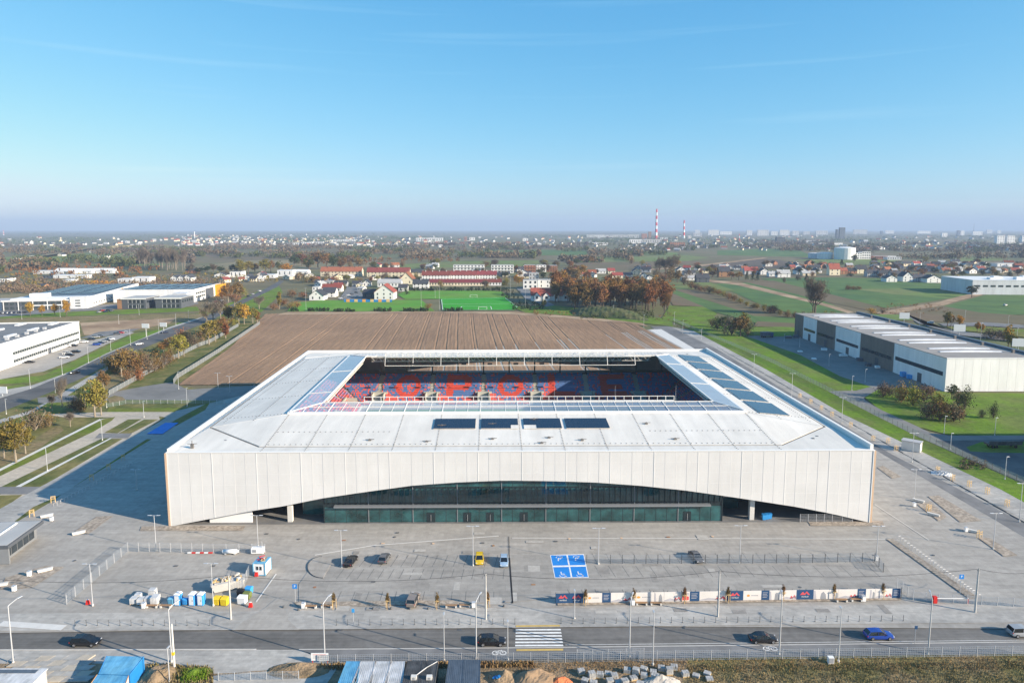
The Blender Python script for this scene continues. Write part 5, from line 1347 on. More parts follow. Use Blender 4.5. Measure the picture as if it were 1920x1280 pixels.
fence('mesh_fence', 'low mesh fence running right from the barrier', [(1712,1124),(1760,1128),(1840,1133),(1930,1138)], 1.6)
fence('boundary_fence', 'light mesh fence between cycle path and dry grass at right', [(1060,1241),(1300,1237),(1600,1233),(1930,1228)], 1.7, 2.9, z=.05)
fence('boundary_fence', 'light mesh fence behind the row of site containers', [(600,1246),(800,1243),(1060,1241)], 1.7, 2.9, z=.05)
fence('boundary_fence', 'mesh fence around the lower left site entrance', [(410,1275),(470,1274),(560,1272)], 1.3, 2.4, z=.05)
fence('boundary_fence', 'green mesh fence along the right grass verge', [(1262,601),(1440,676),(1554,734),(1721,819),(1922,909)], 2.0, 3.0, 'fence_green', 'darkgalv')
fence('boundary_fence', 'thin mesh fence across the left grass plot', [(200,764),(236,757),(380,756),(420,757)], 1.6, 2.8, 'fence_green', 'galv')
fence('concrete_fence', 'pale panel fence on the left of the field path', [(205,741),(325,674),(372,650),(395,642),(447,612)], 2.3, 4.0, solid='fence_slab', post='concrete')
fence('concrete_fence', 'pale panel fence along the ploughed field', [(326,719),(332,710),(410,661),(487,608)], 2.3, 4.0, solid='fence_slab', post='concrete')
fence('gate', 'open swing gate leaf beside the banner fence', [(1682,1102),(1712,1124)], 2.0, 1.6, post='galv', cat='gate')
fence('gate', 'long sliding gate at the street edge', [(1082,1238),(1140,1237),(1207,1235)], 1.9, 3.0, post='galv', z=.06, cat='gate')
fence('gate', 'sliding lattice gate under the right end of the facade', [(1500,978),(1560,978),(1598,978)], 1.9, 2.0, wire='galv', post='galv', cat='gate')
# banner fence
t = thing('banner_fence', 'fence hung with navy and white printed banners before the right car park', 'banner fence', (*G(1042,1131,.2), .2))
O_ = Vector((*G(1042,1131,.2), .2)); E_ = Vector((*G(1690,1121,.2), .2)); dv = (E_-O_); LEN = dv.length; an = math.atan2(dv.y, dv.x); dv.normalize()
scale_ = LEN/(1690-1042)
for k in range(26):
    p = dv*(LEN*k/25); b = MB(); b.box(-.05,.04,0,.05,.12,2.2); obj('post', b, M['darkgalv'], t, tuple(p), an)
BAN = [(1042,1096,'N'),(1096,1128,'W'),(1128,1144,'n'),(1144,1184,'P'),(1184,1225,'W'),(1225,1243,'H'),(1243,1275,'P'),(1275,1291,'R'),(1291,1309,'n'),(1309,1360,'P'),(1360,1391,'N'),(1391,1425,'W'),(1425,1440,'n'),(1440,1462,'H'),(1462,1491,'P'),(1491,1523,'N'),(1523,1552,'H'),(1552,1570,'Y'),(1570,1606,'P'),(1606,1622,'n'),(1622,1640,'Y'),(1640,1672,'P'),(1672,1688,'n')]
for u0, u1, k in BAN:
    a, w = (u0-1042)*scale_, (u1-u0)*scale_-.04
    b = MB(); b.box(0,-.02,.12,w,.02,2.0)
    pn = obj('banner', b, M['navy' if k in 'Nn' else 'bwhite'], t, tuple(dv*a), an)
    y_ = -.03
    def shp(m, *pts): q = MB(); q.poly([(x_*w, y_, .12+z_*1.88) for x_, z_ in pts]); obj('banner_print', q, M[m], pn)
    if k == 'N':
        for c in ((.25,.72) if u1-u0 > 45 else (.5,)):
            s_ = .16 if u1-u0 > 45 else .30
            shp('pinkred', (c-s_,.48),(c-s_*.45,.82),(c-s_*.1,.62),(c+s_*.35,.86),(c+s_,.48),(c+s_*.6,.48),(c+s_*.3,.66),(c,.48))
            text('banner_text', 'mirbud', .46, (c*w, y_-.01, .12+.30*1.88), M['white'], pn)
    elif k == 'n':
        for j in range(4): shp('bmid', (.15,.75-j*.16),(.8-.1*(j%2),.75-j*.16),(.8-.1*(j%2),.80-j*.16),(.15,.80-j*.16))
    elif k == 'W':
        shp('borange', (.2,.42),(.28,.36),(.36,.42),(.36,.55),(.28,.62),(.2,.55)); shp('cont_deepblue', (.25,.45),(.31,.45),(.31,.54),(.25,.54)) if False else None
        for j in range(6): shp('bgrey', (.45+j*.065,.44),(.49+j*.065,.44),(.49+j*.065,.54),(.45+j*.065,.54))
    elif k == 'P':
        shp('bmid', (.0,.12),(.35,.32),(.7,.22),(1,.40),(1,.05),(0,.05)); shp('pinkred', (.55,.1),(.68,.42),(.76,.24),(.88,.5),(1,.12),(.9,.12),(.86,.3),(.75,.1))
    elif k == 'H':
        shp('bgrey', (.45,.0),(.5,.6),(.65,.8),(.8,.5),(.85,.0)); shp('bmid', (0,.0),(0,.9),(.12,.9),(.2,.0))
    elif k == 'R': shp('pinkred', (.1,.1),(.9,.1),(.9,.5),(.1,.6)); shp('bmid', (.1,.65),(.9,.6),(.9,.9),(.1,.9))
    elif k == 'Y': shp('bmid', (.4,0),(.45,.9),(.6,.9),(.62,0)); shp('bgrey', (.7,0),(.75,.7),(.95,.6),(.95,0))
# boom barrier
x, y = G(1752, 1129, .2); t = thing('boom_barrier', 'red and white boom barrier at the right car park exit', 'barrier', (x, y, .2))
b = MB(); b.box(-.35,-.3,0,.35,.3,1.25); obj('barrier_housing', b, M['red'], t); b = MB(); b.box(.3,-.34,.95,6.2,-.28,1.08); obj('boom', b, M['white'], t); b = MB(); b.box(5.9,-.4,0,6.1,-.22,.93); obj('boom_rest', b, M['red'], t)
# ---- storage yard objects
def yard(u, v, z=.2): return (*G(u, v, z), z)
def crate_stack(u, v, w, d, h, label):
    t = thing('wrapped_pallet', label, 'pallet', yard(u, v), R(3), 'wrapped white pallets in the yard'); b = MB(); b.box(-w/2,-d/2,.14,w/2,d/2,h); obj('wrapped_load', b, M['cont_white'], t)
    for s in (-1,0,1): b = MB(); b.box(s*w*.42-.06,-d/2,0,s*w*.42+.06,d/2,.13); obj('pallet_runner', b, M['stake'], t)
for i, (u, v, w, d, h) in enumerate([(252,1130,1.15,1.2,1.15),(265,1131,1.15,1.2,1.15),(279,1130,1.15,1.3,1.2),(292,1131,1.2,1.6,1.55),(287,1119,1.2,1.2,1.7),(260,1121,1.1,1.1,1.0)]): crate_stack(u, v, w, d, h, f'{nth(i)} white wrapped pallet load in the cluster left of the blue toilets')
def toilet(u, v, label):
    t = thing('portable_toilet', label, 'portable toilet', yard(u, v), R(-6), 'blue portable toilets'); b = MB(); b.box(-.55,-.55,0,.55,.55,2.1); obj('cabin', b, M['sky_blue'], t)
    b = MB(); b.rings([[(-.6,-.6,2.1),(.6,-.6,2.1),(.6,.6,2.1),(-.6,.6,2.1)],[(-.35,-.45,2.35),(.35,-.45,2.35),(.35,.45,2.35),(-.35,.45,2.35)]]); obj('cabin_roof', b, M['white'], t)
    b = MB(); b.box(-.4,-.60,.15,.4,-.56,1.95); d_ = obj('door', b, M['white'], t); b = MB(); b.box(.26,-.64,.95,.32,-.605,1.15); obj('handle', b, M['black'], d_)
for i, (u, v) in enumerate([(335,1132),(362,1132),(378,1132)]): toilet(u, v, f'{nth(i)} blue portable toilet with white door from the left')
for nm, lb, u, v, m, w, d, h in (('water_tank','low blue plastic tank between the portable toilets',348,1132,'sky_blue',.9,.8,1.0),('waste_container','grey blue container left of the first portable toilet',323,1132,'cont_blue',1.0,1.2,1.2),('waste_container','left yellow waste container in the yard',408,1131,'yellow',1.2,1.5,1.2),('waste_container','right yellow waste container in the yard',423,1132,'yellow',1.3,1.5,1.25),('waste_container','white box container near the red barrier post',455,1130,'white',1.5,1.3,1.3),('waste_container','green waste container behind the white box',464,1121,'f_green2',1.3,1.2,1.1),('waste_container','blue waste container at the yard corner',467,1112,'sky_blue',1.2,1.2,1.2),('waste_container','black waste container beside the skip',452,1117,'black',1.1,1.2,1.2)):
    t = thing(nm, lb, 'container', yard(u, v), R(-8)); b = MB(); b.rings([[(-w*.45,-d*.45,.1),(w*.45,-d*.45,.1),(w*.45,d*.45,.1),(-w*.45,d*.45,.1)],[(-w/2,-d/2,h),(w/2,-d/2,h),(w/2,d/2,h),(-w/2,d/2,h)]]); obj('bin_body', b, M[m], t)
    b = MB(); b.rings([[(-w*.53,-d*.53,h),(w*.53,-d*.53,h),(w*.53,d*.53,h),(-w*.53,d*.53,h)],[(-w*.5,-d*.2,h+.22),(w*.5,-d*.2,h+.22),(w*.5,d*.3,h+.22),(-w*.5,d*.3,h+.22)]]); obj('bin_lid', b, M[m], t)
    for s in (-1,1): b = MB(); b.tube((s*w*.4,-d*.3,.08),(s*w*.4+.06,-d*.3,.08),.08,.08,7); obj('castor', b, M['black'], t)
t = thing('rubble_skip', 'open grey skip heaped with rubble and boards', 'skip', yard(428,1102), R(25)); w, d, h = 6.2, 2.4, 1.7
b = MB(); b.rings([[(-w*.4,-d*.42,.1),(w*.4,-d*.42,.1),(w*.4,d*.42,.1),(-w*.4,d*.42,.1)],[(-w/2,-d/2,h),(w/2,-d/2,h),(w/2,d/2,h),(-w/2,d/2,h)]]); obj('skip_body', b, M['concrete'], t)
for k in range(26):
    b = MB(); b.cbox(random.uniform(-2.6,2.6), random.uniform(-.9,.9), h+random.uniform(-.05,.4), random.uniform(.3,1.5), random.uniform(.2,.5), random.uniform(.1,.4), random.uniform(0,3)); obj('rubble_piece', b, M[random.choice(['debris','cont_white','stake','bgrey','debris'])], t)
t = thing('guard_cabin', 'white guard cabin with blue frame and roof lumber', 'cabin', yard(492,1072), R(-4))
b = MB(); b.box(-1.25,-1.4,.1,1.25,1.4,2.5); obj('wall', b, M['white'], t)
for sx in (-1,1):
    for sy in (-1,1): b = MB(); b.box(sx*1.22-.09,sy*1.38-.09,0,sx*1.22+.09,sy*1.38+.09,2.62); obj('corner_post', b, M['cont_blue'], t)
b = MB(); b.box(-1.3,-1.45,2.5,1.3,1.45,2.6); obj('roof', b, M['cont_blue'], t); b = MB(); b.box(-1.14,-1.46,.02,1.14,-1.41,.18); obj('base_rail', b, M['cont_blue'], t)
for s in (-.35,.35): b = MB(); b.box(s-.28,-1.44,1.15,s+.28,-1.405,2.0); f_ = obj('window', b, M['white'], t); b = MB(); b.box(s-.22,-1.46,1.2,s+.22,-1.445,1.95); obj('pane', b, M['win'], f_)
t = thing('roof_lumber', 'clutter of boards lying on the guard cabin roof', 'boards', (*G(492,1072,.2), 2.81))
for k in range(9): b = MB(); b.cbox(random.uniform(-.8,.8), random.uniform(-1,1), .1+.04*k, random.uniform(.6,1.5), .2, .1, random.uniform(0,3)); obj('board', b, M[random.choice(['stake','wood','red','white'])], t)
t = thing('generator_box', 'white generator box behind the guard cabin', 'generator', yard(484,1036)); b = MB(); b.box(-1.3,-.6,.1,1.3,.6,1.3); obj('housing', b, M['white'], t); b = MB(); b.box(-1.0,-.63,.4,-.2,-.605,1.0); obj('grille', b, M['bgrey'], t); b = MB(); b.tube((.9,0,1.3),(.9,0,2.6),.06,.06,6); obj('exhaust', b, M['galv'], t)
t = thing('gas_tank', 'long white tank lying by the yard fence', 'tank', yard(432,1038)); b = MB(); b.tube((-1.5,0,.6),(1.5,0,.6),.45,.45,12); b.tube((-1.75,0,.6),(-1.5,0,.6),.2,.45,12); b.tube((1.5,0,.6),(1.75,0,.6),.45,.2,12); obj('tank_shell', b, M['white'], t, smooth=True)
for s in (-1,1): b = MB(); b.box(s-.15,-.35,0,s+.15,.35,.3); obj('saddle', b, M['galv'], t)
t = thing('barrier_beam', 'red and white beam lying along the yard fence', 'barrier', yard(375,1037)); 
for k in range(6): b = MB(); b.box(-2.7+k*.9,-.1,.05,-1.8+k*.9,.1,.3); obj('beam_section', b, M['white' if k % 2 == 0 else 'red'], t)
for nm, u, v, lb in (('traffic_barrier',470,1137,'red plastic barrier at the yard exit'),('traffic_barrier',165,1132,'red plastic barrier at the left yard corner'),('traffic_barrier',481,1079,'red plastic block by the guard cabin')):
    t = thing(nm, lb, 'barrier', yard(u, v)); b = MB(); b.rings([[(-.35,-.25,0),(.35,-.25,0),(.35,.25,0),(-.35,.25,0)],[(-.25,-.08,.85),(.25,-.08,.85),(.25,.08,.85),(-.25,.08,.85)]]); obj('barrier_block', b, M['red'], t); b = MB(); b.box(-.2,-.07,.86,.2,.07,.98); obj('handle', b, M['white'], t)
for i, u in enumerate((1432,1437.5,1443)):
    t = thing('wheelie_bin', f'{nth(i)} blue wheeled bin from the left under the facade', 'bin', yard(u, 974 - i), 0, 'blue wheeled bins under the facade'); b = MB(); b.rings([[(-.35,-.35,.1),(.35,-.35,.1),(.35,.35,.1),(-.35,.35,.1)],[(-.42,-.45,1.35),(.42,-.45,1.35),(.42,.45,1.35),(-.42,.45,1.35)]]); obj('bin_body', b, M['sky_blue'], t); b = MB(); b.box(-.44,-.48,1.35,.44,.48,1.45); obj('bin_lid', b, M['cont_deepblue'], t)
# kiosk at the left edge
A, B = Vector((*G(18,1055,.2), 0)), Vector((*G(80,1008,.2), 0)); d = B-A; an = math.atan2(d.y, d.x)
t = thing('kiosk_building', 'dark grey flat-roofed kiosk at the left edge of the plaza', 'kiosk', (A.x, A.y, .2), an); L_ = d.length
b = MB(); b.box(0,1.2,0,L_,8.5,3.3); obj('wall', b, M['canopy'], t)
b = MB(); b.box(-.5,-.3,3.3,L_+.4,9,4.0); obj('roof', b, M['wall_dark'], t); b = MB(); b.box(-.2,.1,4.0,L_+.1,8.7,4.06); obj('roof_surface', b, M['roof_flat'], t)
b = MB(); b.box(-.5,-.3,0,-.15,9,3.29); obj('end_wall', b, M['canopy'], t)
for k in range(5): b = MB(); b.box(.8+k*(L_-1.6)/5,1.14,.6,.6+(k+1)*(L_-1.6)/5,1.19,2.9); obj('shop_window', b, M['win'], t)
b = MB(); b.box(1,4.5,4.06,L_-1,4.8,4.3); obj('roof_duct', b, M['white'], t)
# service cabin at the right lane
t = thing('service_cabin', 'small white shed with maroon doors beside the right lane', 'shed', yard(1709,843), R(-42)); b = MB(); b.box(-2.6,-1.4,0,2.6,1.4,2.9); obj('wall', b, M['pconcrete'], t)
b = MB(); b.box(-2.8,-1.6,2.9,2.8,1.6,3.1); obj('roof', b, M['wall_grey'], t)
for k in range(3): b = MB(); b.box(-2.65,-1.2+k*.85,.05,-2.61,-.55+k*.85,2.3); obj('door', b, M['roof_maroon'], t)
# snow-like heap of grit on the right paving
t = MB(); n = 14
for i in range(n):
    for j in range(n):
        r_ = math.hypot(i-n/2+.5, j-n/2+.5)/(n/2); t.v.append(((i-n/2)*.42, (j-n/2)*.26, max(0, .75*(1-r_*r_))*(1+.5*math.sin(i*3.1+j*1.7)) ))
for i in range(n-1):
    for j in range(n-1): t.f.append((i*n+j,(i+1)*n+j,(i+1)*n+j+1,i*n+j+1))
tag(obj('grit_heap', t, M['cont_white'], None, yard(1768,888), R(-30)), 'low pale grit heap on the right paving', 'heap')
# ================================================================ SITE AT THE BOTTOM EDGE
def container(corners_px, h, m, label, wallm=None, group=None, extra=None):
    """corners at roof height: front-left(bottom), front-right, back-right, back-left in photo pixels"""
    P = [Vector((*G(u, v, h), 0)) for u, v in corners_px]
    o = (P[0]+P[1]+P[2]+P[3])/4; t = thing('site_container', label, 'container', (o.x, o.y, .04), 0, group)
    pts = [(p.x-o.x, p.y-o.y) for p in P]
    b = MB(); b.prism(pts, .05, h-.1); obj('wall', b, M[wallm or m], t)
    b = MB(); b.prism([(x*1.01, y*1.01) for x, y in pts], h-.099, h-.04); rf = obj('roof', b, M[m], t)
    fl, fr, br, bk = [Vector((*p, 0)) for p in pts]
    n = 9
    for k in range(n):
        a, c = fl.lerp(fr, (k+.5)/n), bk.lerp(br, (k+.5)/n); b = MB(); b.tube((a.x,a.y,h-.035),(c.x,c.y,h-.035),.035,.035,4); obj('roof_rib', b, M[m], rf)
    for a, c in ((fl, bk), (fr, br)): b = MB(); b.tube((a.x,a.y,h-.02),(c.x,c.y,h-.02),.05,.05,4); obj('roof_edge', b, M[extra or m], t)
    return t
gC = 'site containers at the bottom edge'
CW = [(635,650,676,'cont_blue','light blue site container at the left end of the row'),(661,677,704,'cont_white','first dirty white site container beside the blue one'),(692,706,733,'cont_white','second dirty white site container in the row'),(722,735,760,'cont_white','third dirty white site container in the row')]
for u0, u1, u2, m, lb in CW: container([(u0-9,1300),(u2-9.5-(u2-u1-27),1300),(u2-1,1239),(u1,1239)], 2.5, m, lb, group=gC)
container([(750,1300),(782,1300),(793,1238),(764,1238)], 2.6, 'cont_dark', 'left anthracite site container with a white hose', group=gC)
container([(783,1300),(812,1300),(822,1238),(794,1238)], 2.6, 'cont_dark', 'right anthracite site container with roof units', group=gC)
container([(832,1300),(866,1300),(870,1236),(842,1236)], 2.7, 'cont_slate', 'left slate ribbed site container', group=gC)
container([(866.5,1300),(899,1300),(900.5,1236),(870.5,1236)], 2.7, 'cont_slate', 'right slate ribbed site container', group=gC)
for i, (u, v) in enumerate(((776,1272),(805,1272))):
    t = thing('air_unit', f'{nth(i)} cream air unit on the anthracite container roofs', 'air conditioner', (*G(u,v,2.6), 2.58)); b = MB(); b.box(-.42,-.3,0,.42,.3,.55); obj('housing', b, M['pconcrete'], t); b = MB(); b.tube((0,-.32,.27),(0,-.305,.27),.2,.2,10); obj('fan_grille', b, M['bgrey'], t)
b = MB(); p0, p1, p2 = (*G(776,1268,2.7),2.68), (*G(800,1250,2.7),2.68), (*G(820,1239,2.7),2.68); b.path([p0,p1,p2],.07,5); tag(obj('hose', b, M['cont_white']), 'white hose lying over the anthracite container roofs', 'hose')
container([(185,1262),(243,1264),(270,1230),(200,1229)], 2.6, 'cont_blue', 'blue ribbed container with a striped roof at bottom left', 'cont_deepblue', gC, 'cont_deepblue')
container([(150,1310),(225,1310),(241,1266),(182,1264)], 2.6, 'cont_blue', 'pale blue container with orange roof edge at bottom left', 'cont_white', gC, 'borange')
t = thing('low_shed', 'long low shed with pale roof at the bottom left edge', 'shed', (*G(30,1290,0), .04)); b = MB(); b.box(-9,-3,0,4,1.2,2.2); obj('wall', b, M['cont_white'], t); b = MB(); b.box(-9.2,-3.2,2.2,4.2,1.4,2.35); obj('roof', b, M['cont_white'], t); b = MB(); b.box(-8,.2,2.35,3,1.0,2.42); obj('roof_panel', b, M['cont_slate'], t)
# concrete road slabs lying left of the container
t = thing('slab_paving', 'tan concrete road slabs laid at bottom left', 'slabs', (*G(110,1255,0), .05), R(2)); 
for i in range(6):
    for j in range(5):
        b = MB(); x0 = -6.5+i*2.15-j*.75; b.prism([(x0,-3.2+j*1.35),(x0+2.1,-3.2+j*1.35),(x0+2.6,-3.2+j*1.35+1.3),(x0+.5,-3.2+j*1.35+1.3)], 0, .13+.02*((i*3+j*5) % 4)); obj('slab', b, M['walk' if (i+j) % 3 else 'tan_paving'], t)
# pallets of paving blocks
PLT = [(1090,1262),(1097,1280),(1110,1270),(1125,1268),(1113,1284),(1140,1264),(1152,1270),(1144,1280),(1160,1280),(1176,1260),(1188,1272),(1192,1263),(1207,1258),(1208,1270),(1225,1264),(1228,1274),(1172,1284),(1200,1286),(1255,1262),(1264,1254),(1285,1266),(1305,1268),(1326,1264),(1330,1274),(1240,1256)]
for i, (u, v) in enumerate(sorted(PLT)):
    t = thing('block_pallet', f'{nth(i)} pallet of grey paving blocks from the left at the bottom edge', 'pallet', (*G(u,v,.05), .05), random.uniform(-.5,.3), 'pallets of paving blocks')
    b = MB(); b.box(-.55,-.45,0,.55,.45,.13); obj('pallet_base', b, M['stake'], t); hh = random.choice([1,2,2,3])
    for l in range(hh):
        for c in range(3):
            b = MB(); jx = random.uniform(-.04,.04); b.box(-.54+c*.36+jx,-.44,.135+l*.3,-.54+c*.36+.34+jx,.44,.135+l*.3+.285); obj('block_layer', b, M['block'], t)
# earth heaps
def heap(u, v, rx, ry, h, m, label, seed):
    b = MB(); n = 22; rr = random.Random(seed)
    ph = [rr.uniform(0,6.28) for _ in range(6)]
    for i in range(n):
        for j in range(n):
            x, y = (i/(n-1)*2-1), (j/(n-1)*2-1); r_ = math.hypot(x, y)
            z = max(0, 1-r_)**.8*h*(1+.35*math.sin(x*5+ph[0])*math.sin(y*4+ph[1])) + (rr.uniform(0,.12) if r_ < .95 else 0)
            b.v.append((x*rx, y*ry, z if r_ < 1 else -.02))
    for i in range(n-1):
        for j in range(n-1): b.f.append((i*n+j,(i+1)*n+j,(i+1)*n+j+1,i*n+j+1))
    tag(obj('earth_heap', b, M[m], None, (*G(u,v,.04), .04)), label, 'heap')
heap(1003,1276,3.6,2.6,1.7,'sand','pale sandy heap beside the orange rubble',1); heap(1050,1280,2.0,1.3,.9,'orange_net','low heap of orange brick rubble',2); heap(297,1268,2.6,3.0,1.4,'earth','brown earth heap right of the blue container',3)
heap(560,1256,5,2.0,.9,'earth','low brown earth bank left of the site containers',4); heap(945,1272,2.5,2.0,1.2,'earth','dark earth heap right of the slate containers',5); heap(365,1264,2.6,2.0,.6,'verge','small bright green grass mound at bottom left',6); heap(1240,1278,3.0,1.2,1.0,'debris','grey rubble heap behind the paving pallets',7)
b = MB(); 
for k in range(30):
    a = random.uniform(0,6.28); r_ = random.uniform(0,.8); b.cbox(r_*math.cos(a), r_*.6*math.sin(a), .1+random.uniform(0,.5)*(1-r_), .5,.4,.12, random.uniform(0,3))
tag(obj('tarpaulin', b, M['cont_deepblue'], None, (*G(936,1276,.04), .4)), 'crumpled bright blue tarpaulin near the slate containers', 'tarpaulin')
t = thing('meter_cabinet', 'white utility cabinet standing in the dry grass at right', 'cabinet', (*G(1557,1242,.05), .05)); b = MB(); b.box(-.45,-.3,0,.45,.3,1.1); obj('housing', b, M['white'], t); b = MB(); b.box(-.38,-.33,.15,.38,-.305,1.0); obj('door', b, M['bgrey'], t)
# dry grass tufts along the verge (uncountable)
def tufts(name, label, region, n, h, m, z=.05, seed=0):
    b = MB(); rr = random.Random(seed)
    for _ in range(n):
        s_, t_ = rr.random(), rr.random()
        u = lerp(region[0], region[1], s_); v = lerp(lerp(region[2], region[3], s_), lerp(region[4], region[5], s_), t_)
        x, y = G(u, v, z); hh = h*rr.uniform(.4, 1.2); w = hh*.35; a = rr.uniform(0, 3.14); c, si = math.cos(a), math.sin(a); lx, ly = rr.uniform(-.3,.3)*hh, rr.uniform(-.3,.3)*hh
        k = len(b.v); b.v += [(x-c*w*.5, y-si*w*.5, z), (x+c*w*.5, y+si*w*.5, z), (x+lx+c*w*.2, y+ly+si*w*.2, z+hh), (x+lx-c*w*.4, y+ly-si*w*.4, z+hh*.85)]; b.f.append((k,k+1,k+2,k+3))
    o = obj(name, b, M[m]); tag(o, label, None, None, 'stuff'); return o
tufts('dry_grass', 'brown dry grass growing along the cycle path', (960,1930,1239,1230,1262,1254), 5200, .27, 'straw', seed=1)
tufts('dry_grass', 'sparse yellow grass on the lower right ground', (1290,1930,1248,1240,1300,1290), 9000, .28, 'rough', seed=2)
tufts('dry_grass', 'dry weeds around the site containers', (600,1000,1246,1242,1256,1250), 1800, .6, 'straw', seed=3)
tufts('dry_grass', 'weeds beside the bottom left pole', (280,400,1244,1250,1290,1290), 1200, .5, 'rough', seed=4)
tufts('green_grass', 'bright grass on the small mound', (342,388,1254,1254,1274,1274), 900, .35, 'verge', .3, seed=5)
# ================================================================ BUILDINGS
def depth_at(v, z=0.3): return G(960, v, z)[1]
def zdp(y, z=0.3): return y*CP - (z-CAMH)*SP
_wm = {}
def winmesh(w, h, m='win'):
    k = (round(w,2), round(h,2), m)
    if k not in _wm: b = MB(); b.box(-w/2,-.06,-h/2,w/2,.02,h/2); _wm[k] = b.mesh('window', M[m])
    return _wm[k]
def bld(u0, u1, vb, vt, depth, roof, rmat, wmat, floors, nwin, label, group, rz=0.0, name='house', cat='house', ef=0.55, z=.3, side=True, gable_front=False, wl=1.2, chim=0, balc=False):
    """building whose front (towards the camera) spans u0..u1 with its foot at vb and top at vt"""
    x0, y = G(u0, vb, z); x1, _ = G(u1, vb, z); W = x1-x0; H = max(3.0, HT(vt, y)-z)
    E = H*ef if roof == 'gable' else H
    t = thing(name, label, cat, ((x0+x1)/2, y, z), rz, group)
    b = MB()
    if roof == 'gable' and gable_front:
        b.v = [(-W/2,0,0),(W/2,0,0),(W/2,0,E),(0,0,H-.15),(-W/2,0,E),(-W/2,depth,0),(W/2,depth,0),(W/2,depth,E),(0,depth,H-.15),(-W/2,depth,E)]
        b.f = [(0,1,2,3,4),(9,8,7,6,5),(1,6,7,2),(0,4,9,5)]
    elif roof == 'gable':
        b.v = [(-W/2,0,0),(W/2,0,0),(W/2,0,E),(-W/2,0,E),(-W/2,depth,0),(W/2,depth,0),(W/2,depth,E),(-W/2,depth,E),(W/2,depth/2,H-.15),(-W/2,depth/2,H-.15)]
        b.f = [(0,1,2,3),(7,6,5,4),(1,5,6,8,2),(0,3,9,7,4)]
    else: b.box(-W/2,0,0,W/2,depth,H-.02)
    obj('wall', b, M[wmat], t)
    r = MB(); o = .5
    if roof == 'gable':
        if gable_front:
            sl = (H-E)/(W/2)
            for s in (-1, 1):
                n = len(r.v); a, c = (s*(W/2+o), E-o*sl), (0, H)
                r.v += [(a[0],-o,a[1]),(c[0],-o,c[1]),(c[0],depth+o,c[1]),(a[0],depth+o,a[1]),(a[0],-o,a[1]+.3),(c[0],-o,c[1]+.3),(c[0],depth+o,c[1]+.3),(a[0],depth+o,a[1]+.3)]
                r.f += [(n,n+3,n+2,n+1),(n+4,n+5,n+6,n+7),(n,n+1,n+5,n+4),(n+2,n+3,n+7,n+6),(n+3,n,n+4,n+7)]
        else:
            sl = (H-E)/(depth/2)
            for s in (0, 1):
                n = len(r.v); ya = -o if s == 0 else depth+o
                r.v += [(-W/2-o,ya,E-o*sl),(W/2+o,ya,E-o*sl),(W/2+o,depth/2,H),(-W/2-o,depth/2,H),(-W/2-o,ya,E-o*sl+.3),(W/2+o,ya,E-o*sl+.3),(W/2+o,depth/2,H+.3),(-W/2-o,depth/2,H+.3)]
                r.f += [(n,n+3,n+2,n+1),(n+4,n+5,n+6,n+7),(n,n+1,n+5,n+4),(n+1,n+2,n+6,n+5),(n+3,n,n+4,n+7)]
    else: r.box(-W/2-.15,-.15,H-.019,W/2+.15,depth+.15,H+.25)
    ro = obj('roof', r, M[rmat], t)
    for k in range(chim):
        c = MB(); cx = -W/2+W*(k+.5)/chim; c.box(cx-.4,depth*.4,H-1.2,cx+.4,depth*.4+.8,H+1.0); obj('chimney', c, M['wall_brick' if wmat != 'wall_white' else 'wall_white'], ro)
    fh = E/max(1, floors)
    for f in range(floors):
        for k in range(nwin):
            link('window', winmesh(wl, fh*.5), t, (-W/2+W*(k+.5)/nwin, -.02, fh*(f+.55)))
    if gable_front and H-E > 2.5: link('window', winmesh(1.1, 1.2), t, (0, -.02, E+(H-E)*.3))
    if side:
        ns = max(1, int(depth/4.5))
        for f in range(floors):
            for k in range(ns): link('window', winmesh(wl, fh*.5), t, (W/2+.02, depth*(k+.5)/ns, fh*(f+.55)), R(90))
    if balc:
        for f in range(1, floors): b = MB(); b.box(-W/2+.3,-1.2,fh*f-.1,W/2-.3,-.08,fh*f+.1); b.box(-W/2+.3,-1.2,fh*f+.11,W/2-.3,-1.1,fh*f+1.0); obj('balcony', b, M[wmat], t)
    return t
gV = 'houses of the village behind the pitches'
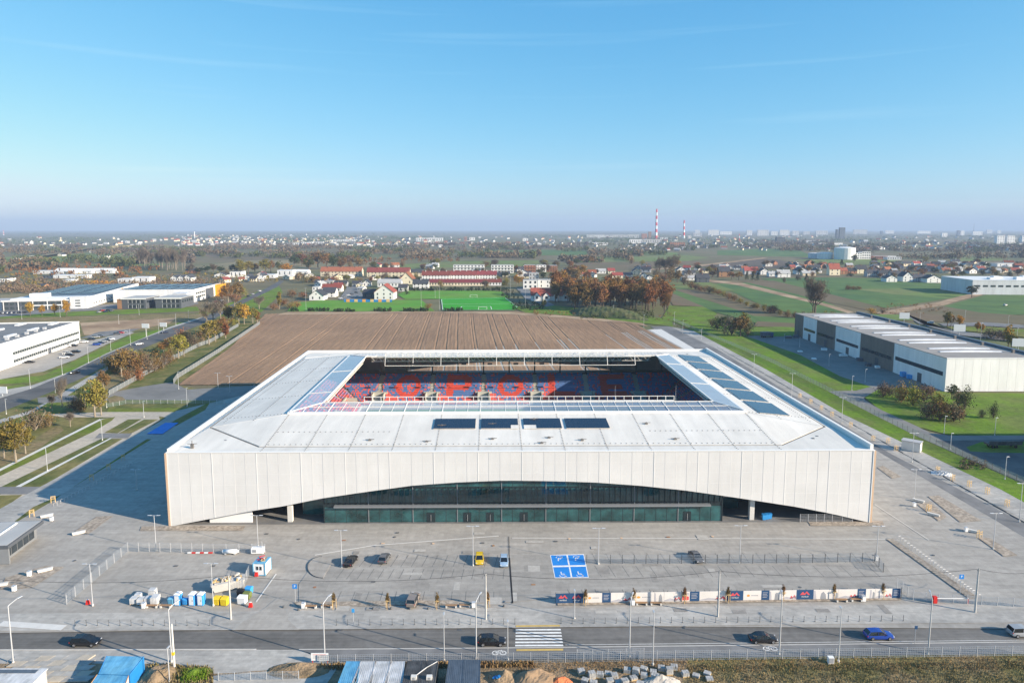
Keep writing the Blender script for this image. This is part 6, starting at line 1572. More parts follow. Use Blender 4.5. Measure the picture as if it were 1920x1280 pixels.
VIL = [
 (601,678,518,501,14,'gable','roof_red','wall_cream',2,12,'long cream hall with red tile roof at the left of the village',{'chim':3,'name':'long_house'}),
 (688,768,519,502,12,'gable','roof_maroon','wall_cream',2,12,'long cream house with maroon roof beside the white barn wall',{'chim':2,'name':'long_house'}),
 (768,792,518,505,12,'gable','roof_dark','wall_cream',2,4,'cream house with dark grey roof closing the long row',{}),
 (748,775,533,511,26,'gable','roof_red','wall_cream',1,2,'steep red-roofed house standing end-on before the long row',{'gable_front':True,'ef':.35}),
 (791,843,524.5,508.5,11,'gable','roof_maroon','wall_white',2,9,'left block of the upper maroon-roofed terrace',{'chim':4,'name':'terrace'}),
 (845,892,524,508,11,'gable','roof_maroon','wall_white',2,8,'middle block of the upper maroon-roofed terrace',{'chim':4,'name':'terrace'}),
 (894,931,523.5,508,11,'gable','roof_maroon','wall_white',2,7,'right block of the upper maroon-roofed terrace',{'chim':3,'name':'terrace'}),
 (804,845,536,524,10,'gable','roof_maroon','wall_cream',1,8,'left block of the lower maroon-roofed terrace',{'chim':3,'name':'terrace'}),
 (846,904,536,524,10,'gable','roof_maroon','wall_cream',1,10,'middle block of the lower maroon-roofed terrace',{'chim':4,'name':'terrace'}),
 (905,940,535.5,523.5,10,'gable','roof_maroon','wall_white',1,6,'right block of the lower maroon-roofed terrace',{'chim':2,'name':'terrace'}),
 (774,803,541,524,11,'gable','roof_dark','wall_white',2,4,'white house with dark roof behind the upper pitch',{'chim':1}),
 (702,738,562,534,20,'gable','roof_red','wall_white',2,3,'white sports club house with red gable roof beside the pitch',{'gable_front':True,'ef':.5,'name':'club_house'}),
 (580,606,563,544,16,'gable','roof_dark','wall_white',1,2,'white house with dark solar roof at the left pitch end',{'gable_front':True,'ef':.45}),
 (604,628,557,540,14,'gable','roof_dark','wall_white',2,2,'white house with dark roof behind the solar-roofed one',{'ef':.5}),
 (586,598,551,538,10,'flat','roof_flat','wall_white',2,2,'small white cube house left of the club street',{}),
 (604,640,547,533,11,'gable','roof_red','wall_white',1,4,'red-roofed bungalow at the left of the club street',{}),
 (595,624,535,527,12,'flat','roof_flat','wall_grey',1,5,'grey flat-roofed shed behind the red bungalow',{'name':'shed','cat':'shed'}),
 (626,650,537,527,10,'gable','roof_dark','wall_grey',1,2,'dark-roofed barn beside the grey shed',{'name':'barn','cat':'barn'}),
 (680,702,559,543,14,'gable','roof_dark','wall_dark',1,2,'dark clad house directly left of the club house',{}),  # dark walls imitate the shade lying on this house
 (708,752,538,524,12,'gable','roof_flat','wall_white',1,7,'white low house with pale roof behind the club house',{}),
 (680,694,537,525,10,'gable','roof_dark','wall_white',1,2,'small dark-roofed white house at the street bend',{'gable_front':True}),
 (660,676,536,527,10,'gable','roof_dark','wall_grey',1,2,'small dark-roofed grey house at the street bend',{}),
 (747,764,546,533,8,'gable','roof_dark','wall_white',1,2,'low dark-roofed house between club house and white house',{}),
 (850,908,510.5,497,14,'flat','roof_flat','wall_white',3,9,'left white apartment block with balconies behind the terraces',{'balc':True,'name':'apartment_block','cat':'apartment block','wl':2.4}),
 (921,963,512,497,14,'flat','roof_flat','wall_white',3,7,'right white apartment block with balconies behind the terraces',{'balc':True,'name':'apartment_block','cat':'apartment block','wl':2.4}),
 (983,1004,511,497,14,'flat','roof_flat','wall_brick',3,4,'brick red apartment block behind the orange tree',{'balc':True,'name':'apartment_block','cat':'apartment block'}),
 (1006,1024,510,497,14,'flat','roof_flat','wall_white',3,3,'narrow white apartment block between two brick ones',{'balc':True,'name':'apartment_block','cat':'apartment block'}),
 (1026,1045,509.5,498,14,'flat','roof_flat','wall_brick',3,4,'rightmost brick red apartment block of the village',{'balc':True,'name':'apartment_block','cat':'apartment block'}),
 (981,1008,541.5,525.5,14,'flat','roof_flat','wall_white',2,3,'white cube house beside the side street',{'wl':2.2}),
 (1009,1033,540,525,14,'flat','roof_flat','wall_white',2,2,'second white cube house right of the first',{}),
 (970,990,519,505,12,'gable','roof_dark','wall_white',2,2,'dark-roofed white house behind the cube houses',{'gable_front':True}),
 (992,1010,525,512,12,'flat','roof_flat','wall_grey',2,3,'grey flat-roofed house behind the cube houses',{}),
 (1103,1118,519,506,10,'gable','roof_red','wall_white',1,2,'red-roofed house above the left end of the grove',{}),
 (1118,1136,513,504,10,'gable','roof_flat','wall_white',1,3,'pale-roofed house above the grove',{}),
 (1140,1153,513,503,10,'gable','roof_red','wall_cream',1,2,'red-roofed cream house above the grove',{}),
 (1148,1168,522,511,11,'gable','roof_red','wall_cream',1,2,'broad red-roofed house right above the grove',{}),
 (1186,1202,515,503,10,'gable','roof_dark','wall_cream',2,2,'cream house with dark gable right of the red roofs',{'gable_front':True}),
 (1202,1214,521,512,9,'gable','roof_dark','wall_white',1,1,'first dark-roofed white gable house above the grove end',{'gable_front':True}),
 (1213,1224,524,516,9,'gable','roof_dark','wall_white',1,1,'second dark-roofed white gable house above the grove end',{'gable_front':True}),
 (1168,1186,519,511,10,'gable','roof_dark','wall_grey',1,2,'grey house with dark roof among the grove houses',{}),
 (1062,1078,534,522,9,'gable','roof_dark','wall_white',1,2,'white gable house half hidden by the grove',{'gable_front':True}),
]
for a in VIL: bld(*a[:11], gV, **a[11])
rv_ = random.Random(31); vs_ = []
for u0_, u1_, v0_, v1_, n_ in ((560,700,520,530,9),(575,680,532,546,7),(935,1000,505,522,6),(1060,1110,505,520,5),(1180,1232,503,514,5),(700,760,521,530,4),(400,560,518,530,7),(700,850,500,504,6)):
    for _ in range(n_): vs_.append((rv_.uniform(u0_,u1_), rv_.uniform(v0_,v1_)))
for i, (u, v) in enumerate(sorted(vs_)):
    w = rv_.uniform(10,17); h = w*rv_.uniform(.45,.6)
    bld(u-w/2,u+w/2,v,v-h-1,10,'gable',rv_.choice(['roof_dark','roof_red','roof_maroon','roof_flat','roof_dark']),rv_.choice(['wall_white','wall_cream','wall_grey','wall_white']),1,2,f'{nth(i)} small house from the left scattered through the village behind the field', 'small houses scattered through the village', rz=rv_.uniform(-.5,.5), gable_front=rv_.random() < .45, chim=1)
# red-roofed terrace with four gables next to the grove
t = bld(996,1071,564,541,14,'gable','roof_red','wall_white',1,8,'red-tiled terrace with arched white gables beside the grove', gV, name='terrace', ef=.45)
x0, y0 = G(996,564,.3); x1, _ = G(1071,564,.3); W = x1-x0
for k in range(4):
    cx = -W/2+W*(k+.6)/4.2; b = MB(); b.v = [(cx-3.2,-1.2,0),(cx+3.2,-1.2,0),(cx+3.2,-1.2,4.6),(cx,-1.2,8.2),(cx-3.2,-1.2,4.6),(cx-3.2,4,0),(cx+3.2,4,0),(cx+3.2,4,4.6),(cx,4,8.2),(cx-3.2,4,4.6)]; b.f = [(0,1,2,3,4),(1,6,7,2),(0,4,9,5)]
    g_ = obj('gable', b, M['wall_white'], t); b = MB()
    for s in (-1,1): b.quad((cx+s*3.7,-1.7,4.2),(cx,-1.7,8.5),(cx,5,8.5),(cx+s*3.7,5,4.2))
    obj('gable_roof', b, M['roof_red'], g_); link('window', winmesh(2.2,2.6), g_, (cx,-1.24,3.4))
# goals on the pitch, club wall, containers
for i, (u, v) in enumerate(((888,557),(905,580.5))):
    t = thing('football_goal', ('far' if i == 0 else 'near')+' white football goal on the bright green pitch', 'goal', (*G(u,v,.4), .4)); b = MB(); b.path([(-3.6,0,0),(-3.6,0,2.4),(3.6,0,2.4),(3.6,0,0)], .12, 5); obj('goal_frame', b, M['white'], t); b = MB(); b.path([(-3.6,0,2.4),(-3.6,1.5,0),(3.6,1.5,0),(3.6,0,2.4)], .06, 4); obj('net_frame', b, M['white'], t)
t = thing('banner_wall', 'low blue wall with ochre boards below the sports club', 'wall', (*G(690,566,.3), .3)); W = (740-650)*zdp(depth_at(566))/FPX
b = MB(); b.box(-W/2,0,0,W/2,.3,2.2); obj('wall', b, M['cont_deepblue'], t)
for k in range(6): b = MB(); cx = -W/2+W*(k+.5)/6; b.box(cx-1.6,-.1,0,cx+1.6,-.02,2.6); obj('board', b, M['borange' if k % 2 == 0 else 'stake'], t)
# --- left industrial district
def hall(u, v, rz, W, D, H, label, wmat='hall_white', rmat='hall_roof2', z=.1, name='hall_building', cat='hall'):
    x, y = G(u, v, z); t = thing(name, label, cat, (x, y, z), rz)
    b = MB(); b.box(0,0,0,W,D,H); obj('wall', b, M[wmat], t); b = MB(); b.box(.35,.35,H-.4,W-.35,D-.35,H+.02); obj('roof', b, M[rmat], t)
    b = MB(); b.box(-.06,-.06,H-.3,W+.06,.3,H+.5); b.box(-.06,D-.3,H-.3,W+.06,D+.06,H+.5); b.box(-.06,.3,H-.3,.3,D-.3,H+.5); b.box(W-.3,.3,H-.3,W+.06,D-.3,H+.5); obj('parapet', b, M[wmat], t)
    return t
# white factory at the left edge: its long east wall runs from (0,694) to (150,641)
A, B = Vector((*G(-70,720,.1), 0)), Vector((*G(151,641.5,.1), 0)); d = B-A; Lf = d.length; an = math.atan2(d.y, d.x)
t = thing('factory_building', 'white factory hall with two window bands at the left edge', 'factory', (A.x, A.y, .1), an); HF = 12.4
b = MB(); b.box(0,0,0,Lf,70,HF); obj('wall', b, M['hall_white'], t); b = MB(); b.box(.5,.5,HF-.5,Lf-.5,69.5,HF+.05); obj('roof', b, M['hall_roof2'], t)
b = MB(); b.box(-.1,-.1,HF-.2,Lf+.1,.5,HF+.7); b.box(Lf-.5,.5,HF-.2,Lf+.1,70,HF+.7); obj('parapet', b, M['hall_white'], t)
for z0 in (1.6, 5.6):
    n = 34
    for k in range(n):
        if z0 < 2 and k in (16, 17): continue
        b = MB(); b.box(Lf*.36+k*(Lf*.63/n)+.1,-.1,z0,Lf*.36+(k+1)*(Lf*.63/n)-.25,-.02,z0+1.5); obj('window', b, M['winband'], t)
b = MB(); b.box(Lf*.66,-.12,.05,Lf*.69,-.02,3.2); dd_ = obj('door', b, M['wall_dark'], t); b = MB(); b.box(Lf*.67,-.2,1.2,Lf*.672,-.13,1.6); obj('handle', b, M['galv'], dd_)
for k in range(4):
    for j in range(2): b = MB(); cx = Lf*(.30+.2*k); cy = 10+j*18; b.rings([[(cx,cy,HF),(cx+9,cy,HF),(cx+9,cy+2.4,HF),(cx,cy+2.4,HF)],[(cx,cy+.3,HF+.9),(cx+9,cy+.3,HF+.9),(cx+9,cy+2.1,HF+.9),(cx,cy+2.1,HF+.9)]]); obj('skylight', b, M['hall_pale'], t)
for k in range(7): b = MB(); cx = Lf*.25+k*9.5; b.box(cx,5,HF,cx+1.5,6.5,HF+1.4); obj('roof_unit', b, M['galv'], t)
# long hall with dark glazed offices
an = math.atan2(755-601, -414+375) - math.pi/2
t = hall(167,577,an,2,2,2,'white long hall with dark glazed offices in front at far left','hall_white','cont_slate'); 
for ch in list(t.children): bpy.data.objects.remove(ch)
def lb(nm, x0, y0, z0, x1, y1, z1, m, par=None): b = MB(); b.box(x0,y0,z0,x1,y1,z1); return obj(nm, b, M[m], par or t)
lb('wall', -60,0,0,0,158,9.2,'hall_white'); lb('roof', -59.6,20,9.21,-.4,157.6,9.3,'cont_slate'); lb('parapet', -.4,0,9.21,0,158,9.7,'hall_white')
for k in range(9):
    for j in range(3): lb('solar_row', -56+j*18, 42+k*12.5, 9.4, -41+j*18, 51+k*12.5, 9.7, 'pv')
lb('stair_tower', -13,-5,0,0.1,-.1,10.5,'hall_pale'); lb('office_wing', -64,-7,0,-13.1,-.1,8.2,'wall_dark'); lb('office_parapet', -64.2,-7.3,7.6,-13,-7.02,8.6,'hall_white'); lb('office_roof', -64,-7,8.21,-13.1,-.1,8.3,'roof_flat')
for f in range(2):
    for k in range(11): lb('window', -62+k*4.4,-7.15,1.0+f*3.6,-59+k*4.4,-7.03,3.2+f*3.6,'winband')
for k in range(5): lb('pier', -62.8+k*11,-7.5,0,-62.2+k*11,-7.2,7.5,'hall_white')
lb('band', -42,-7.4,3.5,-14,-7.16,4.4,'hall_white')
for k in range(12): lb('window', .02, 12+k*7, 2.2, .12, 14.5+k*7, 3.6, 'winband')
for k in range(3): lb('stair_window', -9+k*0.1, -5.15, 2+k*2.4, -5, -5.03, 2.9+k*2.4, 'winband')
lb('plant_room', -50,12,9.3,-36,20,12.5,'hall_white'); lb('orange_fascia', .02,96,0,.3,100,9.3,'borange')
lb('left_wing', -90,-4,0,-64.3,30,7.5,'hall_pale'); lb('left_wing_roof', -89.8,-3.8,7.51,-64.5,29.8,7.6,'roof_flat')
# hall with orange end and two dark office cubes
t = thing('hall_building', 'white hall with an orange end wall and blue-grey roof', 'hall', (*G(365,566,.1), .1), R(5)); 
lb('wall', -74,0,0,0,76,11.4,'hall_white'); lb('roof', -73.6,.5,11.41,-.5,75.6,11.5,'cont_slate'); lb('parapet', -74.1,-.1,11.2,.1,.4,12.1,'hall_white'); lb('parapet', -.3,.5,11.2,.1,76,12.1,'hall_white')
lb('orange_block', .12,58,0,5.5,76.2,11.8,'orange_clad'); lb('loading_gate', .12,30,0,.5,52,10.0,'wall_dark')
for k in range(5): lb('window', .12,4+k*5,3.5,.3,7.5+k*5,5.2,'winband')
for k in range(5): lb('window', .12,4+k*5,7.0,.3,7.5+k*5,8.7,'winband')
for k in range(6):
    for j in range(2): lb('solar_row', -68+k*11,8+j*34,11.6,-60+k*11,36+j*34,11.85,'pv')
lb('grey_annex', -14,-16,0,-1,-.2,9.8,'hall_pale')
for i, (u0, u1) in enumerate(((229,273),(292,340))):
    t = thing('office_building', ('left' if i == 0 else 'right')+' dark office cube with white window frames by the orange hall', 'office', (*G(u0,579-i*1,.1), .1), R(2)); W = (u1-u0)*zdp(depth_at(579))/FPX
    lb('wall', 0,0,0,W,26,8.8,'wall_dark'); lb('roof', -.5,-.5,8.81,W+.5,26.5,9.3,'roof_flat'); lb('fascia', -.6,-.7,8.3,W+.6,-.52,9.4,'hall_white')
    for f in range(2):
        for k in range(4): w_ = lb('window', W*.28+k*W*.17,-.1,.8+f*4.2,W*.28+k*W*.17+W*.13,-.02,3.3+f*4.2,'win'); lb('frame', W*.28+k*W*.17-.25,-.16,.6+f*4.2,W*.28+k*W*.17-.02,-.11,3.6+f*4.2,'hall_white', w_)
    for k in range(5): lb('side_window', W+.02,2+k*4.6,4.9,W+.1,5+k*4.6,7.0,'win')
    if i == 0: lb('brick_wing', -4,0,0,-.02,18,8.4,'wall_brick')
# billboards
for i, (u, v, vt) in enumerate([(274,631,607),(307,624,605),(4,742,728)]):
    x, y = G(u, v, .1); H = max(4.0, HT(vt, y)); t = thing('billboard', f'{nth(i)} blank white billboard beside the left side road', 'billboard', (x, y, .1), R(-10), 'blank white billboards')
    b = MB(); b.box(-2.6,-.1,H-2.8,2.6,.1,H); obj('panel', b, M['white'], t); b = MB(); b.tube((0,.2,0),(0,.2,H-.3),.18,.14,7); obj('post', b, M['galv'], t)
# --- right: brown and white hall
t = thing('hall_building', 'long hall with alternating taupe and white wall fields right of the stadium', 'hall', (186.5, 288.0, .2), R(.3)); HH = 14.6; DL = 156.0
lb('wall_core', .3,.3,0,41.7,DL-.3,HH-.3,'hall_pale'); lb('roof', -.1,.2,HH-.29,40,DL,HH,'hall_roof'); lb('east_wall', 40.05,0,0,42,DL,HH+1.0,'cont_slate'); 
flds = [('hall_white',0,40),('hall_brown',40,72),('hall_white',72,100),('hall_brown',100,124),('hall_white',124,143),('hall_brown',143,156)]
for j, (m, a, c) in enumerate(flds):
    n = max(2, round((c-a)/4)); w = (c-a)/n
    for k in range(n): lb('wall_panel', 0,a+k*w+.03,0,.29,a+(k+1)*w-.03,HH-.32,m)
    if j < 5:
        lb('window_band', -.08,a+2.0,5.6 if j else 6.4,-.01,c-1.5,7.2 if j else 8.2,'win')
    lb('door', -.1,lerp(a,c,.42),0.05,-.02,lerp(a,c,.42)+3.2,4.2,'wall_dark')
for k in range(11): lb('wall_panel', .02+k*3.8,0,0,.02+(k+1)*3.8-.06,.29,HH-.32,'hall_white')
lb('eaves_trim', -.12,-.12,HH-.31,41.9,.18,HH+.1,'hall_white')
for k in range(6):
    for s in range(2):
        y0 = 14+k*24+s*8; b = MB()
        b.rings([[(x_,y0,HH),(x_,y0+2.0,HH),(x_,y0+1.7,HH+.4*m_),(x_,y0+1.0,HH+.6*m_),(x_,y0+.3,HH+.4*m_)] for x_, m_ in ((6,.5),(13,1),(20,1.25),(27,1),(34,.5))]); obj('skylight', b, M['hall_pale'], t)
for k in range(7): lb('roof_vent', 37,12+k*20,HH,38,13+k*20,HH+1.5,'seam')
for i, (u, v, vt) in enumerate([(1695,606,598),(1798,632,622),(1909,660,650)]):
    x, y = G(u, v, .3); HB = HT(vt, y)
    t = thing('billboard', f'{nth(i)} white billboard from the left behind the taupe hall roof', 'billboard', (x, y, .3), R(-12), 'billboards behind the taupe hall'); b = MB(); b.box(-3.4,-.15,HB-.1,3.4,.15,HB+4.4); obj('panel', b, M['white'], t); b = MB(); b.tube((0,.25,0),(0,.25,HB+1),.2,.16,7); obj('post', b, M['galv'], t)
# hall just outside the frame at right (its shadow lies on the yard)
t = thing('hall_building', 'white storage hall at the right border casting shade on the yard', 'hall', (170.0, 150.0, .2), 0); lb('wall', 0,0,0,36,66,10.5,'hall_white'); lb('roof', -.3,-.3,10.51,36.3,66.3,10.9,'hall_roof')
for k in range(8): lb('window', -.1,4+k*7.6,6,-.02,9+k*7.6,7.6,'winband')
# machinery and stacks in the shaded yard
for i, (u, v, m, w, h) in enumerate([(1585,662,'sky_blue',3,2.4),(1581,668,'white',4,1.2),(1612,676,'cont_slate',3,1.6),(1628,686,'cont_slate',2.5,1.5),(1645,690,'white',2,1.2),(1693,706,'sky_blue',2.2,2.4),(1705,710,'sky_blue',2.0,2.0),(1545,657,'white',3,1.3),(1500,660,'white',2.4,.8),(1526,674,'white',2.2,.8),(1492,633,'cont_slate',3,1.8),(1478,634,'cont_slate',4,1.6)]):
    t = thing('storage_crate', f'{nth(i)} crate or stack in the shaded yard along the taupe hall', 'crate', (*G(u,v,.2), .2), random.uniform(-.3,.3), 'stacks in the shaded hall yard'); b = MB(); b.box(-w/2,-.9,.12,w/2,.9,h); obj('crate_body', b, M[m], t); b = MB(); b.box(-w/2,-.8,0,w/2,.8,.11); obj('pallet', b, M['wood'], t)
t = thing('delivery_truck', 'small dark truck parked in the yard corner behind the stadium', 'truck', (*G(1440,632,.2), .2), R(10)); lb('cargo_box', -5,-1.2,.9,1,1.2,3.6,'cont_slate'); lb('cab', 1.2,-1.15,.6,3.2,1.15,2.9,'navy'); lb('windscreen', 3.21,-1.0,1.8,3.26,1.0,2.7,'win')
for x_ in (-3.8,-2.6,2.3):
    for s in (-1,1): b = MB(); b.tube((x_,s*.95,.5),(x_,s*1.2,.5),.5,.5,10); obj('wheel', b, M['tyre'], t)
t = thing('parked_truck', 'long dark flat trailer standing on the shaded right yard', 'trailer', (*G(1880,838,.2), .2), R(2)); lb('trailer_bed', -5.5,-1.2,1.0,5.5,1.2,1.5,'cont_dark'); lb('trailer_side', -5.5,-1.25,1.51,5.5,-1.15,2.3,'cont_dark')
for x_ in (-4,-2.8,3.5):
    for s in (-1,1): b = MB(); b.tube((x_,s*.9,.5),(x_,s*1.15,.5),.5,.5,10); obj('wheel', b, M['tyre'], t)
# --- right village
gR = 'houses of the right village'
RV = [(1270,1286,512,500.5,'roof_dark','wall_white',1),(1282,1304,516,507,'roof_dark','wall_grey',0),(1279,1304,525.5,517,'roof_flat','wall_white',0),(1306,1330,529.5,514,'roof_dark','wall_dark',0),(1316,1335,512,503,'roof_dark','wall_cream',0),(1348,1369,519,500,'roof_dark','wall_brick',0),
 (1396,1422,514.5,501,'roof_red','wall_grey',0),(1426,1442,515,503,'roof_dark','wall_white',1),(1442,1457,518.5,509,'roof_flat','wall_white',0),(1458,1482,520,506,'roof_flat','wall_white',0),(1493,1514,514,501,'roof_dark','wall_white',1),(1505,1530,517,508,'roof_flat','wall_cream',0),(1516,1539,508,497,'roof_dark','wall_cream',0),(1527,1541,511.5,503,'roof_dark','wall_white',1),
 (1555,1575,516,494,'roof_red','wall_cream',0),(1576,1589,514,502,'roof_red','wall_brick',0),(1591,1606,513,503,'roof_dark','wall_brick',0),(1607,1625,513,497,'roof_dark','wall_cream',0),(1662,1682,528.5,516,'roof_dark','wall_white',1),(1693,1711,528,510,'roof_dark','wall_white',1),(1738,1764,530,516,'roof_dark','wall_white',1)]
for i, (u0,u1,vb,vt,rm,wm,gf) in enumerate(RV):
    bld(u0,u1,vb,vt,10 if not gf else 14,'gable',rm,wm,2 if vb-vt > 11 else 1,2,f'{nth(i)} house from the left along the near edge of the right village', gR, gable_front=bool(gf), chim=1, ef=.55)
for i, (u0,u1,vb,vt) in enumerate([(1626,1648,519,505),(1649,1671,519.5,506),(1671,1694,521,508),(1711,1738,528,514)]):  # shaded white walls: the grey wall colour holds the shade
    bld(u0,u1,vb,vt,10,'gable','roof_dark','wall_grey',2,6,f'{nth(i)} blue-grey terrace block from the left in the right village', 'grey terraces of the right village', name='terrace', chim=3)
rr = random.Random(5); k = 0; inf = []
for _ in range(34): inf.append((rr.uniform(1640,1770), rr.uniform(496,510)))
for _ in range(34): inf.append((rr.uniform(1770,1915), rr.uniform(494,513)))
for _ in range(18): inf.append((rr.uniform(1440,1600), rr.uniform(493,505)))
for _ in range(10): inf.append((rr.uniform(1265,1400), rr.uniform(500,508)))
inf.sort()
for i, (u, v) in enumerate(inf):
    w = rr.uniform(9, 16); h = w*rr.uniform(.45,.65); rm = rr.choice(['roof_dark','roof_dark','roof_red','roof_red','roof_flat']); wm = rr.choice(['wall_white','wall_cream','wall_grey','wall_brick'])
    bld(u-w/2,u+w/2,v,v-h-1,9,'gable',rm,wm,1,2,f'{nth(i)} house from the left among the rear roofs of the right village', 'rear houses of the right village', rz=rr.uniform(-.5,.5), gable_front=rr.random() < .4, chim=1 if rr.random() < .6 else 0, side=False)
t = thing('hall_building', 'grey blue warehouse with white roof units at the far right edge', 'hall', (*G(1822,552,.3), .3), R(-4)); W = 130*zdp(depth_at(552))/FPX
lb('wall', 0,0,0,W,60,15,'hall_pale'); lb('roof', -.2,-.2,15.01,W+.2,60.2,15.4,'hall_white')
for k in range(6): lb('roof_unit', W*.3+k*9,8+(k%3)*9,15.4,W*.3+k*9+6,14+(k%3)*9,17.5+(k%2),'hall_white')
for k in range(9): lb('window', 3+k*W/9.5,-.12,8,3+k*W/9.5+5,-.02,10,'winband')
# long pale sheds in the fields at right and left
for i, (u0,u1,vb,vt,m) in enumerate([(1797,1830,497,493,'hall_white'),(1870,1915,500,494,'hall_white'),(1518,1580,459,455.5,'hall_white'),(1500,1528,455,451,'hall_pale'),(1646,1680,484,480,'hall_white')]):
    bld(u0,u1,vb,vt,20,'flat','roof_flat',m,1,4,f'{nth(i)} long pale shed out on the right-hand plain', 'long sheds on the right plain', name='shed', cat='shed', side=False)
LS = [(62,103,513.5,508,'hall_white','flat'),(103,140,514,503.5,'hall_white','gable'),(141,172,513,504,'hall_white','gable'),(172,212,512.5,503.5,'hall_white','gable'),(80,100,522,517,'cont_slate','flat'),(100,160,522,516,'hall_white','flat'),(221,248,531.5,523,'hall_white','flat'),(248,280,531,520,'hall_white','flat'),(320,333,527,516,'wall_white','gable'),(333,346,527,516,'wall_white','gable'),(345,358,527,515,'wall_white','gable'),(402,425,521,511,'wall_white','gable'),(431,453,520,509,'wall_white','flat'),(457,470,524,515,'wall_white','gable'),(468,480,528,518,'wall_cream','gable'),(483,494,523,512,'wall_white','gable'),(494,514,521,515,'hall_white','flat'),(520,548,518,507,'hall_white','flat'),(548,577,513,506,'hall_white','gable'),(66,80,541,533,'wall_brick','gable'),(0,14,529,522,'wall_white','flat'),(348,366,512,503,'wall_brick','gable'),(118,134,529,525,'hall_white','flat'),(25,34,486,483,'wall_white','flat'),(48,54,483,480,'wall_white','flat'),(108,117,480,475,'wall_white','gable'),(168,178,474,470,'wall_white','flat'),(183,200,485,480,'wall_white','flat')]
for i, (u0,u1,vb,vt,m,rf) in enumerate(sorted(LS)):
    bld(u0,u1,vb,vt,16,rf,'hall_white' if m == 'hall_white' else 'roof_dark',m,1,3,f'{nth(i)} pale low building from the left beyond the factory district', 'buildings beyond the factory district', name='low_building', cat='building', side=False, gable_front=(rf == 'gable' and m == 'wall_white'))
t = thing('conical_heap', 'ochre and white conical heap standing on the far left plain', 'heap', (*G(144,493,.3), .3)); b = MB(); b.tube((0,0,0),(0,0,9),10,2,14); obj('heap_cone', b, M['f_brown'], t)
# --- horizon: plants, chimneys, towers
def chimney(u, vb, vt, r0, label, n=7):
    x, y = G(u, vb, .3); H = HT(vt, y); t = thing('factory_chimney', label, 'chimney', (x, y, .3))
    for k in range(n):
        z0, z1 = H*k/n, H*(k+1)/n; b = MB(); b.tube((0,0,z0),(0,0,z1), lerp(r0, r0*.55, k/n), lerp(r0, r0*.55, (k+1)/n), 12); obj('chimney_band', b, M['red' if (n-1-k) % 2 == 0 else 'white'], t)
chimney(1230,448,392,8.5,'tall red and white banded chimney of the far power plant', 9); chimney(1282,447,413,7.5,'shorter red and white chimney right of the tall one', 6)
chimney(7,441,432,4,'small red and white mast chimney at the far left horizon', 4); chimney(1386,450,438.5,3,'thin pale chimney among the far blocks', 3)
gH = 'buildings on the horizon'
HZ = [(1100,1135,445,440.5,'far_block'),(1136,1175,445,440.5,'far_block'),(1176,1198,446,440,'far_block'),(1203,1213,448,438,'wall_brick'),(1216,1221,448,434.5,'wall_brick'),(1238,1252,449,445,'far_block'),(1256,1284,464,454,'wall_brick'),(1290,1296,447,442,'far_block'),(1300,1316,443,437,'far_block'),(1303,1312,438,431,'far_block'),(1328,1348,441,431,'far_block'),(1350,1372,440,434,'hall_white'),(1400,1410,441,431.5,'far_block'),(1420,1441,442,431,'far_block'),(1446,1458,441,434,'far_block'),(1456,1472,459,444,'far_dark'),(1462,1480,441,431,'far_block'),(1486,1498,441,433,'far_block'),(1506,1518,440,434,'far_block'),(1530,1552,440,432.5,'far_block'),(1574,1584,448,426.5,'far_dark'),(1568,1571,448,430,'far_dark'),(1600,1626,439,430.5,'far_block'),(1651,1655,440,433,'far_dark'),(1660,1676,438,432,'far_block'),(1720,1745,438,433,'hall_white'),(1766,1776,445,437,'wall_white'),(1795,1800,441,432,'far_dark'),(1801,1808,441,432.5,'hall_white'),(1824,1842,441,434,'hall_white'),(1850,1860,438,431,'far_block'),(1870,1877,438,432,'far_block'),(1869,1883,457,442,'hall_white'),(1888,1902,457,442,'hall_white'),(1916,1930,455,442,'hall_white'),(1598,1616,486,474,'hall_white'),(1616,1632,486,472,'hall_white'),(1640,1664,486,480,'wall_brick'),(1664,1690,487,482,'hall_pale'),
 (1110,1140,460,455,'hall_white'),(1180,1204,457,449,'hall_white'),(1205,1240,456,449,'far_block'),(780,830,453,446,'hall_white'),(745,763,464,459,'hall_white'),(880,890,451,445,'wall_white'),(980,990,452,447,'wall_white'),(870,875,452,444,'wall_brick'),(536,560,460,455.5,'hall_white'),(565,586,460,454,'hall_white'),(586,606,459,453.5,'hall_white'),(484,492,453,448,'borange'),(450,488,460,456,'hall_white'),(388,420,459,456,'far_dark'),(610,622,456,451,'wall_cream'),(620,665,453,449,'hall_white')]
for i, (u0,u1,vb,vt,m) in enumerate(sorted(HZ)):
    fl = 3 if vb-vt > 8 else 1
    bld(u0,u1,vb,vt,18,'flat','roof_flat',m,fl,max(2,int((u1-u0)/4)),f'{nth(i)} large block from the left along the hazy horizon', gH, name='horizon_block', cat='building', side=False, wl=3.0)
for i, (u, vb, vt, r, nm, lb_) in enumerate([(1583,486,463,22,'silo','big pale cylindrical silo on the plain at right'),(1546,485,473,17,'storage_tank','white round tank left of the big silo'),(1527,484,474,14,'storage_tank','grey round tank beside the white tank'),(365,447,434,5,'water_tower','pale church-like tower on the far left horizon')]):
    x, y = G(u, vb, .3); H = HT(vt, y); t = thing(nm, lb_, 'silo' if i < 3 else 'tower', (x, y, .3)); b = MB(); b.tube((0,0,0),(0,0,H*.92),r*(1 if i < 3 else .8),r*(1 if i < 3 else .6),20); obj('shell', b, M['hall_white' if i != 2 else 'hall_pale'], t, smooth=False); b = MB(); b.tube((0,0,H*.92),(0,0,H),r*.98,r*.45,20); obj('cap', b, M['hall_white' if i != 2 else 'hall_pale'], t)
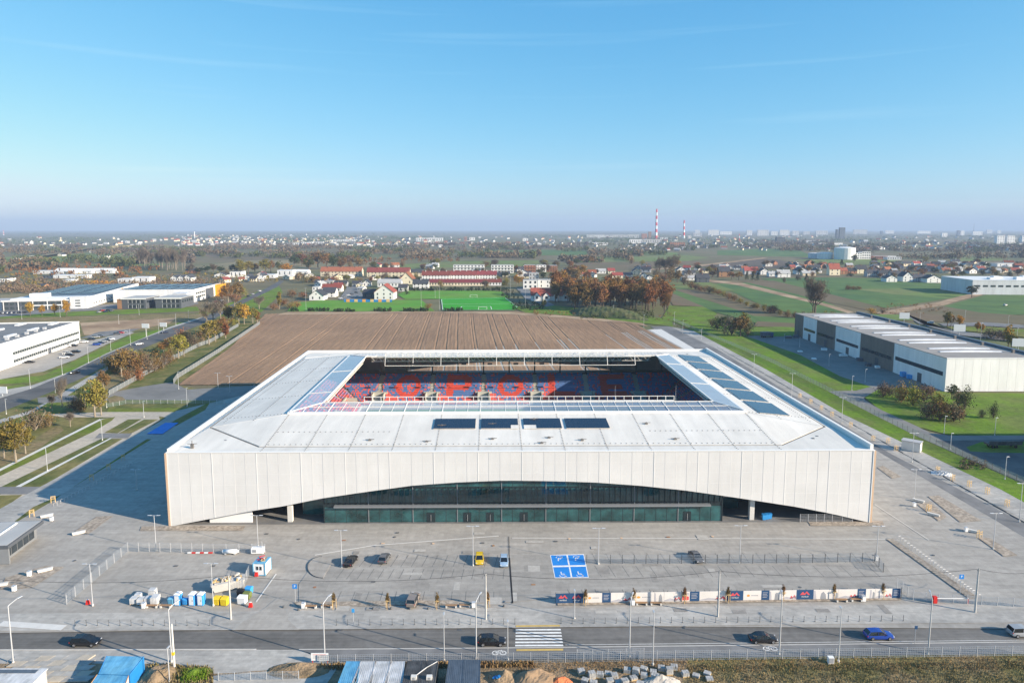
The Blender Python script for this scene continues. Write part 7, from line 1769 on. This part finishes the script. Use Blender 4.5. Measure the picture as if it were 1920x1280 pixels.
t = thing('radio_mast', 'thin lattice mast on the right horizon', 'mast', (*G(1825,440,.3), .3)); b = MB(); b.tube((0,0,0),(0,0,HT(418,G(1825,440)[1])),3.0,.9,5); obj('mast_shaft', b, M['far_dark'], t)
# far small houses: nearest rows one by one, the rest as a mass
hp = {}
def hproto(rm, wm):
    if (rm, wm) not in hp:
        w = MB(); w.v = [(-6,-5,0),(6,-5,0),(6,-5,4.2),(-6,-5,4.2),(-6,5,0),(6,5,0),(6,5,4.2),(-6,5,4.2),(6,0,8),(-6,0,8)]; w.f = [(0,1,2,3),(7,6,5,4),(1,5,6,8,2),(0,3,9,7,4)]
        r = MB()
        for s in (-1, 1): r.quad((-6.5,s*5.6,3.9),(6.5,s*5.6,3.9),(6.5,0,8.4),(-6.5,0,8.4))
        hp[(rm, wm)] = (w.mesh('wall', M[wm]), r.mesh('roof', M[rm]))
    return hp[(rm, wm)]
rr = random.Random(21)
def fpos():
    z = rr.random()
    if z < .34: return rr.uniform(330,700), rr.uniform(441,461)
    if z < .44: return rr.uniform(0,330), rr.uniform(446,463)
    if z < .64: return rr.uniform(640,1100), rr.uniform(444,464)
    return rr.uniform(1100,1920), rr.uniform(442,470)
fp = [fpos() for _ in range(640)]; fp.sort(key=lambda p: -p[1])
cnt_ = {'left': -1, 'middle': -1, 'right': -1}; RN = {'roof_dark': 'dark', 'roof_red': 'red', 'roof_flat': 'pale'}
for i, (u, v) in enumerate(sorted(fp[:270])):
    cnt_['left' if u < 640 else ('middle' if u < 1100 else 'right')] += 1
    wm_, rm_ = rr.choice(['wall_white','wall_cream','far_block','far_block','wall_grey']), rr.choice(['roof_dark','roof_red','roof_flat'])
    a, r_ = hproto(rm_, wm_); pl = 'left' if u < 640 else ('middle' if u < 1100 else 'right')
    t = thing('far_house', f'{nth(cnt_[pl])} tiny house from the left in the distant {pl} town, {RN[rm_]} roof', 'house', (*G(u,v,.3), .3), rr.uniform(-1.5,1.5), f'tiny houses of the distant {pl} town'); s = rr.uniform(.8,1.25); t.scale = (s*rr.uniform(.9,1.7), s, s); link('wall', a, t); link('roof', r_, t)
for wm_, rm_, lo in (('wall_white','roof_dark',0),('wall_cream','roof_red',1),('far_block','roof_flat',2)):
    w, r = MB(), MB()
    for i, (u, v) in enumerate(fp[270:]):
        if i % 3 != lo: continue
        x, y = G(u, v, .3); s = rr.uniform(1.0,1.7); a = rr.uniform(-1.5,1.5); c, si = math.cos(a), math.sin(a)
        T = lambda p: (x+s*(p[0]*c-p[1]*si), y+s*(p[0]*si+p[1]*c), .3+s*p[2]); n = len(w.v)
        w.v += [T(p) for p in ((-6,-5,0),(6,-5,0),(6,-5,4.2),(-6,-5,4.2),(-6,5,0),(6,5,0),(6,5,4.2),(-6,5,4.2),(6,0,8),(-6,0,8))]; w.f += [tuple(n+k for k in q) for q in ((0,1,2,3),(7,6,5,4),(1,5,6,8,2),(0,3,9,7,4))]
        for s_ in (-1,1): r.quad(T((-6.5,s_*5.6,3.9)),T((6.5,s_*5.6,3.9)),T((6.5,0,8.4)),T((-6.5,0,8.4)))
    t = link('distant_town', None); t['kind'] = 'stuff'; t['label'] = 'mass of tiny houses along the hazy horizon'
    for nm, mb_, m_ in (('walls', w, wm_), ('roofs', r, rm_)): q = obj(nm, mb_, M[m_], t); q['kind'] = 'stuff'
# ================================================================ VEGETATION
def leafquad(b, c, s, rr):
    n = Vector((rr.gauss(0,1), rr.gauss(0,1), rr.gauss(0,1)+.4)).normalized(); a = n.orthogonal().normalized(); q = n.cross(a); t = rr.uniform(0,6.28)
    e, f = (a*math.cos(t)+q*math.sin(t))*s, (q*math.cos(t)-a*math.sin(t))*s*rr.uniform(.5,.9); k = len(b.v)
    for p in (c-e-f*.6, c+e*.2-f, c+e+f*.5, c-e*.3+f): b.v.append((p.x,p.y,p.z))
    b.f.append((k,k+1,k+2,k+3))
def tree_proto(kind, seed):
    """unit-height tree: (trunk mesh builder, crown mesh builder)"""
    rr = random.Random(seed); tr, cr = MB(), MB()
    if kind == 'bush':
        for _ in range(16):
            a, r = rr.uniform(0,6.28), rr.uniform(.1,.42); tr.tube((0,0,0),(r*math.cos(a),r*math.sin(a),rr.uniform(.4,.8)),.018,.006,3,False)
        for _ in range(20):
            a, r = rr.uniform(0,6.28), rr.uniform(0,.42); c = Vector((r*math.cos(a), r*math.sin(a), rr.uniform(.14,.82-.7*r*r))); s = rr.uniform(.10,.17)
            for _ in range(46): leafquad(cr, c+Vector((rr.gauss(0,s),rr.gauss(0,s),rr.gauss(0,s*.8))), rr.uniform(.022,.042), rr)
        cr.v = [(x,y,max(.01,z)) for x,y,z in cr.v]
        return tr, cr
    if kind == 'conifer':
        tr.tube((0,0,0),(0,0,.95),.022,.004,6)
        for i in range(14):
            z = .1+.85*i/14; r = .2*(1-i/14.5)+.015
            for k in range(44): a = rr.uniform(0,6.28); q = r*math.sqrt(rr.random()); leafquad(cr, Vector((q*math.cos(a),q*math.sin(a),z+rr.uniform(-.03,.03)-q*.2)), rr.uniform(.018,.034), rr)
        return tr, cr
    wid = {'round': .36, 'poplar': .15, 'bare': .34, 'oval': .26}[kind]; z0 = {'round': .24, 'poplar': .15, 'bare': .3, 'oval': .22}[kind]
    tr.tube((0,0,0),(0,0,z0),.028,.022,7); tr.tube((0,0,z0),(rr.uniform(-.02,.02),rr.uniform(-.02,.02),.72),.022,.008,6)
    tips = []
    nl = 14 if kind == 'bare' else 9
    for i in range(nl):
        a = 6.28*i/nl+rr.uniform(-.4,.4); zs = rr.uniform(z0*.8,.62); p = Vector((0,0,zs)); rad = wid*rr.uniform(.5,.9); q = Vector((rad*math.cos(a), rad*math.sin(a), min(.93, zs+rr.uniform(.14,.36))))
        tr.tube(p, q, .012, .004, 4, False); tips.append(q)
        for _ in range(5 if kind == 'bare' else 2):
            f = p.lerp(q, rr.uniform(.35,.95)); g = f+Vector((rr.uniform(-.12,.12),rr.uniform(-.12,.12),rr.uniform(.04,.16))); tr.tube(f, g, .005, .002, 3, False); tips.append(g)
            if kind == 'bare':
                for _ in range(3): h = f.lerp(g, rr.uniform(.4,1)); w = h+Vector((rr.uniform(-.08,.08),rr.uniform(-.08,.08),rr.uniform(.02,.1))); tr.tube(h, w, .0028, .0012, 3, False); tips.append(w)
    zc = (z0+1)/2; hz_ = (1-z0)/2
    if kind == 'bare':
        for q in tips:
            for _ in range(9): d = Vector((rr.gauss(0,.03),rr.gauss(0,.03),rr.gauss(0.015,.03))); k = len(cr.v); n = Vector((rr.gauss(0,1),rr.gauss(0,1),rr.gauss(0,1))).normalized(); e = Vector((rr.gauss(0,.4),rr.gauss(0,.4),1)).normalized()*rr.uniform(.03,.07); s_ = n.cross(e).normalized()*.0035; c = q+d; cr.v += [tuple(c-s_),tuple(c+s_),tuple(c+s_*.5+e),tuple(c-s_*.5+e)]; cr.f.append((k,k+1,k+2,k+3))
        return tr, cr
    ncl = 40
    for i in range(ncl):
        while True:
            p = Vector((rr.uniform(-1,1),rr.uniform(-1,1),rr.uniform(-1,1)))
            if .25 < p.length < 1: break
        c = Vector((p.x*wid*.86, p.y*wid*.86, zc+p.z*hz_*.86)); s = rr.uniform(.032,.062)*(1 if kind != 'poplar' else .75)
        for _ in range(44): leafquad(cr, c+Vector((rr.gauss(0,s),rr.gauss(0,s),rr.gauss(0,s*.8))), rr.uniform(.016,.031), rr)
    return tr, cr
_tp, _tmz = {}, {}
def tmesh(kind, seed, m, bark):
    if (kind, seed) not in _tp: _tp[(kind, seed)] = tree_proto(kind, seed)
    tr, cr = _tp[(kind, seed)]
    if (kind, seed, m) not in _tmz: _tmz[(kind, seed, m)] = cr.mesh('crown', M[m])
    if (kind, seed, bark, 't') not in _tmz: _tmz[(kind, seed, bark, 't')] = tr.mesh('trunk', M[bark])
    return _tmz[(kind, seed, bark, 't')], _tmz[(kind, seed, m)]
KW = {'round': .78, 'poplar': .36, 'bare': .76, 'oval': .58, 'bush': 1.1, 'conifer': .42}
tr_ = random.Random(99)
def tree(u, v, vt, wpx, kind, m, label, group, z=.3, bark='bark', name=None):
    x, y = G(u, v, z); H = max(1.0, HT(vt, y)-z); px = FPX/zdp(y); sx = (wpx/px)/KW[kind] if wpx else H
    sx = max(.45*H, min(2.4*H, sx)) if kind != 'bush' else max(.6*H, sx)
    t = thing(name or ('shrub' if kind == 'bush' else 'tree'), label, 'shrub' if kind == 'bush' else 'tree', (x, y, z), tr_.uniform(0,6.28), group); t.scale = (sx, sx, H)
    a, c = tmesh(kind, tr_.randint(1,3), m, bark); link('trunk', a, t); link('crown', c, t)
    return t
COLW = {'l_brown':'brown','l_rust':'rust','l_gold':'golden','l_olive':'olive','l_green':'green','l_dark':'evergreen','l_grey':'grey','l_orange':'orange','l_mauve':'dull'}
def plant(lst, place, group, z=.3, bark='bark'):
    for i, (u, v, vt, w, k, m) in enumerate(sorted(lst)):
        tree(u, v, vt, w, k, m, f'{nth(i)} plant from left {place}, {COLW[m]} {"shrub" if k == "bush" else "tree"}', group, z, bark)
# left foreground and roadside
plant([(30,866,782,62,'round','l_olive'),(48,850,800,40,'round','l_olive'),(8,858,795,40,'round','l_olive'),(66,806,762,62,'bush','l_mauve'),(92,800,772,30,'bush','l_brown'),(132,800,770,22,'bare','l_grey'),(178,781,707,40,'oval','l_olive'),(190,778,722,30,'oval','l_olive'),(117,762,712,26,'bare','l_grey'),(140,770,742,34,'bush','l_mauve'),(158,768,728,28,'bush','l_green'),(195,738,690,26,'round','l_brown'),(98,770,735,18,'bare','l_grey'),(152,750,722,24,'bush','l_green'),(150,772,745,20,'bush','l_rust')], 'in the scrub by the left road', 'trees and scrub by the left road', .2, 'bark_pale')
plant([(228,706,652,40,'round','l_brown'),(240,702,650,36,'oval','l_mauve'),(215,700,668,30,'bush','l_mauve'),(258,704,664,36,'bush','l_brown'),(276,700,660,38,'bush','l_mauve'),(292,694,656,34,'bush','l_brown'),(306,690,662,30,'bush','l_mauve'),(318,680,654,26,'bush','l_brown'),(335,672,625,40,'round','l_olive'),(345,668,632,26,'round','l_olive'),(362,652,622,26,'bush','l_mauve'),(392,646,600,36,'round','l_olive'),(404,640,598,32,'round','l_olive'),(380,640,612,28,'bush','l_brown'),(423,634,604,16,'poplar','l_rust'),(420,628,592,22,'oval','l_brown'),(350,640,615,24,'bush','l_mauve'),(240,716,690,26,'bush','l_brown'),(262,712,690,24,'bush','l_rust'),(205,690,664,24,'bush','l_mauve')], 'along the pale panel fence', 'trees along the panel fence', .2, 'bark_pale')
plant([(400,604,566,34,'bare','l_grey'),(414,602,560,30,'bare','l_grey'),(388,606,576,28,'bare','l_mauve'),(428,606,568,22,'oval','l_olive'),(448,608,565,30,'round','l_olive'),(458,608,568,26,'round','l_gold'),(474,606,574,22,'round','l_olive'),(482,604,580,14,'poplar','l_rust'),(437,600,572,24,'bare','l_grey'),(486,579,556,26,'bare','l_grey'),(524,579,545,10,'poplar','l_olive'),(532,572,560,26,'bush','l_rust'),(512,580,566,20,'bush','l_brown'),(545,578,566,24,'bush','l_olive'),(558,576,562,20,'bush','l_rust'),(428,566,530,28,'round','l_rust'),(444,564,527,30,'round','l_brown'),(418,560,538,24,'bush','l_rust'),(440,576,552,28,'bare','l_brown'),(456,556,536,16,'bush','l_olive'),(550,556,540,22,'bush','l_brown'),(570,558,545,18,'bush','l_rust')], 'at the far corner of the ploughed field', 'trees at the field corner', .3, 'bark_pale')
plant([(57,592,565,15,'oval','l_gold'),(79,592,570,13,'oval','l_gold'),(103,591,568,13,'oval','l_orange'),(125,592,561,16,'oval','l_gold')], 'in the golden row before the office hall', 'golden trees before the office hall')
plant([(452,515,485,26,'round','l_olive'),(466,514,487,24,'round','l_olive'),(440,514,494,24,'round','l_dark'),(478,512,492,20,'round','l_rust'),(498,513,483,26,'round','l_olive'),(508,512,486,18,'round','l_brown'),(524,510,488,16,'round','l_green'),(538,513,492,24,'round','l_orange'),(552,500,478,24,'round','l_green'),(566,498,474,26,'round','l_brown'),(580,506,480,26,'round','l_green'),(596,502,470,30,'round','l_brown'),(612,503,472,28,'round','l_rust'),(625,505,478,26,'round','l_green'),(640,503,480,24,'round','l_brown'),(655,500,478,24,'round','l_mauve'),(672,500,482,22,'round','l_brown'),(400,510,494,20,'round','l_mauve'),(386,512,497,22,'round','l_dark'),(415,512,498,18,'round','l_dark'),(425,520,503,18,'bush','l_mauve'),(372,514,500,20,'round','l_dark'),(356,512,492,18,'round','l_grey'),(560,526,508,22,'bush','l_brown'),(575,530,512,22,'bush','l_olive'),(590,529,514,20,'bush','l_brown'),(610,528,515,22,'bush','l_olive'),(630,530,516,22,'bush','l_brown'),(650,528,514,20,'round','l_olive'),(668,532,520,16,'bush','l_olive')], 'behind the junction of the left road', 'trees behind the road junction')
pop = [(tr_.uniform(262,352), tr_.uniform(500,507)) for _ in range(30)]
plant([(u, v, v-tr_.uniform(30,38), 12, 'bare', 'l_grey') for u, v in pop], 'in the tall bare left stand', 'tall bare stand on the left plain', .3, 'bark_pale')
sc_ = []
for _ in range(26):
    q_ = tr_.random(); u, v = lerp(205,470,q_)+tr_.uniform(-6,6), lerp(704,600,q_)+tr_.uniform(-8,2); hgt = lerp(34,20,q_)*tr_.uniform(.6,1.1)
    sc_.append((u, v, v-hgt, hgt*tr_.uniform(.9,1.3), tr_.choice(['bush','bush','round','bush']), tr_.choice(['l_brown','l_olive','l_mauve','l_olive','l_rust'])))
plant(sc_, 'in the thick scrub band beside the road', 'thick scrub band beside the left road', .2, 'bark_pale')
# grove beside the terrace
gv = []
for i in range(64):
    u = 1042 + (i*3.4) + tr_.uniform(-3,3); v = tr_.uniform(566,584) if u > 1075 else tr_.uniform(552,572); f = 1-abs((u-1150)/220)
    gv.append((u, v, v-tr_.uniform(44,57)*(.85+.2*f), tr_.uniform(22,32), tr_.choice(['round','oval','round']), 'l_rust' if u > 1215 else tr_.choice(['l_brown','l_rust','l_rust','l_brown'])))
gv += [(1246,588,545,20,'oval','l_rust'),(1252,590,552,14,'bare','l_rust'),(1090,520,494,26,'round','l_rust'),(1070,522,497,26,'round','l_brown'),(1056,532,505,20,'round','l_rust'),(1042,528,508,18,'round','l_brown'),(1080,528,502,24,'round','l_brown'),(1100,530,506,20,'round','l_rust')]
plant(gv, 'in the brown grove behind the field', 'brown grove behind the field')
plant([(1019,578,560,12,'oval','l_olive'),(949,535,518,16,'bush','l_olive'),(968,533,514,12,'oval','l_orange'),(973,535,518,12,'oval','l_gold'),(802,580,568,18,'bush','l_rust'),(646,544,530,10,'bush','l_olive'),(740,530,516,18,'round','l_green'),(785,532,518,14,'round','l_dark'),(762,552,538,12,'bush','l_dark'),(946,522,508,18,'round','l_green'),(975,520,506,14,'round','l_brown'),(1018,525,508,14,'round','l_dark'),(1050,548,530,16,'round','l_brown'),(1060,560,538,16,'round','l_brown')] + [(tr_.uniform(660,1230), tr_.uniform(503,520), 0, 14, tr_.choice(['round','oval','bush']), tr_.choice(['l_brown','l_olive','l_rust','l_green','l_mauve'])) for _ in range(0)], 'between the village houses', 'trees between the village houses')
vt_ = []
for _ in range(90):
    u, v = tr_.uniform(560,1235), (tr_.uniform(494,514) if tr_.random() < .6 else tr_.uniform(514,540)); vt_.append((u, v, v-tr_.uniform(9,15), tr_.uniform(10,18), tr_.choice(['round','oval','bush','bush']), tr_.choice(['l_brown','l_olive','l_rust','l_green','l_mauve','l_grey'])))
plant(vt_, 'in the gardens behind the village', 'garden trees behind the village')
plant([(1248,520,478,32,'bare','l_grey'),(1262,522,480,30,'bare','l_grey'),(1236,516,484,26,'bare','l_grey'),(1256,526,500,26,'bush','l_brown'),(1270,530,505,24,'round','l_brown'),(1282,534,510,20,'bush','l_mauve'),(1244,528,508,22,'bush','l_brown'),(1230,520,500,20,'bush','l_mauve')], 'in the bare clump by the right village', 'bare clump left of the right village')
# right fields
hg = [(1296,541),(1304,543),(1312,545),(1322,547),(1330,549),(1338,550),(1346,552),(1356,556),(1366,561),(1376,564),(1388,568),(1400,573),(1412,577),(1420,578),(1432,582),(1444,587),(1452,586),(1462,590),(1476,594),(1490,596),(1504,596),(1520,595),(1546,596),(1562,595),(1580,594)]
plant([(u, v, v-tr_.uniform(9,17), tr_.uniform(14,22), 'bush', tr_.choice(['l_mauve','l_brown','l_rust','l_olive'])) for u, v in hg], 'in the hedge between the right fields', 'hedge between the right fields')
plant([(1345,618,592,26,'bush','l_green'),(1358,622,590,30,'round','l_green'),(1372,628,588,34,'bush','l_mauve'),(1388,630,590,36,'round','l_brown'),(1396,622,584,22,'oval','l_olive'),(1402,630,600,26,'bush','l_green'),(1335,612,596,20,'bush','l_mauve'),(1380,616,594,24,'bush','l_brown')], 'in the clump behind the right lane', 'clump behind the right lane')
plant([(1528,590,524,52,'bare','l_grey'),(1524,590,530,40,'bare','l_mauve')], 'standing alone behind the taupe hall', 'lone bare tree behind the hall', .3, 'bark')
plant([(1634,588,576,20,'bush','l_gold'),(1655,588,578,12,'bush','l_mauve'),(1590,543,533,14,'bush','l_brown'),(1600,543,535,18,'bush','l_brown'),(1611,543,535,14,'bush','l_brown'),(1822,557,533,22,'round','l_dark'),(1512,527,512,10,'conifer','l_dark'),(1495,525,514,14,'bush','l_grey'),(1470,530,518,8,'bush','l_mauve'),(1795,527,514,10,'oval','l_gold'),(1811,530,518,8,'oval','l_gold'),(1850,538,522,10,'oval','l_gold'),(1875,540,528,9,'oval','l_olive'),(1905,540,530,9,'oval','l_gold')], 'out on the right fields', 'trees out on the right fields')
plant([(1776,613,583,18,'oval','l_olive'),(1783,612,588,12,'oval','l_gold'),(1799,613,590,16,'oval','l_orange'),(1832,622,602,12,'oval','l_orange'),(1841,624,606,10,'oval','l_orange'),(1890,654,606,18,'oval','l_gold'),(1896,655,622,20,'oval','l_olive'),(1858,634,612,30,'bush','l_mauve'),(1872,634,614,26,'bush','l_grey'),(1882,638,618,20,'bush','l_mauve'),(1905,640,625,20,'bush','l_mauve')], 'along the road behind the taupe hall', 'autumn trees behind the taupe hall')
plant([(1656,744,714,34,'bush','l_mauve'),(1668,742,718,26,'bush','l_mauve'),(1690,754,714,38,'bush','l_brown'),(1712,760,716,40,'bush','l_olive'),(1732,752,718,34,'bush','l_mauve'),(1755,768,728,42,'bush','l_olive'),(1738,784,748,40,'bush','l_mauve'),(1762,788,748,44,'bush','l_brown'),(1788,790,752,42,'bush','l_mauve'),(1800,784,760,26,'bush','l_brown'),(1784,748,718,24,'round','l_green'),(1808,766,722,36,'bush','l_green'),(1796,760,730,30,'bush','l_mauve'),(1862,784,752,20,'bush','l_green'),(1841,783,766,16,'bush','l_mauve'),(1744,740,722,26,'bush','l_brown')], 'in the thicket before the white hall wall', 'thicket before the white hall wall', .25)
ct = []
for _ in range(70):
    u, v = tr_.uniform(1265,1915), 0; v = tr_.uniform(499,520) if u < 1640 else tr_.uniform(494,522); ct.append((u, v, v-tr_.uniform(8,14), tr_.uniform(10,18), tr_.choice(['round','oval','bush','bare']), tr_.choice(['l_brown','l_olive','l_rust','l_green','l_mauve','l_dark'])))
ct += [(1400,524,506,9,'conifer','l_dark'),(1411,525,508,9,'conifer','l_dark'),(1420,526,510,9,'conifer','l_dark'),(1372,524,508,18,'round','l_rust'),(1385,525,508,18,'round','l_rust'),(1330,516,498,18,'round','l_olive'),(1578,497,485,10,'conifer','l_dark'),(1601,493,476,14,'round','l_dark'),(1640,495,482,14,'round','l_green'),(1860,520,498,12,'round','l_rust'),(1815,512,498,12,'round','l_orange')]
plant(ct, 'in the gardens of the right village', 'garden trees of the right village')
# young street trees with stakes
for i, (u, v) in enumerate([(626,1140),(727,1140),(820,1140),(914,1138),(1098,1133),(1188,1131),(1283,1129),(1365,1128),(1468,1124),(1563,1123),(1655,1121)]):
    x, y = G(u, v, .2); t = thing('sapling', f'{nth(i)} staked young street tree from the left along the car park', 'tree', (x, y, .2), 0, 'staked young street trees'); H = 3.4
    tm, cm = tmesh('oval', 1 + i % 3, 'l_brown', 'bark')
    a = link('trunk', tm, t); a.scale = (1.6,1.6,H); c = link('crown', cm, t); c.scale = (1.35,1.35,H*.98)
    for k in range(3): an = 2.1*k+.4; b = MB(); b.box(-.04,-.04,0,.04,.04,1.9); obj('stake', b, M['stake'], t, (.45*math.cos(an), .45*math.sin(an), 0))
    b = MB(); b.box(-.4,-.45,1.6,.4,-.4,1.7); obj('tie_rail', b, M['stake'], t)
# woods and hedges that read as one mass
def wood(name, label, rects, n, h, m, seed, wide=1.0, q=22, run=(1,1), run_px=4.0):
    b = MB(); rr = random.Random(seed); tot = sum((r[1]-r[0]) for r in rects)
    for r in rects:
        k = int(n*(r[1]-r[0])/tot); left = 0
        for _ in range(k):
            if left <= 0: left = rr.randint(*run); su, sv = rr.uniform(r[0], r[1]), rr.uniform(r[2], r[3]); ln = rr.uniform(.5, 1.3)*left*run_px; tl = rr.uniform(-.01,.01)
            left -= 1; du = rr.uniform(0, ln); u = min(r[1], su+du) if run[1] > 1 else su; v = sv + du*tl + rr.gauss(0, .35)
            v = max(434.2, v); x, y = G(u, v, .3); hh = h*rr.uniform(.55,1.15); w = hh*.42*wide
            for _ in range(q):
                p = Vector((rr.gauss(0,.5),rr.gauss(0,.5),rr.gauss(0,.5))); 
                if p.length > 1.1: p *= 1.1/p.length
                leafquad(b, Vector((x+p.x*w, y+p.y*w, hh*.5+p.z*hh*.42)), hh*.14, rr)
            b.tube((x,y,0),(x,y,hh*.5),hh*.025,hh*.012,3,False)
    o = obj(name, b, M[m]); tag(o, label, None, None, 'stuff'); return o
wood('far_woodland', 'dull brown woodland belts across the middle plain', [(230,420,470,480),(360,700,462,470),(640,900,470,478),(690,1010,478,486),(1000,1260,464,474),(1050,1200,476,482),(1260,1560,455,464),(1560,1920,458,476),(0,240,470,480),(0,120,492,506),(690,1010,456,468),(1660,1920,476,486),(360,640,472,486),(1000,1180,484,492),(1400,1640,466,476),(-500,0,455,520),(1920,2400,455,500)], 2700, 15, 'l_mauve', 1, 1.15, 22, (10,34), 3.4)
wood('far_woodland', 'grey bare woodland belts across the plain', [(380,640,458,468),(640,1100,458,470),(1100,1560,452,466),(1560,1920,452,474),(0,380,462,476),(200,360,480,498),(-500,0,450,505),(1920,2400,450,500)], 2300, 15, 'l_grey', 2, 1.15, 22, (10,34), 3.4)
wood('far_woodland', 'dark green tree belts across the plain', [(550,690,478,494),(780,1000,472,484),(1140,1300,468,478),(1560,1920,458,484),(0,250,484,500),(380,560,480,486),(640,1100,462,474),(1100,1560,456,470),(0,380,466,482),(-500,0,455,520),(1920,2400,455,510)], 2300, 14, 'l_green', 3, 1.2, 22, (10,34), 3.2)
wood('far_woodland', 'rusty autumn trees dotted over the left plain', [(0,240,496,522),(0,110,488,512),(210,300,504,524),(560,690,484,498),(690,860,486,492)], 150, 11, 'l_rust', 4)
wood('horizon_forest', 'hazy forest strips towards the horizon', [(-500,2400,434.5,447),(-500,2400,446,456),(0,700,436,450)], 4200, 19, 'l_green', 5, 3.0, 10, (14,50), 5.0)
wood('scrub', 'brown scrub between the factory halls and the plain', [(0,140,524,549),(140,330,520,540),(330,420,524,540),(0,110,536,552),(160,330,534,546)], 520, 6.5, 'l_mauve', 6, 1.4)
wood('scrub', 'olive scrub between the factory halls and the plain', [(0,330,514,546),(330,520,515,530)], 200, 6, 'l_olive', 7, 1.3)
wood('scrub', 'orange hedge behind the long hall', [(160,216,531,537)], 60, 5, 'l_orange', 8, 1.4)
wood('hedge', 'dark clipped conifer hedge along the near pitch edge', [(545,560,582,584),(578,616,582,584),(625,665,583,584.5),(700,736,582,584),(757,802,582,584),(832,868,581.5,583)], 150, 3.4, 'l_dark', 9, .7, 30)
wood('hedge', 'dark hedge behind the upper pitch', [(745,950,543,545.5),(940,975,546,560),(960,1020,570,582)], 200, 4.2, 'l_dark', 10, .9, 24)
wood('scrub', 'low scrub covering the mound beside the grove', [(1085,1225,584,598)], 130, 3.2, 'l_green', 11, 1.3)
wood('scrub', 'brown undergrowth along the field edge path', [(1000,1080,584,592),(1640,1780,570,590),(1230,1262,586,602)], 110, 2.2, 'l_brown', 12, 1.4)
wood('scrub', 'weeds along the green fence at right', [(1800,1850,858,880),(1270,1300,600,616)], 60, 1.4, 'l_mauve', 13, 1.3)
# ================================================================ HAZE
mb = MB(); mb.box(-19500, -2500, -1.2, 19500, 19500, 285)
hz = bpy.data.materials.new('haze_air'); hz.use_nodes = True
nt = hz.node_tree; nt.nodes.clear()
o_ = nt.nodes.new('ShaderNodeOutputMaterial'); pv_ = nt.nodes.new('ShaderNodeVolumePrincipled')
pv_.inputs['Color'].default_value = (0.52, 0.66, 0.88, 1); pv_.inputs['Density'].default_value = 0.000105; pv_.inputs['Anisotropy'].default_value = 0.0
nt.links.new(pv_.outputs[0], o_.inputs['Volume'])
h = obj('haze', mb, hz); h['kind'] = 'stuff'; h['label'] = 'pale blue haze lying over the far plain'
